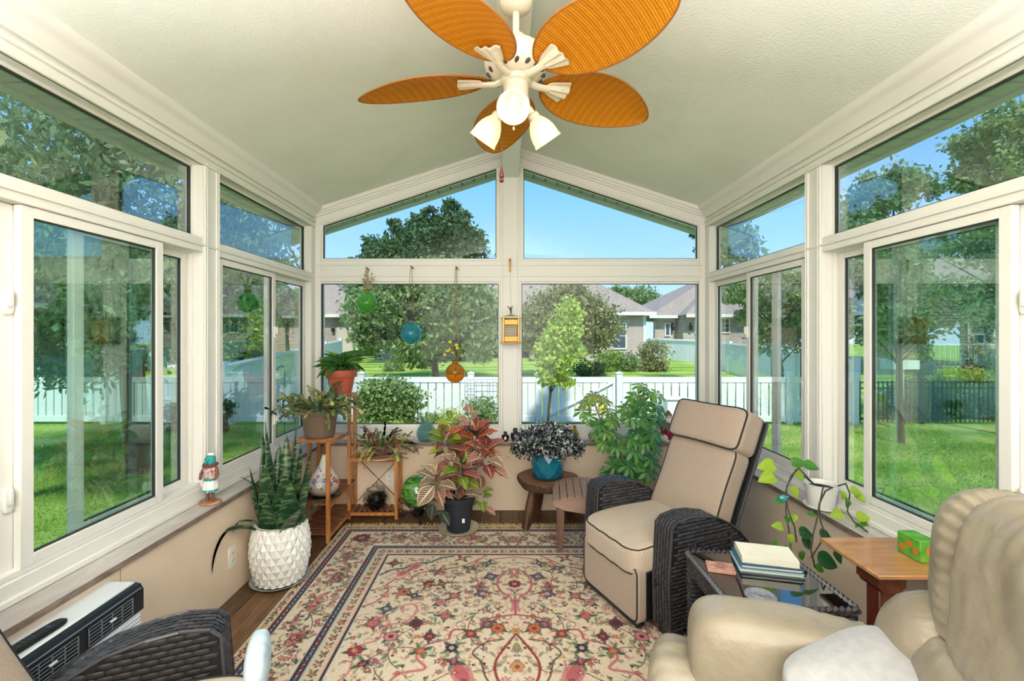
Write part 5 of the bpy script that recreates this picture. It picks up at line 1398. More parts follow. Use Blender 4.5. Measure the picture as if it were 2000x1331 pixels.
    # urn
    S([(ax, .63), (ax-.05, .66), (ax-.085, .72), (ax-.10, .80), (ax-.075, .88), (ax-.03, .93), (ax-.012, 1.0), (ax-.02, 1.06)], .015, pink); S([(ax-.085, .72), (ax-.13, .70), (ax-.14, .73)], .012, pink)
    S([(ax, .63), (ax-.05, .66), (ax-.085, .72), (ax-.10, .80), (ax-.075, .88), (ax-.03, .93)], .004, red)
    flower(ax, .80, .042, dred, pink, 8, orange); flower(ax, .70, .026, rose, gold, 6); curve([(ax, .93), (ax, 1.09)], .016, rose)
    S([(ax, 1.09), (ax-.10, 1.11), (ax-.17, 1.15), (ax-.18, 1.22), (ax-.30, 1.21), (ax-.32, 1.28)], .013, rose)
    # corner shapes
    S([(.46, 1.02), (.52, .98), (.56, .88), (.54, .80), (.60, .74), (.66, .76), (.68, .70), (.76, .66), (.84, .70), (.86, .64), (.98, .58), (1.06, .50), (1.1, .46)], .012, rose)
    S([(.47, .70), (.53, .64), (.60, .62), (.66, .56), (.74, .55), (.80, .50), (.88, .47)], .016, blue); S([(.50, .74), (.58, .66), (.64, .68), (.60, .74), (.55, .73)], .008, pink)
    for (x, y, r) in ((.66, .60, .035), (.60, .68, .03)): ell(x, y, r, r*1.5, .6, pink); ell(x, y, r*.6, r*.9, .6, rose)
    S([(.47, 1.60), (.55, 1.50), (.54, 1.34), (.62, 1.28), (.63, 1.18), (.72, 1.15), (.76, 1.06), (.73, 1.0), (.67, 1.02), (.69, 1.07)], .012, pink)
    # medallion
    S([(ax-.32, 1.28), (ax-.42, 1.32), (ax-.45, 1.40), (ax-.40, 1.47), (ax-.50, 1.50), (ax-.54, 1.57), (ax-.52, 1.67)], .014, pink); S([(ax-.32, 1.28), (ax-.42, 1.32), (ax-.45, 1.40), (ax-.40, 1.47), (ax-.50, 1.50), (ax-.54, 1.57), (ax-.52, 1.67)], .004, rose)
    for k in range(40):
        a = k*2*PI/40
    S([(ax, 1.24), (ax-.05, 1.33), (ax-.095, 1.43), (ax-.085, 1.53), (ax-.04, 1.58), (ax, 1.59)], .012, red)
    S([(ax-.06, 1.28), (ax-.14, 1.30), (ax-.20, 1.37), (ax-.16, 1.43), (ax-.13, 1.53), (ax-.05, 1.63), (ax, 1.64)], .008, brown)
    ell(ax-.24, 1.50, .045, .09, -.5, pink); ell(ax-.24, 1.50, .028, .06, -.5, rose); ell(ax-.33, 1.62, .05, .07, .5, pink)
    flower(ax, 1.46, .034, gold, red, 6, rose); flower(ax, 1.22, .026, gold, orange, 6, red); leafp(ax, 1.30, .08, .02, PI/2, c(150, 140, 90), gold)
    big = [(ax-.27, .62, blue, cream), (ax-.20, .83, rose, navy), (ax-.18, .90, c(110, 80, 110), ivory), (ax-.42, .80, red, gold), (ax-.40, .98, pink, dred), (ax-.62, .88, orange, brown), (ax-.46, .66, rose, dred), (ax-.36, 1.10, rose, pink), (ax-.50, 1.16, dred, navy), (ax-.44, 1.36, orange, gold), (ax-.30, 1.34, navy, ivory),
           (ax-.60, 1.26, pink, dred), (ax-.28, 1.43, dred, pink), (ax-.68, 1.04, blue, cream), (ax-.74, 1.36, red, pink), (ax-.70, 1.58, dred, gold), (ax-.14, 1.17, c(120, 70, 100), gold), (ax-.09, 1.20, orange, red), (ax-.16, .56, blue, cream), (.52, .56, dred, pink), (.56, 1.16, rose, pink), (.60, 1.44, navy, orange), (ax-.22, 1.24, red, gold), (.78, .80, dred, orange),
           (.72, .92, navy, cream), (.86, 1.26, dred, rose), (ax-.14, .72, blue, cream), (ax-.33, .50, rose, ivory), (.94, .92, rose, gold), (ax-.24, 1.66, navy, ivory)]
    for i, (x, y, a_, b_) in enumerate(big):
        for k in range(4): leafp(x, y, .06, .011, i*1.3+k*1.57+.4, green if k % 2 else dgreen, dgreen)
        flower(x, y, .025+.006*(i % 3), a_, b_, 6+i % 3, (dred if a_ is not dred else brown), i*.7)
    for i in range(190):
        x, y = rr.uniform(.49, ax), rr.uniform(.5, L/2)
        flower(x, y, rr.uniform(.012, .02), (dred, red, rose, blue, orange, c(120, 70, 100))[rr.randint(6)], (gold, ivory, pink)[rr.randint(3)], 5, None, rr.rand()*6)
    img[~fm] = keep[~fm]
    img = img*.82+.02*img.mean(axis=2, keepdims=True); g_ = img.mean(axis=2, keepdims=True); img = g_+(img-g_)*.98; img *= (1+rr.normal(0, .07, (ny, nx, 1))); img = np.clip(img, 0, 1)
    # visible far part fine, near part (out of frame) coarser
    rows_far = list(range(0, ny)); full = np.concatenate([img, img[::-1][1:]], axis=0); full = np.concatenate([full, full[:, ::-1][:, 1:]], axis=1)
    yy = RY1-np.concatenate([ys, L-ys[::-1][1:]]); xx = RX0+np.concatenate([xs, W-xs[::-1][1:]])
    sel = [i for i in range(len(yy)) if yy[i] > 1.84 or i % 4 == 0 or i == len(yy)-1]
    yy = yy[sel]; full = full[sel]; NX, NY = len(xx), len(yy)
    V = np.zeros((NY, NX, 3)); V[..., 0] = xx[None, :]; V[..., 1] = yy[:, None]; V[..., 2] = RZ
    V[..., 2] += np.random.RandomState(3).uniform(-.0007, .0007, (NY, NX))
    idx = np.arange(NX*NY).reshape(NY, NX)
    Q = np.stack([idx[:-1, :-1], idx[1:, :-1], idx[1:, 1:], idx[:-1, 1:]], -1).reshape(-1, 4)
    m = mat('rug_wool', (1, 1, 1, 1), .95, spec=.05, sheen=.2); t_ = m.node_tree; a = t_.nodes.new('ShaderNodeAttribute'); a.attribute_name = 'wool'
    t_.links.new(a.outputs['Color'], t_.nodes['Principled BSDF'].inputs['Base Color'])
    t = thing('patterned_rug', 'ivory floral area rug with pink and navy borders', 'rug', (.05, 1.77, 0))
    o = npmesh('pile', V.reshape(-1, 3), Q, m, t)
    at = o.data.color_attributes.new('wool', 'FLOAT_COLOR', 'POINT'); cc = np.ones((NX*NY, 4), dtype=np.float32); cc[:, :3] = full.reshape(-1, 3)
    at.data.foreach_set('color', cc.ravel())
    MB().box(RX0, RX1, RY0, RY1, .0005, RZ-.0015, .002).build('backing', mat('rug_backing', C(170, 140, 110), .95), t, smooth=False)
    # fringe along both short ends
    M_fr = mat('rug_fringe_cotton', C(206, 184, 124), .9, island=C(170, 140, 84))
    for (ye, s) in ((RY1, 1), (RY0, -1)):
        b = MB(); x = RX0+.01
        while x < RX1-.01:
            Lf = R.uniform(.045, .085); dx = R.uniform(-.03, .03); w_ = R.uniform(.002, .0045); h = R.uniform(.004, .018)
            p = [(x-w_, ye-s*.002, .005), (x+w_, ye-s*.002, .005), (x+w_+dx*.5, ye+s*Lf*.5, h), (x-w_+dx*.5, ye+s*Lf*.5, h), (x+dx, ye+s*Lf, .002)]
            b.add(p, [(0, 1, 2, 3), (3, 2, 4)]); x += R.uniform(.003, .006)
        stuff(b.build('fringe', M_fr, t, smooth=False, fix=False))
make_rug()
# ------------------------------------------------------------------ ceiling fan
FX, FY, FZ = .040, 1.80, 2.46
def rattan():
    m = mat('woven_rattan_blade', C(214, 140, 40), .5, spec=.35); t = m.node_tree; b = t.nodes['Principled BSDF']
    tcn = t.nodes.new('ShaderNodeTexCoord')
    def wave(d, sc_, prof='SIN', dist=0):
        w = t.nodes.new('ShaderNodeTexWave'); w.bands_direction = d; w.inputs['Scale'].default_value = sc_; w.wave_profile = prof
        w.inputs['Distortion'].default_value = dist; t.links.new(tcn.outputs['Object'], w.inputs['Vector']); return w
    w1 = wave('X', 30); w2 = wave('Y', 52); w3 = wave('X', 9, 'SIN', 0)
    mu = t.nodes.new('ShaderNodeMath'); mu.operation = 'MULTIPLY'; t.links.new(w1.outputs['Fac'], mu.inputs[0]); t.links.new(w2.outputs['Fac'], mu.inputs[1])
    ad = t.nodes.new('ShaderNodeMath'); ad.operation = 'MULTIPLY_ADD'; ad.inputs[1].default_value = .16; t.links.new(w3.outputs['Fac'], ad.inputs[0]); t.links.new(mu.outputs[0], ad.inputs[2])
    r = t.nodes.new('ShaderNodeValToRGB'); r.color_ramp.elements[0].position = .1; r.color_ramp.elements[0].color = C(196, 112, 8)
    r.color_ramp.elements[1].position = 1.0; r.color_ramp.elements[1].color = C(255, 204, 72); k = r.color_ramp.elements.new(.42); k.color = C(236, 160, 20)
    t.links.new(ad.outputs[0], r.inputs[0]); t.links.new(r.outputs[0], b.inputs['Base Color'])
    u = t.nodes.new('ShaderNodeBump'); u.inputs['Strength'].default_value = .6; u.inputs['Distance'].default_value = .003
    t.links.new(mu.outputs[0], u.inputs['Height']); t.links.new(u.outputs[0], b.inputs['Normal'])
    tr = t.nodes.new('ShaderNodeBsdfTranslucent'); mx = t.nodes.new('ShaderNodeMixShader'); mx.inputs[0].default_value = .3; out = t.nodes['Material Output']
    t.links.new(r.outputs[0], tr.inputs[0]); t.links.new(b.outputs[0], mx.inputs[1]); t.links.new(tr.outputs[0], mx.inputs[2]); t.links.new(mx.outputs[0], out.inputs[0])
    return m
M_rat = rattan(); M_fan = mat('cream_fan_metal', C(214, 203, 180), .35, spec=.5, coat=.3); M_rim = mat('rattan_edge', C(150, 92, 34), .5)
fan = thing('ceiling_fan', 'five bladed ceiling fan with palm leaf rattan blades and three lamps', 'ceiling fan', (FX, FY, 2.79))
fc = (FX, FY, 0)
MB().lathe([(0, 2.79), (.066, 2.79), (.068, 2.775), (.060, 2.745), (.040, 2.728), (.020, 2.722), (0, 2.722)], 36, fc).build('canopy', M_fan, fan)
MB().lathe([(.0135, 2.73), (.0135, 2.60)], 20, fc).build('downrod', M_fan, fan)
mo = MB().lathe([(0, 2.632), (.034, 2.630), (.045, 2.618), (.052, 2.600), (.072, 2.588), (.104, 2.572), (.122, 2.548), (.126, 2.520), (.118, 2.492), (.098, 2.470), (.070, 2.462), (0, 2.462)], 48, fc).build('motor_housing', M_fan, fan)
b = MB()
for k in range(16):
    a = 2*PI*k/16; c0 = Vector((FX+.104*math.cos(a), FY+.104*math.sin(a), 2.478))
    b.ball(c0, (.016, .007, .010), 10, 6, Matrix.Rotation(a+.5, 3, 'Z'))
stuff(b.build('vent_slots', mat('vent_shadow', C(70, 62, 50), .9), mo))
MB().lathe([(0, 2.466), (.060, 2.466), (.064, 2.455), (.060, 2.444), (.050, 2.438), (.050, 2.385), (.054, 2.378), (.054, 2.362), (.040, 2.350), (.024, 2.344), (0, 2.343)], 36, fc).build('switch_housing', M_fan, fan)
def blade_mesh():
    # blade along +X from .17 to .66; the outline of a palm leaf, drooping to the tip
    L0, L1, N, Mh = .118, .668, 44, 9
    def half(t): return .148*(math.sin(PI*min(t*1.0, 1)**.88)**.60)*(1-.06*t)
    vs = []; top = []
    for s in (1, -1):
        for i in range(N+1):
            t = .5-.5*math.cos(PI*i/N); x = L0+(L1-L0)*t; h = max(half(t), .002)
            for j in range(-Mh, Mh+1):
                y = h*j/Mh; z = -.020*(j/Mh)**2*(h/.15)-.035*t*t+.012*math.sin(PI*t)
                vs.append((x, y, z+s*.0025))
    w_ = 2*Mh+1; fs = []
    for i in range(N):
        for j in range(w_-1):
            a = i*w_+j; fs.append((a, a+1, a+w_+1, a+w_)); o_ = (N+1)*w_; fs.append((o_+a, o_+a+w_, o_+a+w_+1, o_+a+1))
    o_ = (N+1)*w_
    for i in range(N): fs.append((i*w_, (i+1)*w_, o_+(i+1)*w_, o_+i*w_)); fs.append((i*w_+w_-1, o_+i*w_+w_-1, o_+(i+1)*w_+w_-1, (i+1)*w_+w_-1))
    for j in range(w_-1): fs.append((j, o_+j, o_+j+1, j+1)); fs.append((N*w_+j, N*w_+j+1, o_+N*w_+j+1, o_+N*w_+j))
    rim = [Vector(vs[i*w_]) for i in range(N+1)]+[Vector(vs[i*w_+w_-1]) for i in range(N, -1, -1)]; rim.append(rim[0])
    return vs, fs, [p-Vector((0, 0, .0025)) for p in rim]
vs, fs, rim = blade_mesh()
b0 = None
for k in range(5):
    a = PI/2+math.radians(8.4)+k*2*PI/5
    Mk = Matrix.Translation((FX, FY, FZ+.012)) @ Matrix.Rotation(a, 4, 'Z') @ Matrix.Rotation(math.radians(-13), 4, 'X')
    inv = Matrix.Translation(-WL(fan))
    if b0 is None:
        b0 = MB().add(vs, fs).build('blade', M_rat, fan, angle=60)
        r0 = MB().tube(rim, .0042, 6, cap=False).build('blade_rim', M_rim, None)
        h = MB()
        h.tube([(.055, 0, -.012), (.085, 0, -.022), (.125, 0, -.020), (.150, 0, -.014)], [.014, .012, .011, .014], 10, flat=1.4)
        def wing(u, v):
            x = .140+.085*u; wd = .020+.034*u**.7; y = (v-.5)*2*wd
            return Vector((x+.012*math.cos((v-.5)*PI)*u, y, -.012-.012*math.cos((v-.5)*PI)+.004*math.cos((v-.5)*6*PI)))
        def wing2(u, v): return wing(u, v)+Vector((0, 0, .008))
        h.grid(wing, 8, 15); h.grid(wing2, 8, 15)
        for v in (0, 1): h.grid(lambda u, q, v=v: wing(u, v).lerp(wing2(u, v), q), 8, 2)
        h.grid(lambda u, q: wing(1, u).lerp(wing2(1, u), q), 15, 2)
        for y in (-.022, .022): h.ball((.20, y, -.020), .005, 8, 6)
        h0 = h.build('blade_iron', M_fan, fan)
        bl, ri, hi = b0, r0, h0
    else:
        bl, ri, hi = b0.copy(), r0.copy(), h0.copy()
        for q in (bl, ri, hi): COL.objects.link(q)
    for q in (bl, hi): q.parent = fan; q.matrix_parent_inverse = inv; q.matrix_basis = Mk
    ri.parent = bl; ri.matrix_parent_inverse = Matrix.Identity(4); ri.matrix_basis = Matrix.Identity(4)
# lamps
def lampglass():
    m = bpy.data.materials.new('frosted_lamp_glass'); m.use_nodes = True; t = m.node_tree; b = t.nodes['Principled BSDF']; out = t.nodes['Material Output']
    b.inputs['Base Color'].default_value = C(255, 246, 226); b.inputs['Roughness'].default_value = .35
    tr = t.nodes.new('ShaderNodeBsdfTranslucent'); tr.inputs[0].default_value = C(255, 244, 220); mx = t.nodes.new('ShaderNodeMixShader'); mx.inputs[0].default_value = .5
    t.links.new(b.outputs[0], mx.inputs[1]); t.links.new(tr.outputs[0], mx.inputs[2]); t.links.new(mx.outputs[0], out.inputs[0]); return m
M_lg = lampglass(); M_bulb = mat('lit_bulb', (1, 1, 1, 1), .5, emit=((1, .88, .68, 1), 2.5))
for k, a in enumerate((-1.65, .50, 2.68)):
    d = Vector((math.cos(a), math.sin(a), 0)); ax_ = (d*.62+Vector((0, 0, -.78))).normalized()
    if k == 0: ax_ = (d*.72+Vector((0, 0, -.62))).normalized()
    p0 = Vector((FX, FY, 2.365))+d*.040; p1 = p0+d*.022+Vector((0, 0, -.006)); p2 = p1+ax_*.03
    am = MB().tube([p0, p1, p2], [.012, .012, .016], 12).build('lamp_arm', M_fan, fan)
    Mr = Matrix.Translation(p2) @ ax_.to_track_quat('Z', 'Y').to_matrix().to_4x4()
    MB().lathe([(.014, -.012), (.021, -.008), (.024, .004), (.024, .018), (.018, .020)], 24, (0, 0, 0), Mr).build('lamp_socket', M_fan, fan)
    prof = [(.022, .010), (.026, .016), (.036, .030), (.046, .048), (.052, .066), (.055, .086), (.056, .104), (.060, .116)]
    prof += [(r-.0025, z) for r, z in prof[::-1]]
    sh = MB(); n = len(prof); sh.lathe(prof, 40, (0, 0, 0), Mr); sh.f = sh.f[:-2]
    sh.build('lamp_shade', M_lg, fan)
    MB().ball(Mr @ Vector((0, 0, .066)), (.021, .021, .028), 20, 14, Mr.to_3x3()).build('bulb', M_bulb, fan)
    pl_ = light('POINT', 'fan_lamp', Mr @ Vector((0, 0, .10)), .45, (1, .84, .62), shadow_soft_size=.03)
    pl_.parent = fan; pl_.matrix_parent_inverse = Matrix.Translation(-WL(fan))
ch = MB().tube([(FX-.052, FY-.03, 2.40), (FX-.056, FY-.035, 2.37), (FX-.0565, FY-.035, 2.10)], .0011, 6).build('pull_chain', mat('chain_dark', C(90, 70, 50), .4, .7), fan)
MB().lathe([(0, 0), (.004, -.002), (.005, -.012), (.009, -.030), (.0095, -.040), (.006, -.044), (.0085, -.050), (.0085, -.056), (.004, -.060), (0, -.060)], 20, (FX-.0565, FY-.035, 2.102)).build('wooden_pull', mat('mahogany_pull', C(96, 34, 24), .35), ch)
c2 = MB().tube([(FX-.01, FY-.05, 2.35), (FX-.01, FY-.055, 2.25)], .001, 6).build('pull_chain', mat('chain_brass', C(200, 170, 110), .3, .8), fan)
MB().lathe([(0, 0), (.004, -.003), (.0045, -.014), (0, -.017)], 14, (FX-.01, FY-.055, 2.25)).build('small_pull', M_fan, c2)

# ------------------------------------------------------------------ plant helpers
def leaf_tmpl(name, m, prof, n=8, fold=.12, curl=.0, wave=0, nx=4):
    # leaf along +Y, length 1, half width 1 at its widest, folded along the midrib, curling down
    b = MB()
    def fn(u, v):
        t = u; w_ = max(prof(t), .004); x = (v-.5)*2*w_; z = abs(x)*fold-curl*t*t+wave*math.sin(t*18)*abs(v-.5)*2*w_
        return Vector((x, t, z))
    b.grid(fn, n, nx+1)
    me = bpy.data.meshes.new(name); me.from_pydata(b.v, [], b.f); me.polygons.foreach_set('use_smooth', [True]*len(me.polygons))
    if isinstance(m, (list, tuple)): [me.materials.append(q) for q in m]
    else: me.materials.append(m)
    uv = me.uv_layers.new(name='leaf_uv'); co = [(0, 0)]*len(me.vertices)
    nu, nv = n, nx+1
    for i in range(nu):
        for j in range(nv): co[i*nv+j] = (j/(nv-1), i/(nu-1))
    for l in me.loops: uv.data[l.index].uv = co[l.vertex_index]
    return me
def put(me, parent, base, d, up, L, W, name='leaf', m=None):
    y = Vector(d).normalized(); z = Vector(up); z = (z-y*z.dot(y))
    z = y.orthogonal().normalized() if z.length < 1e-5 else z.normalized()
    x = y.cross(z)
    M = Matrix.Translation(base) @ Matrix((x*W, y*L, z*L)).transposed().to_4x4()
    o = bpy.data.objects.new(name, me); COL.objects.link(o); o.parent = parent; o.matrix_parent_inverse = Matrix.Translation(-WL(parent)); o.matrix_basis = M
    return o
ov = lambda t: math.sin(PI*t**.85)**.9        # oval
lan = lambda t: math.sin(PI*t**.7)**1.1        # lance
obo = lambda t: (math.sin(PI*t**1.35))**.75     # wide near the tip
heart = lambda t: (math.sin(PI*min(t*.93+.07, 1)**.62))**.8
def veinmat(name, base, vein, edge, freq=9, trans=.2, rough=.32, mottled=None, vw=.22):
    m = leafmat(name, base, base, trans, rough); t = m.node_tree; b = t.nodes['Principled BSDF']; tr = [n for n in t.nodes if n.type == 'BSDF_TRANSLUCENT'][0]
    uv = t.nodes.new('ShaderNodeTexCoord'); sp = t.nodes.new('ShaderNodeSeparateXYZ'); t.links.new(uv.outputs['UV'], sp.inputs[0])
    def M(op, a, b_=None, c=None):
        n = t.nodes.new('ShaderNodeMath'); n.operation = op
        for i, q in enumerate((a, b_, c)):
            if q is None: continue
            if isinstance(q, (int, float)): n.inputs[i].default_value = q
            else: t.links.new(q, n.inputs[i])
        return n.outputs[0]
    au = M('ABSOLUTE', M('SUBTRACT', sp.outputs[0], .5)); ph = M('MULTIPLY', M('SUBTRACT', sp.outputs[1], M('MULTIPLY', au, .55)), freq)
    fr = M('FRACT', ph); rib = M('LESS_THAN', fr, vw); mid = M('LESS_THAN', au, .045); v = M('MAXIMUM', rib, mid)
    ed = M('GREATER_THAN', au, .43)
    inf = t.nodes.new('ShaderNodeObjectInfo'); mx0 = t.nodes.new('ShaderNodeMix'); mx0.data_type = 'RGBA'; t.links.new(inf.outputs['Random'], mx0.inputs[0])
    mx0.inputs[6].default_value = base; mx0.inputs[7].default_value = mottled or base
    mx1 = t.nodes.new('ShaderNodeMix'); mx1.data_type = 'RGBA'; t.links.new(v, mx1.inputs[0]); t.links.new(mx0.outputs[2], mx1.inputs[6]); mx1.inputs[7].default_value = vein
    mx2 = t.nodes.new('ShaderNodeMix'); mx2.data_type = 'RGBA'; t.links.new(ed, mx2.inputs[0]); t.links.new(mx1.outputs[2], mx2.inputs[6]); mx2.inputs[7].default_value = edge
    t.links.new(mx2.outputs[2], b.inputs['Base Color']); t.links.new(mx2.outputs[2], tr.inputs[0]); return m
def soil(parent, c, r, z, m=None):
    b = MB().lathe([(0, z-.01), (r, z-.01), (r, z), (r*.6, z+.006), (0, z+.008)], 24, (c[0], c[1], 0), None, lambda rr, g, zz: rr)
    return b.build('soil', m or M_soil, parent)
M_soil = mat('potting_soil', C(64, 46, 36), .95, col2=C(34, 24, 20), ns=70, bump=(90, .8, .006))
def lathed_pot(b, prof, c, seg=48): return b.lathe(prof, seg, c)
def rv(a, b_): return R.uniform(a, b_)

# ------------------------------------------------------------------ snake plant in a white faceted pot
pc = Vector((-1.335, 2.70, 0)); t = thing('snake_plant', 'tall banded snake plant with upright sword leaves in the white faceted pot', 'plant', pc+Vector((0, 0, .25)))
pot = thing('faceted_pot', 'white ceramic pot with raised diamond facets on a clear saucer', 'plant pot', pc)
rows, cols = 8, 20; z0, z1 = .018, .345
def pr(z):
    u = (z-z0)/(z1-z0); return .116+.046*math.sin(PI*min(u*.75+.08, 1)) - .004*u
V = []; Fc = []
b = MB()
dz = (z1-z0)/rows
def pt(i, j, rr=0): a = 2*PI*(i)/cols; z = z0+dz*j; r = pr(z)+rr; return (pc.x+r*math.cos(a), pc.y+r*math.sin(a), z)
for j in range(-1, rows+1):
    for i in range(cols):
        ii = i+.5*(j % 2)
        ce = pt(ii, j+.5 if 0 <= j < rows else (0 if j < 0 else rows), .010)
        jj = j+.5
        L_, Rr, U, Dn = (ii-.5, jj), (ii+.5, jj), (ii, jj+1), (ii, jj-1)
        def cl(q): return pt(q[0], min(max(q[1], 0), rows))
        l, r_, u_, d_ = cl(L_), cl(Rr), cl(U), cl(Dn); cc = pt(ii, min(max(jj, 0), rows), .011)
        b.add([l, r_, u_, d_, cc], [(4, 1, 2), (4, 2, 0), (4, 0, 3), (4, 3, 1)])
b.build('facets', mat('white_glazed_ceramic', C(232, 230, 222), .3, spec=.5, coat=.3), pot, smooth=False, fix=False)
MB().lathe([(0, z0), (pr(z0)-.010, z0), (pr(.1)-.012, .1), (pr(.2)-.012, .2), (pr(.3)-.011, .3), (pr(z1)-.011, z1), (pr(z1)+.004, z1+.004), (pr(z1)-.012, z1+.004), (pr(z1)-.016, .312), (0, .312)], 60, pc).build('pot_body', mat('white_ceramic_body', C(226, 223, 214), .4), pot)
sa = MB().lathe([(0, .002), (.135, .002), (.165, .022), (.162, .023), (.133, .006), (0, .006)], 48, pc).build('saucer', mat('clear_plastic_saucer', C(214, 214, 210), .15, trans=.5, ior=1.2), pot)
soil(pot, pc, .118, .318)
def snake_mat():
    m = mat('snake_leaf', C(38, 72, 44), .35, spec=.5); tt = m.node_tree; b = tt.nodes['Principled BSDF']
    tcn = tt.nodes.new('ShaderNodeTexCoord'); mp = tt.nodes.new('ShaderNodeMapping'); mp.inputs['Scale'].default_value = (12, 12, 70)
    n = tt.nodes.new('ShaderNodeTexNoise'); n.inputs['Scale'].default_value = 1; n.inputs['Detail'].default_value = 3; tt.links.new(tcn.outputs['Object'], mp.inputs[0]); tt.links.new(mp.outputs[0], n.inputs['Vector'])
    r = tt.nodes.new('ShaderNodeValToRGB'); e = r.color_ramp.elements; e[0].position = .44; e[0].color = C(30, 54, 36); e[1].position = .60; e[1].color = C(98, 124, 82)
    k = e.new(.50); k.color = C(42, 76, 46); tt.links.new(n.outputs['Fac'], r.inputs[0]); tt.links.new(r.outputs[0], b.inputs['Base Color']); return m
M_snake = snake_mat()
def sword(parent, base, az, lean, L, W, twist=0, bend=0, droop=0):
    n = 16; b = MB(); d = Vector((math.cos(az), math.sin(az), 0))
    pts = []; p = Vector(base); 
    for i in range(n+1):
        u = i/n; pts.append(p.copy()); th = lean+bend*u+droop*u*u
        p = p+(Vector((0, 0, 1))*math.cos(th)+d*math.sin(th))*(L/n)
    vs = []
    for i, q in enumerate(pts):
        u = i/n; tg = (pts[min(i+1, n)]-pts[max(i-1, 0)]).normalized(); s = tg.cross(d.cross(Vector((0, 0, 1)))); s = Vector((-d.y, d.x, 0)); rot = Matrix.Rotation(twist*u, 3, tg); s = rot @ s; nn = s.cross(tg)
        w_ = W*(.55+.45*math.sin(PI*min(u*1.15+.12, 1)))*(1-max(0, (u-.72)/.28)**1.7)*.5; w_ = max(w_, .0008); ch_ = .30*w_
        vs += [q-s*w_+nn*ch_, q-s*w_*.5+nn*ch_*.2, q-nn*ch_*.15, q+s*w_*.5+nn*ch_*.2, q+s*w_+nn*ch_]
        vs += [v-nn*.0035*(1.1-u) for v in vs[-5:]]
    fs = []
    for i in range(n):
        a, c = i*10, (i+1)*10
        for k in range(4): fs += [(a+k, a+k+1, c+k+1, c+k), (a+5+k, c+5+k, c+6+k, a+6+k)]
        fs += [(a, c, c+5, a+5), (a+4, a+9, c+9, c+4)]
    vs = [Vector((max(v[0], -1.515) if v[2] < .57 else v[0], v[1], v[2])) for v in vs]
    b.add(vs, fs); return b.build('leaf', M_snake, parent, fix=True, angle=70)
zs = .30
spec_ = [(-.03, .0, .62, .075), (.03, .03, .66, .07), (.075, -.02, .50, .072), (-.075, .02, .56, .068), (.0, .07, .52, .07), (-.03, -.07, .40, .085), (.045, -.07, .36, .09), (.10, .04, .44, .065), (-.10, -.03, .38, .075), (-.06, .08, .46, .07), (.06, .09, .50, .06), (.0, -.11, .26, .085), (-.08, -.08, .30, .08), (.09, -.08, .32, .08), (.115, -.01, .33, .07), (-.115, .05, .42, .06)]
for i, (dx, dy, L_, W_) in enumerate(spec_):
    az = math.atan2(dy, dx)+rv(-.3, .3); r_ = math.hypot(dx, dy); sword(t, (pc.x+dx*.75, pc.y+dy*.75, zs), az, .02+r_*1.6, L_*1.04, W_*rv(1.3, 1.55), rv(-.6, .6), rv(-.05, .12))
sword(t, (pc.x+.09, pc.y-.04, zs), -.25, .55, .30, .085, .2, .5); sword(t, (pc.x+.06, pc.y-.09, zs), -.6, .45, .26, .08, -.2, .6)
sword(t, (pc.x-.07, pc.y-.06, zs), 4.05, .75, .50, .060, .2, 1.7, .9); sword(t, (pc.x-.08, pc.y-.02, zs+.02), 3.9, .7, .26, .045, .3, 1.0, .9); sword(t, (pc.x-.05, pc.y+.02, zs+.1), 3.2, .3, .30, .04, 0, 1.0)

# ------------------------------------------------------------------ kachina style carved doll on the left sill
kc = Vector((-1.553, 2.395, .5655)); t = thing('carved_doll', 'small carved doll with turquoise mask and white kilt on a wood slice', 'figurine', kc)
MB().lathe([(0, 0), (.046, 0), (.050, .006), (.047, .013), (0, .014)], 28, kc, None, lambda r, g, z: r*(1+.12*math.cos(2*g)+.04*math.sin(5*g))).build('wood_slice', mat('wood_slice', C(190, 140, 104), .6, col2=C(150, 100, 70), ns=30), t)
M_sk = mat('brown_carved', C(120, 74, 56), .6); M_turq = mat('turquoise_paint', C(40, 150, 146), .55); M_wh = mat('white_paint', C(236, 232, 224), .6); M_fur = mat('brown_fur', C(120, 78, 52), .95, bump=(200, 1, .004))
for s in (-1, 1): MB().tube([kc+Vector((s*.014, 0, .012)), kc+Vector((s*.013, 0, .045)), kc+Vector((s*.011, 0, .075))], [.008, .009, .011], 10).build('leg', M_sk, t)
MB().lathe([(0, .068), (.036, .066), (.034, .10), (.026, .125), (0, .126)], 28, kc, None, lambda r, g, z: r*(1+.06*math.sin(8*g))).build('kilt', M_wh, t)
MB().lathe([(.037, .066), (.0375, .078), (.036, .078), (.0355, .066)], 28, kc).build('kilt_hem', M_turq, t)
MB().lathe([(0, .122), (.027, .122), (.028, .133), (0, .134)], 24, kc).build('sash_belt', M_turq, t)
MB().lathe([(0, .13), (.024, .132), (.030, .165), (.032, .185), (.020, .20), (0, .20)], 24, kc).build('torso', mat('red_striped_body', C(150, 92, 84), .6, col2=C(222, 204, 190), ns=60), t)
for s in (-1, 1): MB().tube([kc+Vector((s*.030, 0, .188)), kc+Vector((s*.044, -.008, .155)), kc+Vector((s*.038, -.024, .132))], [.009, .008, .007], 10).build('arm', M_sk, t)
b = MB()
for k in range(14): a = 2*PI*k/14; b.ball(kc+Vector((.028*math.cos(a), .028*math.sin(a), .203+.003*math.sin(k*2))), .010, 8, 6)
stuff(b.build('fur_collar', M_fur, t))
h = MB().lathe([(0, .205), (.023, .206), (.026, .222), (.025, .240), (.018, .250), (0, .252)], 24, kc).build('mask', M_turq, t)
MB().tube([kc+Vector((0, -.024, .225)), kc+Vector((0, -.040, .224))], [.006, .007], 10).build('snout', M_turq, h)
for s in (-1, 1): MB().ball(kc+Vector((s*.010, -.024, .236)), .003, 8, 6).build('eye', M_black, h)
b = MB()
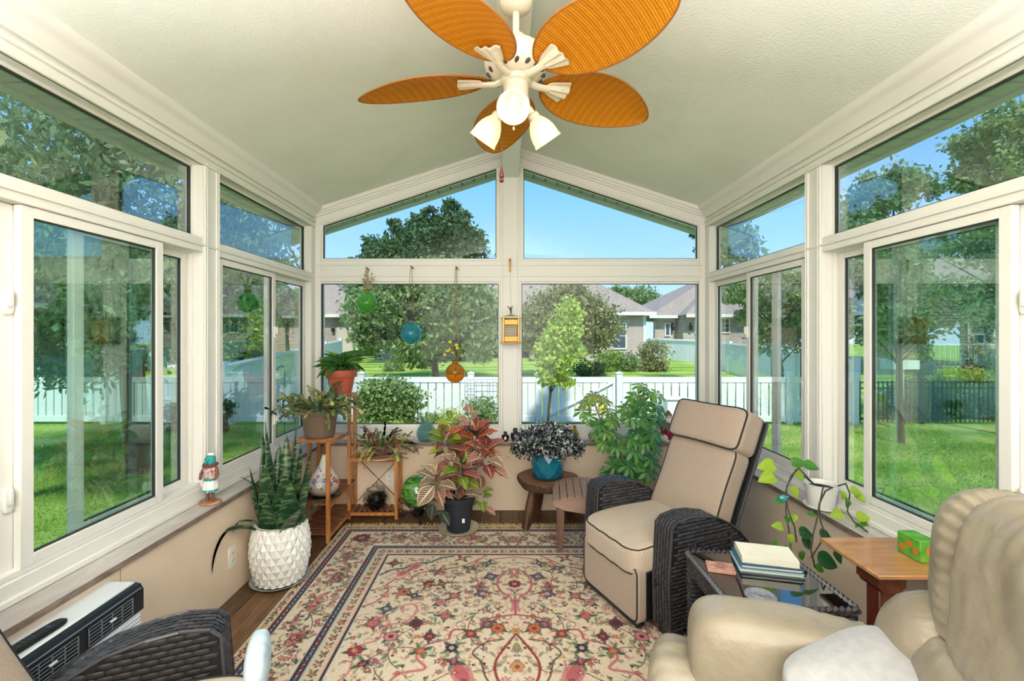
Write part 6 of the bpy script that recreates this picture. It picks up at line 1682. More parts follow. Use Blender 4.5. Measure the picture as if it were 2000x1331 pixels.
for k in range(5): b.ball(kc+Vector((-.012+.006*k, .004, .256)), (.004, .003, .009), 8, 6)
stuff(b.build('feathers', M_wh, t))

# ------------------------------------------------------------------ wooden plant stand
M_std = mat('honey_stained_wood', C(206, 140, 78), .42, col2=C(160, 96, 48), ns=8, nd=5, stretch=(3, 3, .8), coat=.15)
M_std2 = mat('dark_stained_slat', C(150, 96, 66), .45, col2=C(112, 66, 44), ns=8, stretch=(3, 3, 3))
st = thing('plant_stand', 'tiered honey brown wooden plant stand in the back left corner', 'plant stand', (-1.25, 3.45, 0))
def post(x, y, zt_, z0_=0): MB().box(x-.0125, x+.0125, y-.0125, y+.0125, z0_, zt_, .002).build('post', M_std, st)
def rail(a, c, z, h=.026): MB().bar((a[0], a[1], z-h/2), (c[0], c[1], z-h/2), .014, h, .002, up=(0, 0, 1)).build('rail', M_std, st)
def rail2(x0, x1, y0, y1, z, h=.026): MB().box(x0, x1, y0, y1, z-h, z, .002).build('rail', M_std, st)
def shelf(x0, x1, y0, y1, z, along='x', pitch=.045, w_=.024, m=M_std):
    # two rails and a row of slats
    if along == 'x':
        rail2(x0, x0+.014, y0, y1, z-.008); rail2(x1-.014, x1, y0, y1, z-.008); y = y0+.006
        while y+w_ <= y1+.001: MB().box(x0, x1, y, y+w_, z-.008, z, .0015).build('slat', m, st, smooth=False); y += pitch
    else:
        rail2(x0, x1, y0, y0+.014, z-.008); rail2(x0, x1, y1-.014, y1, z-.008); x = x0+.006
        while x+w_ <= x1+.001: MB().box(x, x+w_, y0, y1, z-.008, z, .0015).build('slat', m, st, smooth=False); x += pitch
xl, xr = -1.478, -1.225
for (x, y, z) in ((xl, 3.172, .70), (xr-.012, 3.172, .70), (xl, 3.43, .70), (xl, 3.60, .975), (xr-.012, 3.60, .975), (xl, 3.735, .975), (xr-.012, 3.735, .975), (-.862, 3.59, .478), (-.862, 3.735, .478)): post(x, y, z)
shelf(xl-.012, xr, 3.16, 3.47, .71); rail2(xr-.014, xr, 3.45, 3.60, .70)
shelf(xl-.012, xr, 3.16, 3.745, .272, m=M_std2); shelf(xl-.012, xr, 3.16, 3.745, .065, m=M_std2)
shelf(xl-.012, xr, 3.588, 3.748, .985)
shelf(xr, -.85, 3.585, 3.748, .484, 'y', .05, .034); shelf(xr, -.85, 3.585, 3.748, .060, 'y', .045, .026, m=M_std2)
MB().bar((xr, 3.742, .45), (-.862, 3.742, .08), .004, .004).build('cross_wire', M_iron, st)
MB().bar((-.862, 3.744, .45), (xr, 3.744, .08), .004, .004).build('cross_wire', M_iron, st)

# terracotta pot with peace lily
c = Vector((-1.325, 3.665, .986)); t = thing('terracotta_pot', 'terracotta coloured pot on the top tier of the plant stand', 'plant pot', c)
MB().lathe([(0, 0), (.080, 0), (.084, .02), (.105, .125), (.118, .128), (.122, .134), (.124, .185), (.118, .188), (.113, .18), (.108, .15), (0, .15)], 48, c).build('pot_body', mat('terracotta_plastic', C(178, 86, 62), .5), t); soil(t, c, .107, c.z+.165)
M_lily = leafmat('lily_leaf', C(50, 92, 46), C(92, 138, 66), .25, .3); tm = leaf_tmpl('leaf', M_lily, lan, 9, .25, .35); tm2 = leaf_tmpl('leaf', leafmat('lily_leaf_young', C(140, 176, 72), C(160, 190, 80), .4, .3), lan, 9, .2, .2)
t = thing('peace_lily', 'peace lily with dark arching leaves in the terracotta pot', 'plant', c+Vector((0, 0, .16)))
stm = MB()
for i in range(52):
    a = rv(0, 2*PI); el = rv(.15, 1.15); L_ = rv(.10, .17); d = Vector((math.cos(a)*math.cos(el), math.sin(a)*math.cos(el)*.6, math.sin(el))); b0_ = c+Vector((rv(-.04, .04), rv(-.03, .03), .16)); b1 = b0_+d*rv(.03, .09)+Vector((0, 0, .02))
    if b1.y > 3.80: b1.y = 3.80
    d2 = (d+Vector((0, 0, -.3))).normalized()
    if b1.y+d2.y*L_ > 3.84: d2.y = (3.84-b1.y)/L_
    stm.tube([b0_, b1], .0022, 5); put(tm if i % 9 else tm2, t, b1, d2, (0, 0, 1), L_, rv(.018, .027))
stuff(stm.build('stems', leafmat('green_stem', C(90, 120, 60), C(110, 140, 70), .1), t, fix=False))

# holiday cactus builder: arching chains of flat segments
def seg_chain(b, p, d, n, L_, W_, grav, side=None):
    p = Vector(p); d = Vector(d).normalized()
    for i in range(n):
        s = d.cross(Vector((0, 0, 1)));
        if s.length < .1: s = Vector((1, 0, 0))
        s.normalize(); s = (Matrix.Rotation(rv(-.7, .7), 3, d) @ s); nn = s.cross(d)
        Ls = L_*rv(.8, 1.15); q = p+d*Ls; w_ = W_*rv(.8, 1.1)
        top_ = [p-s*w_*.25, p+d*Ls*.35-s*w_*.5, p+d*Ls*.6-s*w_*.40, p+d*Ls*.85-s*w_*.55, q, p+d*Ls*.85+s*w_*.55, p+d*Ls*.6+s*w_*.40, p+d*Ls*.35+s*w_*.5, p+s*w_*.25]
        m_ = len(top_); b.add([v+nn*.0012 for v in top_]+[v-nn*.0012 for v in top_], [tuple(range(m_)), tuple(range(m_, 2*m_))[::-1]]+[(k, (k+1) % m_, m_+(k+1) % m_, m_+k) for k in range(m_)])
        p = q; d = (d+Vector((rv(-.25, .25), rv(-.25, .25), -grav*rv(.6, 1.4)))).normalized()
    return p, d
def cactus(name, label, c, z, n, nseg, L_, W_, mt, grav=.22, up=1.0, spread=1.0, ymax=3.83, xmin=-1.62, bud=None):
    t = thing(name, label, 'plant', c)
    for i in range(n):
        a = 2*PI*i/n+rv(-.2, .2); el = rv(.35, 1.2)*up; d = Vector((math.cos(a)*math.cos(el)*spread, math.sin(a)*math.cos(el)*.8, math.sin(el))); r_ = rv(.02, .08)
        b = MB(); p0 = Vector((c.x+r_*math.cos(a), c.y+r_*math.sin(a), z)); p, dd = seg_chain(b, p0, d, nseg+R.randint(-1, 2), L_, W_, grav)
        for q in range(R.randint(1, 3)):
            k = R.randint(1, 3); seg_chain(b, p0.lerp(p, k/4), d+Vector((rv(-.6, .6), rv(-.6, .6), rv(0, .4))), R.randint(1, 3), L_, W_, grav)
        b.v = [(max(v[0], xmin), min(v[1], ymax), v[2]) for v in b.v]
        o = b.build('stem', mt[i % len(mt)], t, smooth=False, fix=False)
        if bud and i % bud[0] == 0 and p.y < ymax-.02: MB().ball(p, (.006, .006, .014), 8, 6).build('pink_bud', bud[1], o)
    return t
M_cac = [leafmat('cactus_stem_green', C(88, 108, 62), C(128, 140, 84), .1, .35), leafmat('cactus_stem_olive', C(118, 122, 76), C(150, 148, 96), .1, .35), leafmat('cactus_stem_dark', C(60, 84, 54), C(92, 112, 70), .1, .35), leafmat('cactus_stem_yellow', C(176, 172, 88), C(196, 180, 120), .15, .4)]
c = Vector((-1.352, 3.31, .711)); t = thing('brown_pot', 'taupe brown plastic pot on the front top shelf of the plant stand', 'plant pot', c)
MB().lathe([(0, 0), (.098, 0), (.102, .015), (.104, .017), (.1045, .022), (.122, .165), (.132, .167), (.134, .172), (.135, .186), (.136, .188), (.1365, .204), (.134, .210), (.127, .208), (.122, .18), (0, .18)], 56, c).build('pot_body', mat('taupe_plastic', C(112, 90, 72), .45), t); soil(t, c, .121, c.z+.19)
cactus('holiday_cactus', 'sprawling holiday cactus with flat jointed stems in the brown pot', c+Vector((0, 0, .18)), c.z+.19, 70, 5, .047, .025, M_cac, .26, .9, 1.25, 3.56)
cactus('holiday_cactus', 'drooping holiday cactus with reddish tips on the round wood board', Vector((-.985, 3.64, .50)), .55, 64, 4, .043, .023, [M_cac[0], M_cac[1], M_cac[3], leafmat('cactus_stem_red', C(132, 84, 70), C(120, 110, 70), .1, .4)], .34, 1.0, 1.15, 3.74, bud=(5, mat('pink_bud', C(204, 96, 116), .5)))
# wood board, glass saucer, small dark pot
c = Vector((-.985, 3.625, .4845)); t = thing('round_board', 'round pale wooden board under the drooping holiday cactus', 'board', c)
MB().lathe([(0, 0), (.140, 0), (.145, .004), (.142, .011), (0, .012)], 48, c, None, lambda r, g, z: r*(1+.02*math.sin(3*g))).build('slice', mat('pale_wood_board', C(206, 168, 120), .5, col2=C(180, 138, 94), ns=9, stretch=(1, 5, 1)), t)
t = thing('glass_saucer', 'clear glass saucer on the round wooden board', 'saucer', c+Vector((0, 0, .012)))
MB().lathe([(0, 0), (.075, 0), (.10, .014), (.098, .017), (.072, .004), (0, .004)], 40, c+Vector((.01, 0, .0125))).build('dish', mat('saucer_glass', C(216, 220, 216), .08, trans=.6, ior=1.3), t)
t = thing('dark_glass_pot', 'small dark red glass pot holding the drooping cactus', 'plant pot', c+Vector((0, 0, .017)))
MB().lathe([(0, 0), (.052, 0), (.060, .02), (.066, .06), (.062, .078), (.058, .074), (0, .066)], 36, c+Vector((0, 0.01, .0175))).build('pot_body', mat('plum_brown_glaze', C(96, 54, 50), .2, col2=C(150, 104, 80), ns=30), t)

# painted gourd on a black plate
c = Vector((-1.335, 3.345, .2725)); t = thing('black_plate', 'black plate under the painted gourd on the stand', 'plate', c)
MB().lathe([(0, 0), (.085, 0), (.118, .010), (.116, .013), (.08, .005), (0, .005)], 44, c).build('dish', mat('black_plate_glaze', C(34, 34, 38), .25), t)
def gourd_mat():
    m = mat('painted_gourd_skin', C(196, 180, 160), .35); tt = m.node_tree; b = tt.nodes['Principled BSDF']; tcn = tt.nodes.new('ShaderNodeTexCoord')
    sp_ = tt.nodes.new('ShaderNodeSeparateXYZ'); tt.links.new(tcn.outputs['Generated'], sp_.inputs[0]); r = tt.nodes.new('ShaderNodeValToRGB'); e = r.color_ramp.elements
    e[0].position = 0; e[0].color = C(178, 144, 118); e[1].position = .34; e[1].color = C(196, 186, 178); k = e.new(.6); k.color = C(226, 222, 214); k = e.new(.92); k.color = C(232, 220, 200)
    tt.links.new(sp_.outputs['Z'], r.inputs[0]); tt.links.new(r.outputs[0], b.inputs['Base Color']); return m
gc = c+Vector((0, 0, .0055)); t = thing('painted_gourd', 'pear shaped gourd painted with flowers standing on a black plate', 'ornament', gc)
gp = [(0, 0), (.05, .001), (.085, .018), (.104, .05), (.108, .08), (.100, .115), (.080, .15), (.056, .185), (.036, .22), (.026, .25), (.018, .275), (.014, .292), (0, .296)]
def gr(z):
    for (r0, z0_), (r1, z1_) in zip(gp[:-1], gp[1:]):
        if z0_ <= z <= z1_: return r0+(r1-r0)*(z-z0_)/(z1_-z0_+1e-9)
    return .02
body = MB().lathe(gp, 48, gc).build('body', gourd_mat(), t)
fcols = [mat('paint_red', C(176, 62, 74), .5), mat('paint_blue', C(84, 120, 168), .5), mat('paint_white', C(240, 236, 226), .5), mat('paint_violet', C(128, 88, 138), .5), mat('paint_green', C(92, 138, 96), .5), mat('paint_yellow', C(222, 190, 90), .5)]
for i, (az, z, s, k) in enumerate(((-.35, .12, .020, 0), (-.75, .10, .016, 3), (-1.15, .13, .015, 1), (-1.5, .10, .020, 2), (-1.95, .125, .019, 1), (-2.3, .10, .016, 2), (-1.75, .155, .012, 0), (-1.2, .165, .012, 5), (-2.65, .12, .016, 4), (-.55, .155, .013, 0), (-1.35, .075, .012, 4), (-2.1, .075, .011, 3), (-.95, .075, .013, 4), (-.1, .10, .016, 0), (-1.6, .19, .008, 1), (-1.9, .205, .007, 1))):
    b = MB()
    for q in range(5):
        g = 2*PI*q/5; zz = z+s*.62*math.sin(g); rr_ = gr(zz); aa = az+s*.62*math.cos(g)/rr_; nrm = Vector((math.cos(aa), math.sin(aa), .25)).normalized()
        Mq = Matrix.Translation(gc+Vector((rr_*math.cos(aa), rr_*math.sin(aa), zz))) @ nrm.to_track_quat('Z', 'Y').to_matrix().to_4x4()
        b.ball((0, 0, 0), (s*.46, s*.46, .0014), 10, 6); b.v[-60:] = [tuple(Mq @ Vector(v)) for v in b.v[-60:]]
    b.build('painted_flower', fcols[k], body)
# stone filled candy jar
c = Vector((-1.042, 3.655, .0605)); t = thing('candy_jar', 'clear glass candy jar of dark stones on the lowest shelf', 'jar', c)
M_jar = mat('thin_clear_glass', C(235, 240, 240), .03, trans=1, ior=1.15, spec=.8)
pj = [(0, 0), (.045, 0), (.05, .006), (.085, .04), (.100, .075), (.096, .105), (.075, .135), (.062, .15), (.066, .158)]
b = MB().lathe(pj+[(r-.003 if r > .01 else 0, z+.002) for r, z in pj[::-1]], 40, c); b.f = b.f[:-2]; b.build('jar_body', M_jar, t)
l = MB().lathe([(0, .175), (.030, .172), (.066, .162), (.072, .158), (.072, .153), (.0, .156)], 40, c).build('lid', M_jar, t)
MB().ball(c+Vector((0, 0, .19)), .017, 18, 12).build('lid_knob', M_jar, l)
M_st = mat('dark_river_stone', C(70, 72, 86), .2, spec=.6, island=C(150, 152, 172))
b = MB(); k = 0
while k < 150:
    z = rv(.012, .088); rr_ = .093*math.sqrt(R.random())*(.55+.45*min(z/.06, 1)); a = rv(0, 6.28)
    if rr_ < .040+z*.55 and rr_ < .086: b.ball(c+Vector((rr_*math.cos(a), rr_*math.sin(a), z)), (rv(.007, .012), rv(.006, .010), rv(.005, .008)), 8, 6, Matrix.Rotation(rv(0, 3), 3, 'Y')); k += 1
stuff(b.build('stones', M_st, t))

# ------------------------------------------------------------------ green gazing ball on a scrolled iron stand
c = Vector((-.692, 3.585, .222)); t = thing('gazing_ball', 'swirled green glass gazing ball on a black scroll stand', 'ornament', c)
def swirl():
    m = mat('swirled_green_glass', C(60, 120, 50), .08, spec=.9, coat=1); tt = m.node_tree; b = tt.nodes['Principled BSDF']; tcn = tt.nodes.new('ShaderNodeTexCoord'); mp = tt.nodes.new('ShaderNodeMapping'); mp.inputs['Scale'].default_value = (3, 3, 14)
    mp.inputs['Rotation'].default_value = (.35, .25, 0); n = tt.nodes.new('ShaderNodeTexNoise'); n.inputs['Scale'].default_value = 2.2; n.inputs['Detail'].default_value = 4; n.inputs['Distortion'].default_value = 1.4
    tt.links.new(tcn.outputs['Object'], mp.inputs[0]); tt.links.new(mp.outputs[0], n.inputs['Vector']); r = tt.nodes.new('ShaderNodeValToRGB'); e = r.color_ramp.elements
    e[0].position = .3; e[0].color = C(20, 60, 40); e[1].position = .75; e[1].color = C(214, 226, 130); k = e.new(.45); k.color = C(50, 124, 44); k = e.new(.56); k.color = C(118, 176, 60); k = e.new(.64); k.color = C(40, 70, 90)
    tt.links.new(n.outputs['Fac'], r.inputs[0]); tt.links.new(r.outputs[0], b.inputs['Base Color']); return m
MB().ball((0, 0, 0), .130, 48, 32).build('globe', swirl(), t); o = t.children[0]; o.matrix_parent_inverse = Matrix.Identity(4)
MB().lathe([(.026, -.205), (.03, -.17), (.040, -.135), (.036, -.125), (.0, -.127)], 24, c+Vector((0, 0, .02))).build('neck', M_iron, t)
stt = thing('iron_stand', 'black wrought iron scroll stand under the green gazing ball', 'stand', (c.x, c.y, 0))
for k in range(3):
    a = -PI/2+k*2*PI/3+.35; d = Vector((math.cos(a), math.sin(a), 0)); b = MB(); pts = []
    for i in range(15): g = -.4-i*.42; r_ = .010+.0016*i; pts.append(Vector((c.x, c.y, .055))+d*(.125+.012*0+r_*math.cos(g)*1.2)+Vector((0, 0, r_*math.sin(g)+.075)))
    pts2 = [Vector((c.x, c.y, .06))+d*.045, Vector((c.x, c.y, .045))+d*.08, Vector((c.x, c.y, .066))+d*.125]
    for i in range(14): g = PI/2-i*.45; r_ = .034-.0018*i; pts2.append(Vector((c.x, c.y, .038))+d*(.140+r_*math.cos(g))+Vector((0, 0, r_*math.sin(g))))
    b.tube(pts2, .0048, 8)
    pts3 = [Vector((c.x, c.y, .05))+d*.03, Vector((c.x, c.y, .085))+d*.07, Vector((c.x, c.y, .115))+d*.110]
    for i in range(13): g = -PI*.7+i*.5; r_ = .026-.0014*i; pts3.append(Vector((c.x, c.y, .142))+d*(.135+r_*math.cos(g))+Vector((0, 0, r_*math.sin(g))))
    b.tube(pts3, .0044, 8); b.build('scroll_leg', M_iron, stt, fix=False)
MB().lathe([(.045, .040), (.050, .050), (.050, .062), (.044, .062), (.030, .05), (0, .05), (0, .038)], 24, (c.x, c.y, 0)).build('collar', M_iron, stt)

# ------------------------------------------------------------------ croton
c = Vector((-.350, 3.375, RZ)); t = thing('pot_saucer', 'clear ribbed plastic saucer on the rug under the black nursery pot', 'saucer', c)
MB().lathe([(0, .001), (.125, .001), (.153, .022), (.150, .024), (.122, .006), (0, .006)], 48, c, None, lambda r, g, z: r*(1+.006*math.sin(40*g))).build('dish', mat('cloudy_plastic', C(206, 192, 160), .25, trans=.15, ior=1.2), t)
pcn = c+Vector((0, 0, .0065)); t = thing('nursery_pot', 'black plastic nursery pot with the red croton on the rug edge', 'plant pot', pcn)
MB().lathe([(0, 0), (.084, 0), (.086, .01), (.112, .218), (.122, .220), (.124, .226), (.125, .250), (.120, .252), (.115, .246), (.110, .215), (0, .215)], 48, pcn).build('pot_body', mat('black_nursery_plastic', C(38, 44, 54), .5), t); soil(t, pcn, .109, pcn.z+.222)
MB().box(pcn.x+.035, pcn.x+.055, pcn.y-.102, pcn.y-.100, pcn.z+.085, pcn.z+.115, 0, Matrix.Identity(4)).build('torn_label', M_wh, t)
t = thing('croton_plant', 'croton with large red, pink and yellow veined leaves', 'plant', pcn+Vector((0, 0, .22)))
crm = [veinmat('croton_burgundy', C(92, 36, 46), C(232, 150, 120), C(150, 60, 60), 9, .2, mottled=C(84, 52, 54)), veinmat('croton_pink', C(168, 108, 104), C(244, 214, 180), C(224, 160, 128), 10, .25, mottled=C(120, 60, 66)),
       veinmat('croton_green', C(84, 128, 56), C(206, 204, 92), C(150, 170, 70), 9, .3, mottled=C(104, 142, 54)), veinmat('croton_dark', C(50, 56, 52), C(104, 112, 86), C(70, 70, 60), 9, .15, mottled=C(38, 52, 44)), veinmat('croton_red', C(150, 58, 52), C(238, 168, 98), C(210, 110, 80), 9, .25, mottled=C(124, 52, 56)),
       veinmat('croton_cream', C(104, 76, 84), C(244, 226, 180), C(240, 214, 150), 11, .25, vw=.28), veinmat('croton_lime', C(140, 166, 52), C(226, 222, 110), C(190, 200, 80), 10, .4)]
ctm = [leaf_tmpl('leaf', m, ov, 10, .18, .25, .05, 6) for m in crm]
sb = MB(); base = pcn+Vector((.01, 0, .215))
def crown(p, n, cols_, L0, L1, spread=1.3, upf=.25):
    for i in range(n):
        a = i*2.4+rv(-.3, .3); el = upf+1.25*(i/n)-.35; d = Vector((math.cos(a)*math.cos(el), math.sin(a)*math.cos(el)*.85, math.sin(el)))
        q = p+Vector((0, 0, -.12+.13*i/n))+d*.02; L_ = rv(L0, L1)
        if q.y+d.y*L_ > 3.74: d.y = min(d.y, (3.74-q.y)/L_)
        put(ctm[R.choice(cols_+(5, 1))], t, q, (d+Vector((0, 0, -.25))).normalized(), (0, -.5, 1), L_, L_*rv(.27, .36))
tops = [(P(930, 850, 3.36), 20, (0, 4, 0, 3, 1, 4), .11, .17), (P(872, 856, 3.34), 16, (2, 6, 4, 0, 2), .10, .16), (P(950, 880, 3.30), 16, (4, 1, 4, 0, 1), .11, .17), (P(900, 905, 3.28), 16, (0, 3, 1, 2, 4), .11, .17),
        (P(853, 930, 3.28), 14, (5, 1, 3, 5, 0), .11, .16), (P(905, 930, 3.36), 8, (3, 2, 0), .09, .13), (P(918, 812, 3.38), 7, (0, 4, 1), .08, .13), (P(880, 822, 3.38), 7, (6, 2, 6), .09, .13), (P(940, 960, 3.34), 7, (3, 2, 3), .09, .13), (P(845, 972, 3.24), 5, (3, 3, 2), .08, .11)]
for (p, n, cc, l0, l1) in tops:
    crown(p, n, cc, l0, l1); mid = base.lerp(p, .5)+Vector((rv(-.02, .02), rv(-.02, .02), -.02)); sb.tube([base+Vector((rv(-.03, .03), rv(-.02, .02), 0)), mid, p+Vector((0, 0, -.02))], [.009, .007, .005], 7)
put(ctm[5], t, P(848, 950, 3.16), (-.55, -.35, -.55), (-.1, -1, .4), .17, .055); put(ctm[3], t, P(846, 985, 3.16), (-.1, -.3, -.9), (0, -1, 0), .11, .035); put(ctm[3], t, P(862, 1000, 3.22), (.5, -.5, -.5), (0, -.8, .6), .11, .035)
sb.build('woody_stems', mat('croton_bark', C(150, 124, 96), .8, col2=C(112, 88, 66), ns=30), t)

# ------------------------------------------------------------------ blue pot with dark leaved plant on the stool
c = Vector((sc_.x+.0, sc_.y+.0, ztop+.003)); c.x = .318; t = thing('teal_pot', 'teal faceted ceramic pot on the round slab stool', 'plant pot', c)
M_teal = mat('teal_glaze', C(16, 104, 128), .25, spec=.5, coat=.4)
MB().lathe([(0, 0), (.122, 0), (.126, .006), (.122, .009), (0, .008)], 40, c).build('saucer', mat('dark_saucer', C(34, 44, 48), .4), t)
b = MB(); n = 8
def ring(z, r, off): return [c+Vector((r*math.cos(2*PI*(k+off)/n), r*math.sin(2*PI*(k+off)/n), z)) for k in range(n)]
rs_ = [ring(.009, .104, 0), ring(.055, .124, .5), ring(.125, .126, 0), ring(.195, .122, .5), ring(.198, .112, .5), ring(.15, .108, .5)]
vs = [p for r_ in rs_ for p in r_]; fs = []
for k in range(n):
    k2 = (k+1) % n
    fs += [(k, k2, n+k), (n+k, k2, n+k2), (n+k, 2*n+k2, 2*n+k), (n+k, n+k2, 2*n+k2), (2*n+k, 2*n+k2, 3*n+k), (3*n+k, 2*n+k2, 3*n+k2), (3*n+k, 3*n+k2, 4*n+k2, 4*n+k), (4*n+k, 4*n+k2, 5*n+k2, 5*n+k)]
fs += [tuple(range(n))[::-1], tuple(range(5*n, 6*n))]
b.add(vs, fs).build('pot_body', M_teal, t, smooth=False); soil(t, c, .100, c.z+.16)
t = thing('glint_leaf_plant', 'bushy plant with tiny dark leaves and painted pale glints in the teal pot', 'plant', c+Vector((0, 0, .16)))
nn_ = 150; cl_ = []
for i in range(nn_):
    a = i*2.4; r_ = math.sqrt((i+.5)/nn_); cl_.append((c.x+.245*r_*math.cos(a), c.y-.02+.20*r_*math.sin(a), c.z+.350-.10*r_*r_*r_-.02+rv(-.03, .03)))
cl_ = np.array(cl_); k = NR.randint(0, nn_, 7000); pts = cl_[k]+NR.normal(0, 1, (7000, 3))*np.array([.021, .021, .026])
M_glint = mat('dark_leaf_glints', C(44, 46, 48), .22, spec=1.0, island=C(164, 168, 166))
_t = M_glint.node_tree; _g = [n for n in _t.nodes if n.type == 'NEW_GEOMETRY'][0]; _m = _t.nodes.new('ShaderNodeMath'); _m.operation = 'GREATER_THAN'; _m.inputs[1].default_value = .62
_x = [n for n in _t.nodes if n.type == 'MIX'][0]; _t.links.new(_g.outputs['Random Per Island'], _m.inputs[0]); _t.links.new(_m.outputs[0], _x.inputs[0])  # a random share of leaves is coloured pale as painted glints
leafcloud('leaves', pts, .035, M_glint, t, .42, -.3, .2)
b = MB()
for i in range(0, nn_, 2): q = Vector(cl_[i]); b.tube([c+Vector((rv(-.05, .05), rv(-.05, .05), .16)), (c+q)/2+Vector((0, 0, .12)), q], [.003, .002, .001], 5, cap=False)
stuff(b.build('twigs', mat('dark_twig', C(60, 48, 44), .8), t, fix=False))

# ------------------------------------------------------------------ umbrella plant (schefflera) behind the recliner
c = Vector((.90, 3.40, RZ)); t = thing('tall_planter', 'dark green planter on the floor behind the recliner holding the umbrella plant', 'plant pot', c)
MB().lathe([(0, 0), (.10, 0), (.135, .24), (.145, .245), (.145, .27), (.135, .272), (.128, .24), (0, .24)], 40, c).build('pot_body', mat('dark_green_pot', C(40, 60, 54), .4), t); soil(t, c, .127, .255)
t = thing('umbrella_plant', 'tall umbrella plant with glossy fingered leaves by the right back window', 'plant', c+Vector((0, 0, .25)))
def umb_leaf(m, name):
    b = MB(); n = 8
    for k in range(n):
        a = 2*PI*k/n+.2; d = Vector((math.cos(a), math.sin(a), -.22-.1*math.sin(k*2.1))).normalized(); s = Vector((-math.sin(a), math.cos(a), 0)); L_ = .95+.12*math.sin(k*3.3); N = 7
        vs = []
        for i in range(N):
            u = i/(N-1); w_ = .165*obo(max(min(u, .995), .02))+.004; p = d*(.10+.9*u*L_)+Vector((0, 0, -.20*u*u))
            vs += [p-s*w_+Vector((0, 0, .05*w_/.2)), p, p+s*w_+Vector((0, 0, .05*w_/.2))]
        b.add(vs, [(3*i+q, 3*i+q+1, 3*i+q+4, 3*i+q+3) for i in range(N-1) for q in (0, 1)])
        b.tube([(0, 0, 0), d*.12], .02, 5, cap=False)
    me = bpy.data.meshes.new(name); me.from_pydata(b.v, [], b.f); me.polygons.foreach_set('use_smooth', [True]*len(me.polygons)); me.materials.append(m); return me
ums = [umb_leaf(leafmat('umbrella_leaf_deep', C(58, 116, 60), C(98, 148, 72), .3, .2), 'leaf'), umb_leaf(leafmat('umbrella_leaf', C(98, 152, 68), C(136, 178, 84), .4, .22), 'leaf'), umb_leaf(leafmat('umbrella_leaf_young', C(150, 168, 86), C(176, 186, 100), .45, .3), 'leaf')]
sb = MB()
def stemline(pts, r0=.010): sb.tube(pts, [r0, r0*.8, r0*.6, r0*.5][:len(pts)], 8)
Ys = 3.42; stems = [[c+Vector((-.02, 0, .25)), P(1195, 900, Ys), P(1180, 840, Ys-.03), P(1160, 785, Ys-.02)], [c+Vector((.03, 0, .25)), P(1238, 900, Ys), P(1250, 850, Ys), P(1258, 778, Ys)], [c+Vector((0, -.03, .25)), P(1225, 930, Ys-.08), P(1215, 890, Ys-.1), P(1205, 860, Ys-.1)], [c+Vector((.02, .0, .25)), P(1250, 920, Ys-.05), P(1268, 890, Ys-.06), P(1275, 865, Ys-.06)]]
for s_ in stems: stemline(s_)
lv = [(1160, 772, 2, .085, Ys), (1143, 790, 2, .07, Ys), (1185, 782, 2, .07, Ys), (1150, 812, 1, .085, Ys-.05), (1168, 826, 1, .08, Ys-.05), (1190, 805, 1, .08, Ys), (1200, 822, 1, .085, Ys-.05), (1178, 846, 1, .085, Ys-.06), (1198, 848, 1, .08, Ys), (1160, 850, 1, .06, Ys-.05), (1178, 868, 1, .08, Ys-.08), (1208, 868, 1, .085, Ys-.1),
      (1258, 762, 1, .085, Ys), (1240, 775, 1, .09, Ys-.02), (1276, 772, 1, .09, Ys-.03), (1226, 796, 1, .10, Ys-.06), (1252, 792, 0, .10, Ys-.08), (1286, 795, 0, .10, Ys-.06), (1236, 818, 0, .10, Ys-.1), (1266, 818, 0, .105, Ys-.1), (1292, 820, 0, .09, Ys-.04), (1246, 842, 0, .10, Ys-.08), (1276, 848, 0, .10, Ys-.08), (1232, 858, 1, .10, Ys-.1), (1258, 868, 1, .10, Ys-.12), (1284, 872, 0, .09, Ys-.06), (1240, 885, 1, .10, Ys-.12), (1215, 890, 0, .09, Ys-.12),
      (1200, 908, 0, .10, Ys-.12), (1225, 915, 0, .10, Ys-.14), (1250, 905, 0, .10, Ys-.14), (1268, 900, 0, .10, Ys-.1), (1205, 932, 0, .09, Ys-.14), (1240, 935, 0, .10, Ys-.14), (1262, 925, 0, .09, Ys-.12), (1186, 925, 0, .07, Ys-.1)]
segs = [(a, b_) for s_ in stems for a, b_ in zip(s_[:-1], s_[1:])]
for (px, py, k, r_, Y) in lv:
    for rep in range(2):
        p = P(px+rv(-6, 6)+rep*rv(-9, 9), py+rv(-5, 5)+rep*rv(-9, 9), Y+rv(-.05, .08)); best = None
        for a, b_ in segs:
            u = max(0, min(1, (p-a).dot(b_-a)/(b_-a).length_squared)); q = a.lerp(b_, u); d_ = (q-p).length
            if best is None or d_ < best[0]: best = (d_, q)
        q = best[1]; q = q-Vector((0, 0, min(.03, best[0]*.3))); sb.tube([q, (q+p)/2+Vector((0, 0, .012)), p], [.0028, .0022, .0018], 5, cap=False)
        up = (Vector((0, -.75, 1))+(p-q)*2.5+Vector((rv(-.3, .3), rv(-.3, .1), 0))).normalized(); y = up.cross(Vector((rv(-1, 1), rv(-1, 1), 0))).normalized()
        o = bpy.data.objects.new('leaf', ums[k if R.random() < .75 else max(k-1, 0)]); COL.objects.link(o); o.parent = t; o.matrix_parent_inverse = Matrix.Translation(-WL(t)); s_ = r_*rv(.8, 1.0)
        o.matrix_basis = Matrix.Translation(p) @ up.to_track_quat('Z', 'Y').to_matrix().to_4x4() @ Matrix.Rotation(rv(0, 6), 4, 'Z') @ Matrix.Scale(s_, 4)
sb.build('stems', mat('green_brown_stem', C(96, 104, 58), .7, col2=C(120, 96, 64), ns=18), t, fix=False)

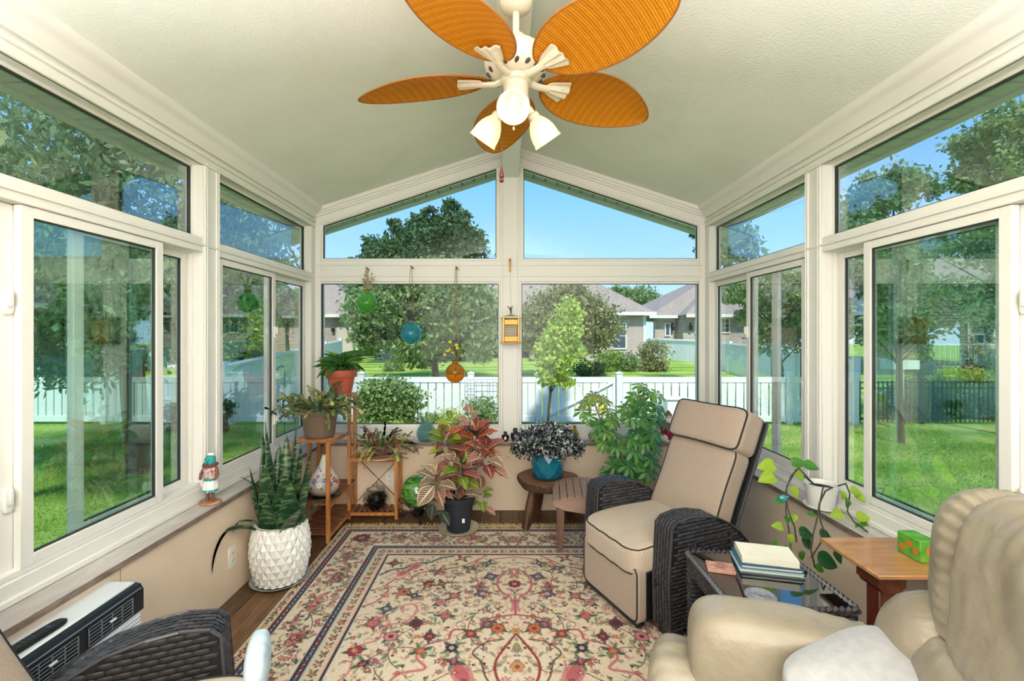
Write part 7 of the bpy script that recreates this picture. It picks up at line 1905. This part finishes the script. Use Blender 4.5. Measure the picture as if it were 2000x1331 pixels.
# ------------------------------------------------------------------ pothos in a white pot on the right sill
c = Vector((1.632, 2.315, .5655)); t = thing('white_pot', 'white plastic pot and saucer with trailing pothos on the right sill', 'plant pot', c)
c = Vector((1.612, 2.33, .5655))
MB().lathe([(0, 0), (.062, 0), (.078, .012), (.079, .020), (.074, .019), (.06, .006), (0, .006)], 40, c).build('saucer', M_wh, t)
MB().lathe([(0, .007), (.056, .007), (.060, .012), (.066, .07), (.076, .118), (.079, .120), (.080, .128), (.075, .128), (.070, .115), (.062, .095), (0, .095)], 40, c).build('pot_body', mat('white_pot_plastic', C(234, 230, 222), .35), t); soil(t, c, .066, c.z+.105)
t = thing('pothos_plant', 'pothos with heart shaped leaves trailing over the right sill', 'plant', c+Vector((0, 0, .10)))
pm = [leaf_tmpl('leaf', leafmat('pothos_lime', C(150, 186, 50), C(176, 206, 70), .4, .3), heart, 9, .15, .15, nx=6), leaf_tmpl('leaf', leafmat('pothos_green', C(64, 124, 44), C(84, 142, 52), .3, .28), heart, 9, .15, .15, nx=6), leaf_tmpl('leaf', leafmat('pothos_dark', C(30, 74, 40), C(46, 92, 50), .2, .25), heart, 9, .15, .15, nx=6)]
vb = MB(); crn = c+Vector((-.03, 0, .115))
def vn(pts, r=.0035): vb.tube([Vector(p) for p in pts], r, 6)
Yv = 2.27
def PV(px, py, Y=2.2): return P(px, py, Y)
v1 = [crn, PV(1560, 915, 2.25), PV(1545, 930, 2.2), PV(1533, 965, 2.16), PV(1540, 1000, 2.13), PV(1552, 1030, 2.11), PV(1556, 1060, 2.1)]
v2 = [crn, PV(1555, 918, 2.25), PV(1537, 950, 2.18), PV(1535, 1000, 2.12), PV(1543, 1050, 2.1), PV(1545, 1075, 2.09)]
v3 = [c+Vector((.0, -.07, .125)), PV(1612, 960, 2.14), PV(1600, 985, 2.1), PV(1597, 1010, 2.08), PV(1588, 1045, 2.06), PV(1584, 1075, 2.05), PV(1592, 1110, 2.04)]
v4 = [c+Vector((.01, -.07, .125)), PV(1608, 950, 2.14), PV(1600, 990, 2.1), PV(1603, 1020, 2.09), PV(1612, 1045, 2.08), PV(1600, 1066, 2.06), PV(1584, 1090, 2.05)]
v5 = [c+Vector((.05, -.05, .13)), PV(1652, 945, 2.2), PV(1660, 965, 2.16), PV(1655, 1000, 2.12), PV(1668, 1020, 2.08), PV(1695, 1040, 2.02)]
for v in (v1, v2, v3, v4, v5): vn(v)
pl = [(1512, 908, 0, 3.3, .085), (1512, 930, 0, 3.4, .085), (1545, 905, 1, .1, .07), (1570, 908, 1, -.2, .07), (1552, 925, 0, -.5, .065), (1545, 952, 0, -1.1, .06), (1527, 975, 1, -2.6, .045), (1528, 1030, 0, 3.0, .05), (1540, 1022, 1, 2.2, .045), (1550, 1005, 0, -1.8, .045), (1540, 1045, 0, -1.2, .045), (1520, 1063, 1, -2.9, .045), (1538, 1066, 1, -1.9, .05), (1560, 1040, 2, -.2, .07), (1566, 1050, 2, -.9, .075), (1562, 1078, 1, -1.2, .045),
      (1590, 1005, 1, 3.0, .035), (1600, 1042, 2, -.3, .06), (1596, 1090, 2, -.35, .095), (1592, 1108, 1, -.4, .045), (1628, 1078, 2, -1.0, .06), (1648, 975, 0, 2.0, .05), (1655, 990, 1, 1.8, .05), (1660, 958, 0, -.3, .06), (1668, 965, 0, -.6, .06), (1645, 1003, 0, -2.9, .06), (1672, 1010, 0, 0, .06), (1680, 1025, 1, -.4, .06), (1690, 1038, 1, -.5, .055), (1670, 1030, 1, -.2, .05)]
for (px, py, k, ang, L_) in pl:
    Y = 2.26-(py-905)*.0013; 
    if px > 1640: Y = min(Y, 2.14)
    d = Vector((math.cos(ang), rv(-.35, .05), math.sin(ang))); put(pm[k], t, P(px, py, Y), d, (rv(-.2, .2), -1, .75), L_, L_*.40)
vb.build('vines', mat('pothos_vine', C(58, 60, 38), .6), t, fix=False)
tg_ = lthing('plant_bead', 'small turquoise glass bird hanging among the pothos vines', 'ornament', Matrix.Translation(P(1529, 974, 2.12)))
MB().ball((0, 0, 0), (.020, .014, .017), 20, 14).tube([(.014, 0, .004), (.030, 0, .010)], [.008, .001], 8).build('bead_body', mat('turquoise_glass', C(42, 132, 134), .12, coat=1), tg_)

# ------------------------------------------------------------------ things hanging in the back window
M_rope = mat('jute_cord', C(150, 116, 78), .9, bump=(300, .8, .002)); M_brass = mat('aged_brass', C(168, 124, 62), .4, .85)
def tglass(name, col): return mat(name, col, .05, trans=.82, ior=1.12, spec=.8, coat=.5)
def globe(px, py, pyh, col, name, lab, r, plant):
    Y = 3.79; g = P(px, py, Y); hk = P(px+(2 if px < 850 else 3), pyh, 3.858)
    h = thing('wall_hook', 'small brass hook on the window band holding the %s globe' % name, 'hook', hk)
    MB().tube([hk+Vector((0, .012, 0)), hk+Vector((0, -.045, 0)), hk+Vector((0, -.060, .012))], .004, 8).lathe([(0, 0), (.009, 0), (.009, .003), (0, .003)], 14, (0, 0, 0), Matrix.Translation(hk+Vector((0, .010, 0))) @ Matrix.Rotation(PI/2, 4, 'X')).build('hook', M_brass, h)
    t = thing('hanging_globe_vase', lab, 'vase', g)
    pr_ = [(0, -r), (r*.35, -r*.94), (r*.7, -r*.71), (r*.94, -r*.34), (r, 0), (r*.94, r*.34), (r*.72, r*.69), (r*.42, r*.91), (r*.30, r*1.02), (r*.28, r*1.18), (r*.40, r*1.30)]
    b = MB().lathe(pr_+[(max(q-.003, 0), z+(.002 if z < 0 else 0)) for q, z in pr_[::-1]], 40, g); b.f = b.f[:-2]
    b.build('globe', tglass('%s_glass' % name, col), t)
    b = MB(); nk = g+Vector((0, 0, r*1.16)); hp = hk+Vector((0, -.05, 0))
    for s in (-1, 1):
        b.tube([nk+Vector((s*r*.30, 0, 0)), nk.lerp(hp, .5)+Vector((s*.016, 0, 0)), hp+Vector((s*.005, 0, -.004))], .0022, 6)
    b.lathe([(r*.30, -.005), (r*.33, 0), (r*.30, .005)], 24, nk)
    for k in range(5): b.tube([hp+Vector((0, 0, .004)), hp+Vector((.006+.004*k, -.004, .010-.003*k)), hp+Vector((.018+.003*k, -.002, .004-.006*k))], .0018, 5)
    b.build('cord', M_rope, t, fix=False)
    plant(g, r, t)
    return t
tiny = leaf_tmpl('leaf', leafmat('sprig_green', C(70, 110, 50), C(110, 140, 70), .3), lan, 6, .1, .2)
dryl = leaf_tmpl('leaf', leafmat('sprig_dry', C(140, 130, 96), C(190, 180, 140), .3), lan, 6, .1, .2); dark_ = leaf_tmpl('leaf', leafmat('sprig_dark', C(40, 52, 50), C(70, 80, 76), .1), lan, 6, .1, .2)
def sprig(g, r, t, n, hgt, sp, tm_, L_):
    b = MB(); prev = None
    for i in range(n):
        a = rv(0, 6.28); p0 = g+Vector((rv(-.01, .01), rv(-.01, .01), -r*.5)); p1 = g+Vector((0, 0, r*1.1)); p2 = g+Vector((math.cos(a)*sp, math.sin(a)*sp*.5, r*1.1+hgt*rv(.5, 1))); b.tube([p0, p1, p2], .0014, 5)
        for k in range(6): u = k/5; q = p1.lerp(p2, u); put(tm_, t, q, (rv(-1, 1), rv(-.6, .4), rv(-.2, 1)), (0, -1, .3), L_*rv(.7, 1.2), L_*.22)
        for k in range(2): put(dark_, t, p0.lerp(p1, .3+.3*k), (rv(-.5, .5), 0, -1), (0, -1, 0), L_*.8, L_*.2)
    stuff(b.build('stems', M_rope, t, fix=False))
globe(717, 592, 527, C(140, 245, 110), 'green', 'green glass globe vase hanging in the back window', .082, lambda g, r, t: sprig(g, r, t, 8, .18, .05, dryl, .028))
globe(803, 652, 524, C(100, 228, 255), 'blue', 'turquoise blue glass globe vase hanging in the middle', .087, lambda g, r, t: sprig(g, r, t, 8, .08, .04, dark_, .035))
def yel(g, r, t):
    sprig(g, r, t, 5, .16, .07, tiny, .028)
    for (dx, dz) in ((-.06, .10), (-.085, .07), (-.04, .115), (.02, .125), (.012, .15), (-.02, .09), (-.04, .175)):
        MB().ball(g+Vector((dx, -.01, r+dz)), (.015, .011, .013), 10, 8).build('yellow_flower', mat('yellow_petals', C(230, 196, 40), .7, col2=C(244, 218, 90), ns=60), t)
globe(889, 729, 526, C(255, 176, 48), 'amber', 'amber glass globe vase with yellow flowers hanging lowest', .083, yel)
# brass lantern cage with a bird on top
hk = P(996, 518, 3.86); t = thing('lantern_bracket', 'flat brass bracket on the centre post', 'bracket', hk)
MB().box(hk.x-.008, hk.x+.008, 3.856, 3.869, hk.z-.055, hk.z+.055, .002).tube([hk+Vector((0, -.002, .035)), hk+Vector((0, -.03, .03)), hk+Vector((0, -.035, .045))], .004, 8).build('bracket_plate', M_brass, t)
g = P(998, 645, 3.80); g.y = 3.80; t = thing('brass_lantern', 'small brass lantern box hanging on the centre post', 'lantern', g)
w2, h2 = .062, .10
for sx_ in (-1, 1):
    for sy_ in (-1, 1): MB().box(g.x+sx_*w2-.008, g.x+sx_*w2+.008, g.y+sy_*.038-.006, g.y+sy_*.038+.006, g.z-h2, g.z+h2, .002).build('corner_post', M_brass, t)
MB().box(g.x-.088, g.x+.088, g.y-.056, g.y+.056, g.z-h2-.012, g.z-h2, .003).build('base', M_brass, t)
MB().box(g.x-.086, g.x+.086, g.y-.056, g.y+.056, g.z+h2, g.z+h2+.010, .003).add([(g.x-.075, g.y-.05, g.z+h2+.010), (g.x+.075, g.y-.05, g.z+h2+.010), (g.x+.075, g.y+.05, g.z+h2+.010), (g.x-.075, g.y+.05, g.z+h2+.010), (g.x, g.y, g.z+h2+.032)], [(0, 1, 4), (1, 2, 4), (2, 3, 4), (3, 0, 4), (3, 2, 1, 0)]).build('lantern_roof', mat('pale_brass', C(206, 186, 140), .35, .6), t)
for z in (-.075, .065): MB().box(g.x-w2+.008, g.x+w2-.008, g.y-.042, g.y-.036, g.z+z-.022, g.z+z+.022, .002).build('front_panel', M_brass, t)
b = MB()
for k in range(7): x = g.x-.042+.014*k; b.tube([(x, g.y-.040, g.z-.055), (x, g.y-.040, g.z+.045)], .0014, 5)
for k in range(5): z = g.z-.040+.02*k; b.tube([(g.x-.052, g.y-.040, z), (g.x+.052, g.y-.040, z)], .0012, 5)
stuff(b.build('wire_grid', M_brass, t, fix=False))
MB().box(g.x-.05, g.x+.05, g.y+.03, g.y+.034, g.z-.09, g.z+.09).build('back_panel', mat('ivory_panel', C(228, 220, 196), .6), t)
MB().tube([g+Vector((0, 0, h2+.03)), (hk.x, 3.826, hk.z+.03)], .001, 5).build('hanging_wire', M_brass, t)
bd_ = MB(); q = g+Vector((-.002, 0, h2+.075)); bd_.tube([q+Vector((-.035, 0, .028)), q+Vector((-.012, 0, .012)), q, q+Vector((.003, 0, -.028)), q+Vector((.0, 0, -.045))], [.001, .004, .009, .006, .002], 10).tube([q, q+Vector((.018, 0, .028))], [.006, .001], 8)
bd_.build('bird_finial', mat('green_brass_bird', C(84, 80, 48), .4, .5), t)

# ------------------------------------------------------------------ small things on the back sill
zs_ = .5655; Yb_ = 3.80
def onsill(px): return Vector(((px-CX)*Yb_/F, Yb_, zs_))
c = onsill(832); t = thing('glass_jar', 'round bubbled turquoise glass jar on the back sill', 'jar', c)
b = MB().lathe([(0, 0), (.045, 0), (.055, .006), (.072, .045), (.074, .065), (.066, .098), (.044, .130), (.024, .150), (.018, .162), (.022, .168), (.018, .17), (.014, .162), (.02, .148), (.04, .126), (.062, .096), (.070, .065), (.068, .045), (.05, .01), (0, .008)], 40, c, None, None)
o = b.build('jar_body', mat('bubbled_turquoise_glass', C(176, 240, 238), .08, trans=.8, ior=1.25), t)
b = MB()
for j in range(8):
    z = .018+.016*j; r_ = (.060, .067, .0725, .0735, .071, .066, .058, .047)[j]
    for k in range(18): a = 2*PI*(k+.5*(j % 2))/18; b.ball(c+Vector((r_*math.cos(a), r_*math.sin(a), z)), .0065, 6, 5)
stuff(b.build('glass_bubbles', o.data.materials[0], t, fix=False))
def penguin(px, lab, h, lean):
    c = onsill(px); t = thing('penguin_figurine', lab, 'figurine', c)
    MB().lathe([(0, 0), (h*.26, 0), (h*.30, h*.12), (h*.31, h*.32), (h*.24, h*.58), (h*.15, h*.68), (0, h*.70)], 24, c).build('body', mat('black_figurine', C(30, 30, 34), .35), t)
    MB().ball(c+Vector((0, -h*.12, h*.30)), (h*.20, h*.20, h*.27), 18, 12).build('white_belly', M_wh, t)
    hd = MB().ball(c+Vector((lean, -.002, h*.80)), h*.17, 18, 12).build('head', mat('black_figurine2', C(34, 34, 38), .35), t)
    MB().tube([c+Vector((lean, -h*.15, h*.80)), c+Vector((lean*1.4, -h*.33, h*.78))], [h*.06, .001], 8).build('beak', mat('orange_beak', C(196, 120, 50), .5), hd)
    for s in (-1, 1): MB().ball(c+Vector((s*h*.30, 0, h*.40)), (h*.06, h*.14, h*.24), 12, 8).build('wing', mat('black_figurine3', C(26, 26, 30), .4), t)
    for s in (-1, 1): MB().ball(c+Vector((s*h*.13, -h*.20, h*.035)), (h*.12, h*.16, h*.04), 12, 8).build('foot', mat('orange_foot', C(190, 110, 50), .5), t)
penguin(987, 'short black and white penguin figurine on the back sill', .085, 0); penguin(1007, 'taller penguin figurine beside the short one on the back sill', .115, -.004)
def bottle(px, name, col, lab, prof, cork=False, wire=False):
    c = onsill(px); t = thing(name, lab, 'bottle', c); b = MB().lathe(prof+[(max(r-.002, 0), z+(.003 if z < .01 else 0)) for r, z in prof[::-1]], 28, c); b.f = b.f[:-2] if prof[0][0] > 0 else b.f
    b.build('bottle_body', tglass(name+'_glass', col), t); h = prof[-1][1]; r_ = prof[-1][0]
    if cork: MB().lathe([(0, h-.008), (r_*.8, h-.008), (r_*.95, h+.012), (0, h+.012)], 16, c).build('cork', mat('cork', C(150, 110, 74), .9), t)
    if wire: MB().tube([c+Vector((-.02-.05*math.sin(k*.35), .0, h-.01+.028*math.sin(k*.5))) for k in range(9)], .0012, 5).build('wire_loop', M_iron, t)
bottle(1043, 'clear_bottle', C(150, 206, 220), 'small pale blue bottle left on the back sill behind the dark leaved plant', [(0, 0), (.022, 0), (.024, .008), (.024, .055), (.012, .072), (.010, .088), (.013, .090)])
bottle(1083, 'teal_bottle', C(90, 214, 220), 'teal bottle with a cork behind the dark leaved plant', [(0, 0), (.026, 0), (.029, .01), (.029, .10), (.015, .128), (.013, .150), (.016, .152)], True)
bottle(1122, 'yellow_bottle', C(252, 236, 60), 'round bright yellow glass bottle on the back sill', [(0, 0), (.034, 0), (.043, .016), (.044, .040), (.034, .070), (.018, .095), (.013, .115), (.016, .118)], True, True)
c = onsill(1160); t = thing('fuzzy_ornament', 'small round grey furry ornament on the back sill', 'ornament', c)
MB().ball(c+Vector((0, -.01, .045)), (.050, .038, .044), 24, 16).build('body', mat('grey_fur', C(176, 172, 168), .95, col2=C(120, 118, 116), ns=60, bump=(160, 1, .01)), t)
MB().ball(c+Vector((.036, -.022, .022)), (.022, .020, .020), 14, 10).build('head', mat('grey_fur2', C(150, 146, 142), .95, bump=(160, 1, .01)), t)
# red and white figurine beside the recliner pillow
c = onsill(1305); t = thing('holiday_figurine', 'red and white robed figurine half hidden by the recliner pillow', 'figurine', c); M_red = mat('red_robe', C(176, 32, 44), .5, col2=C(150, 22, 34), ns=30)
MB().lathe([(0, 0), (.050, 0), (.060, .02), (.055, .09), (.042, .15), (.022, .18), (0, .182)], 30, c, None, lambda r, g, z: r*(1+.05*math.sin(6*g))).build('robe', M_red, t)
MB().lathe([(.052, .0), (.066, .005), (.066, .022), (.056, .026)], 30, c).build('white_hem', M_wh, t)
MB().ball(c+Vector((0, -.01, .20)), (.028, .028, .030), 20, 14).build('head', mat('painted_skin', C(222, 176, 150), .5), t)
MB().ball(c+Vector((0, -.022, .178)), (.027, .020, .032), 16, 10).build('white_beard', M_wh, t)
MB().lathe([(.0, .26), (.012, .25), (.030, .222), (.034, .212), (.0, .212)], 20, c).build('brown_cap', mat('brown_cap_felt', C(120, 96, 64), .95), t)
for s in (-1, 1): MB().tube([c+Vector((s*.035, 0, .15)), c+Vector((s*.060, -.02, .11)), c+Vector((s*.034, -.052, .095))], [.017, .016, .012], 10).build('sleeve', M_red, t)
c = onsill(1296)+Vector((0, -.028, 0)); c.y = 3.765
t = thing('snowball_ornament', 'plain white ball ornament at the edge of the back sill', 'ornament', c); MB().ball(c+Vector((-.005, 0, .032)), .032, 24, 16).build('ball', M_wh, t)
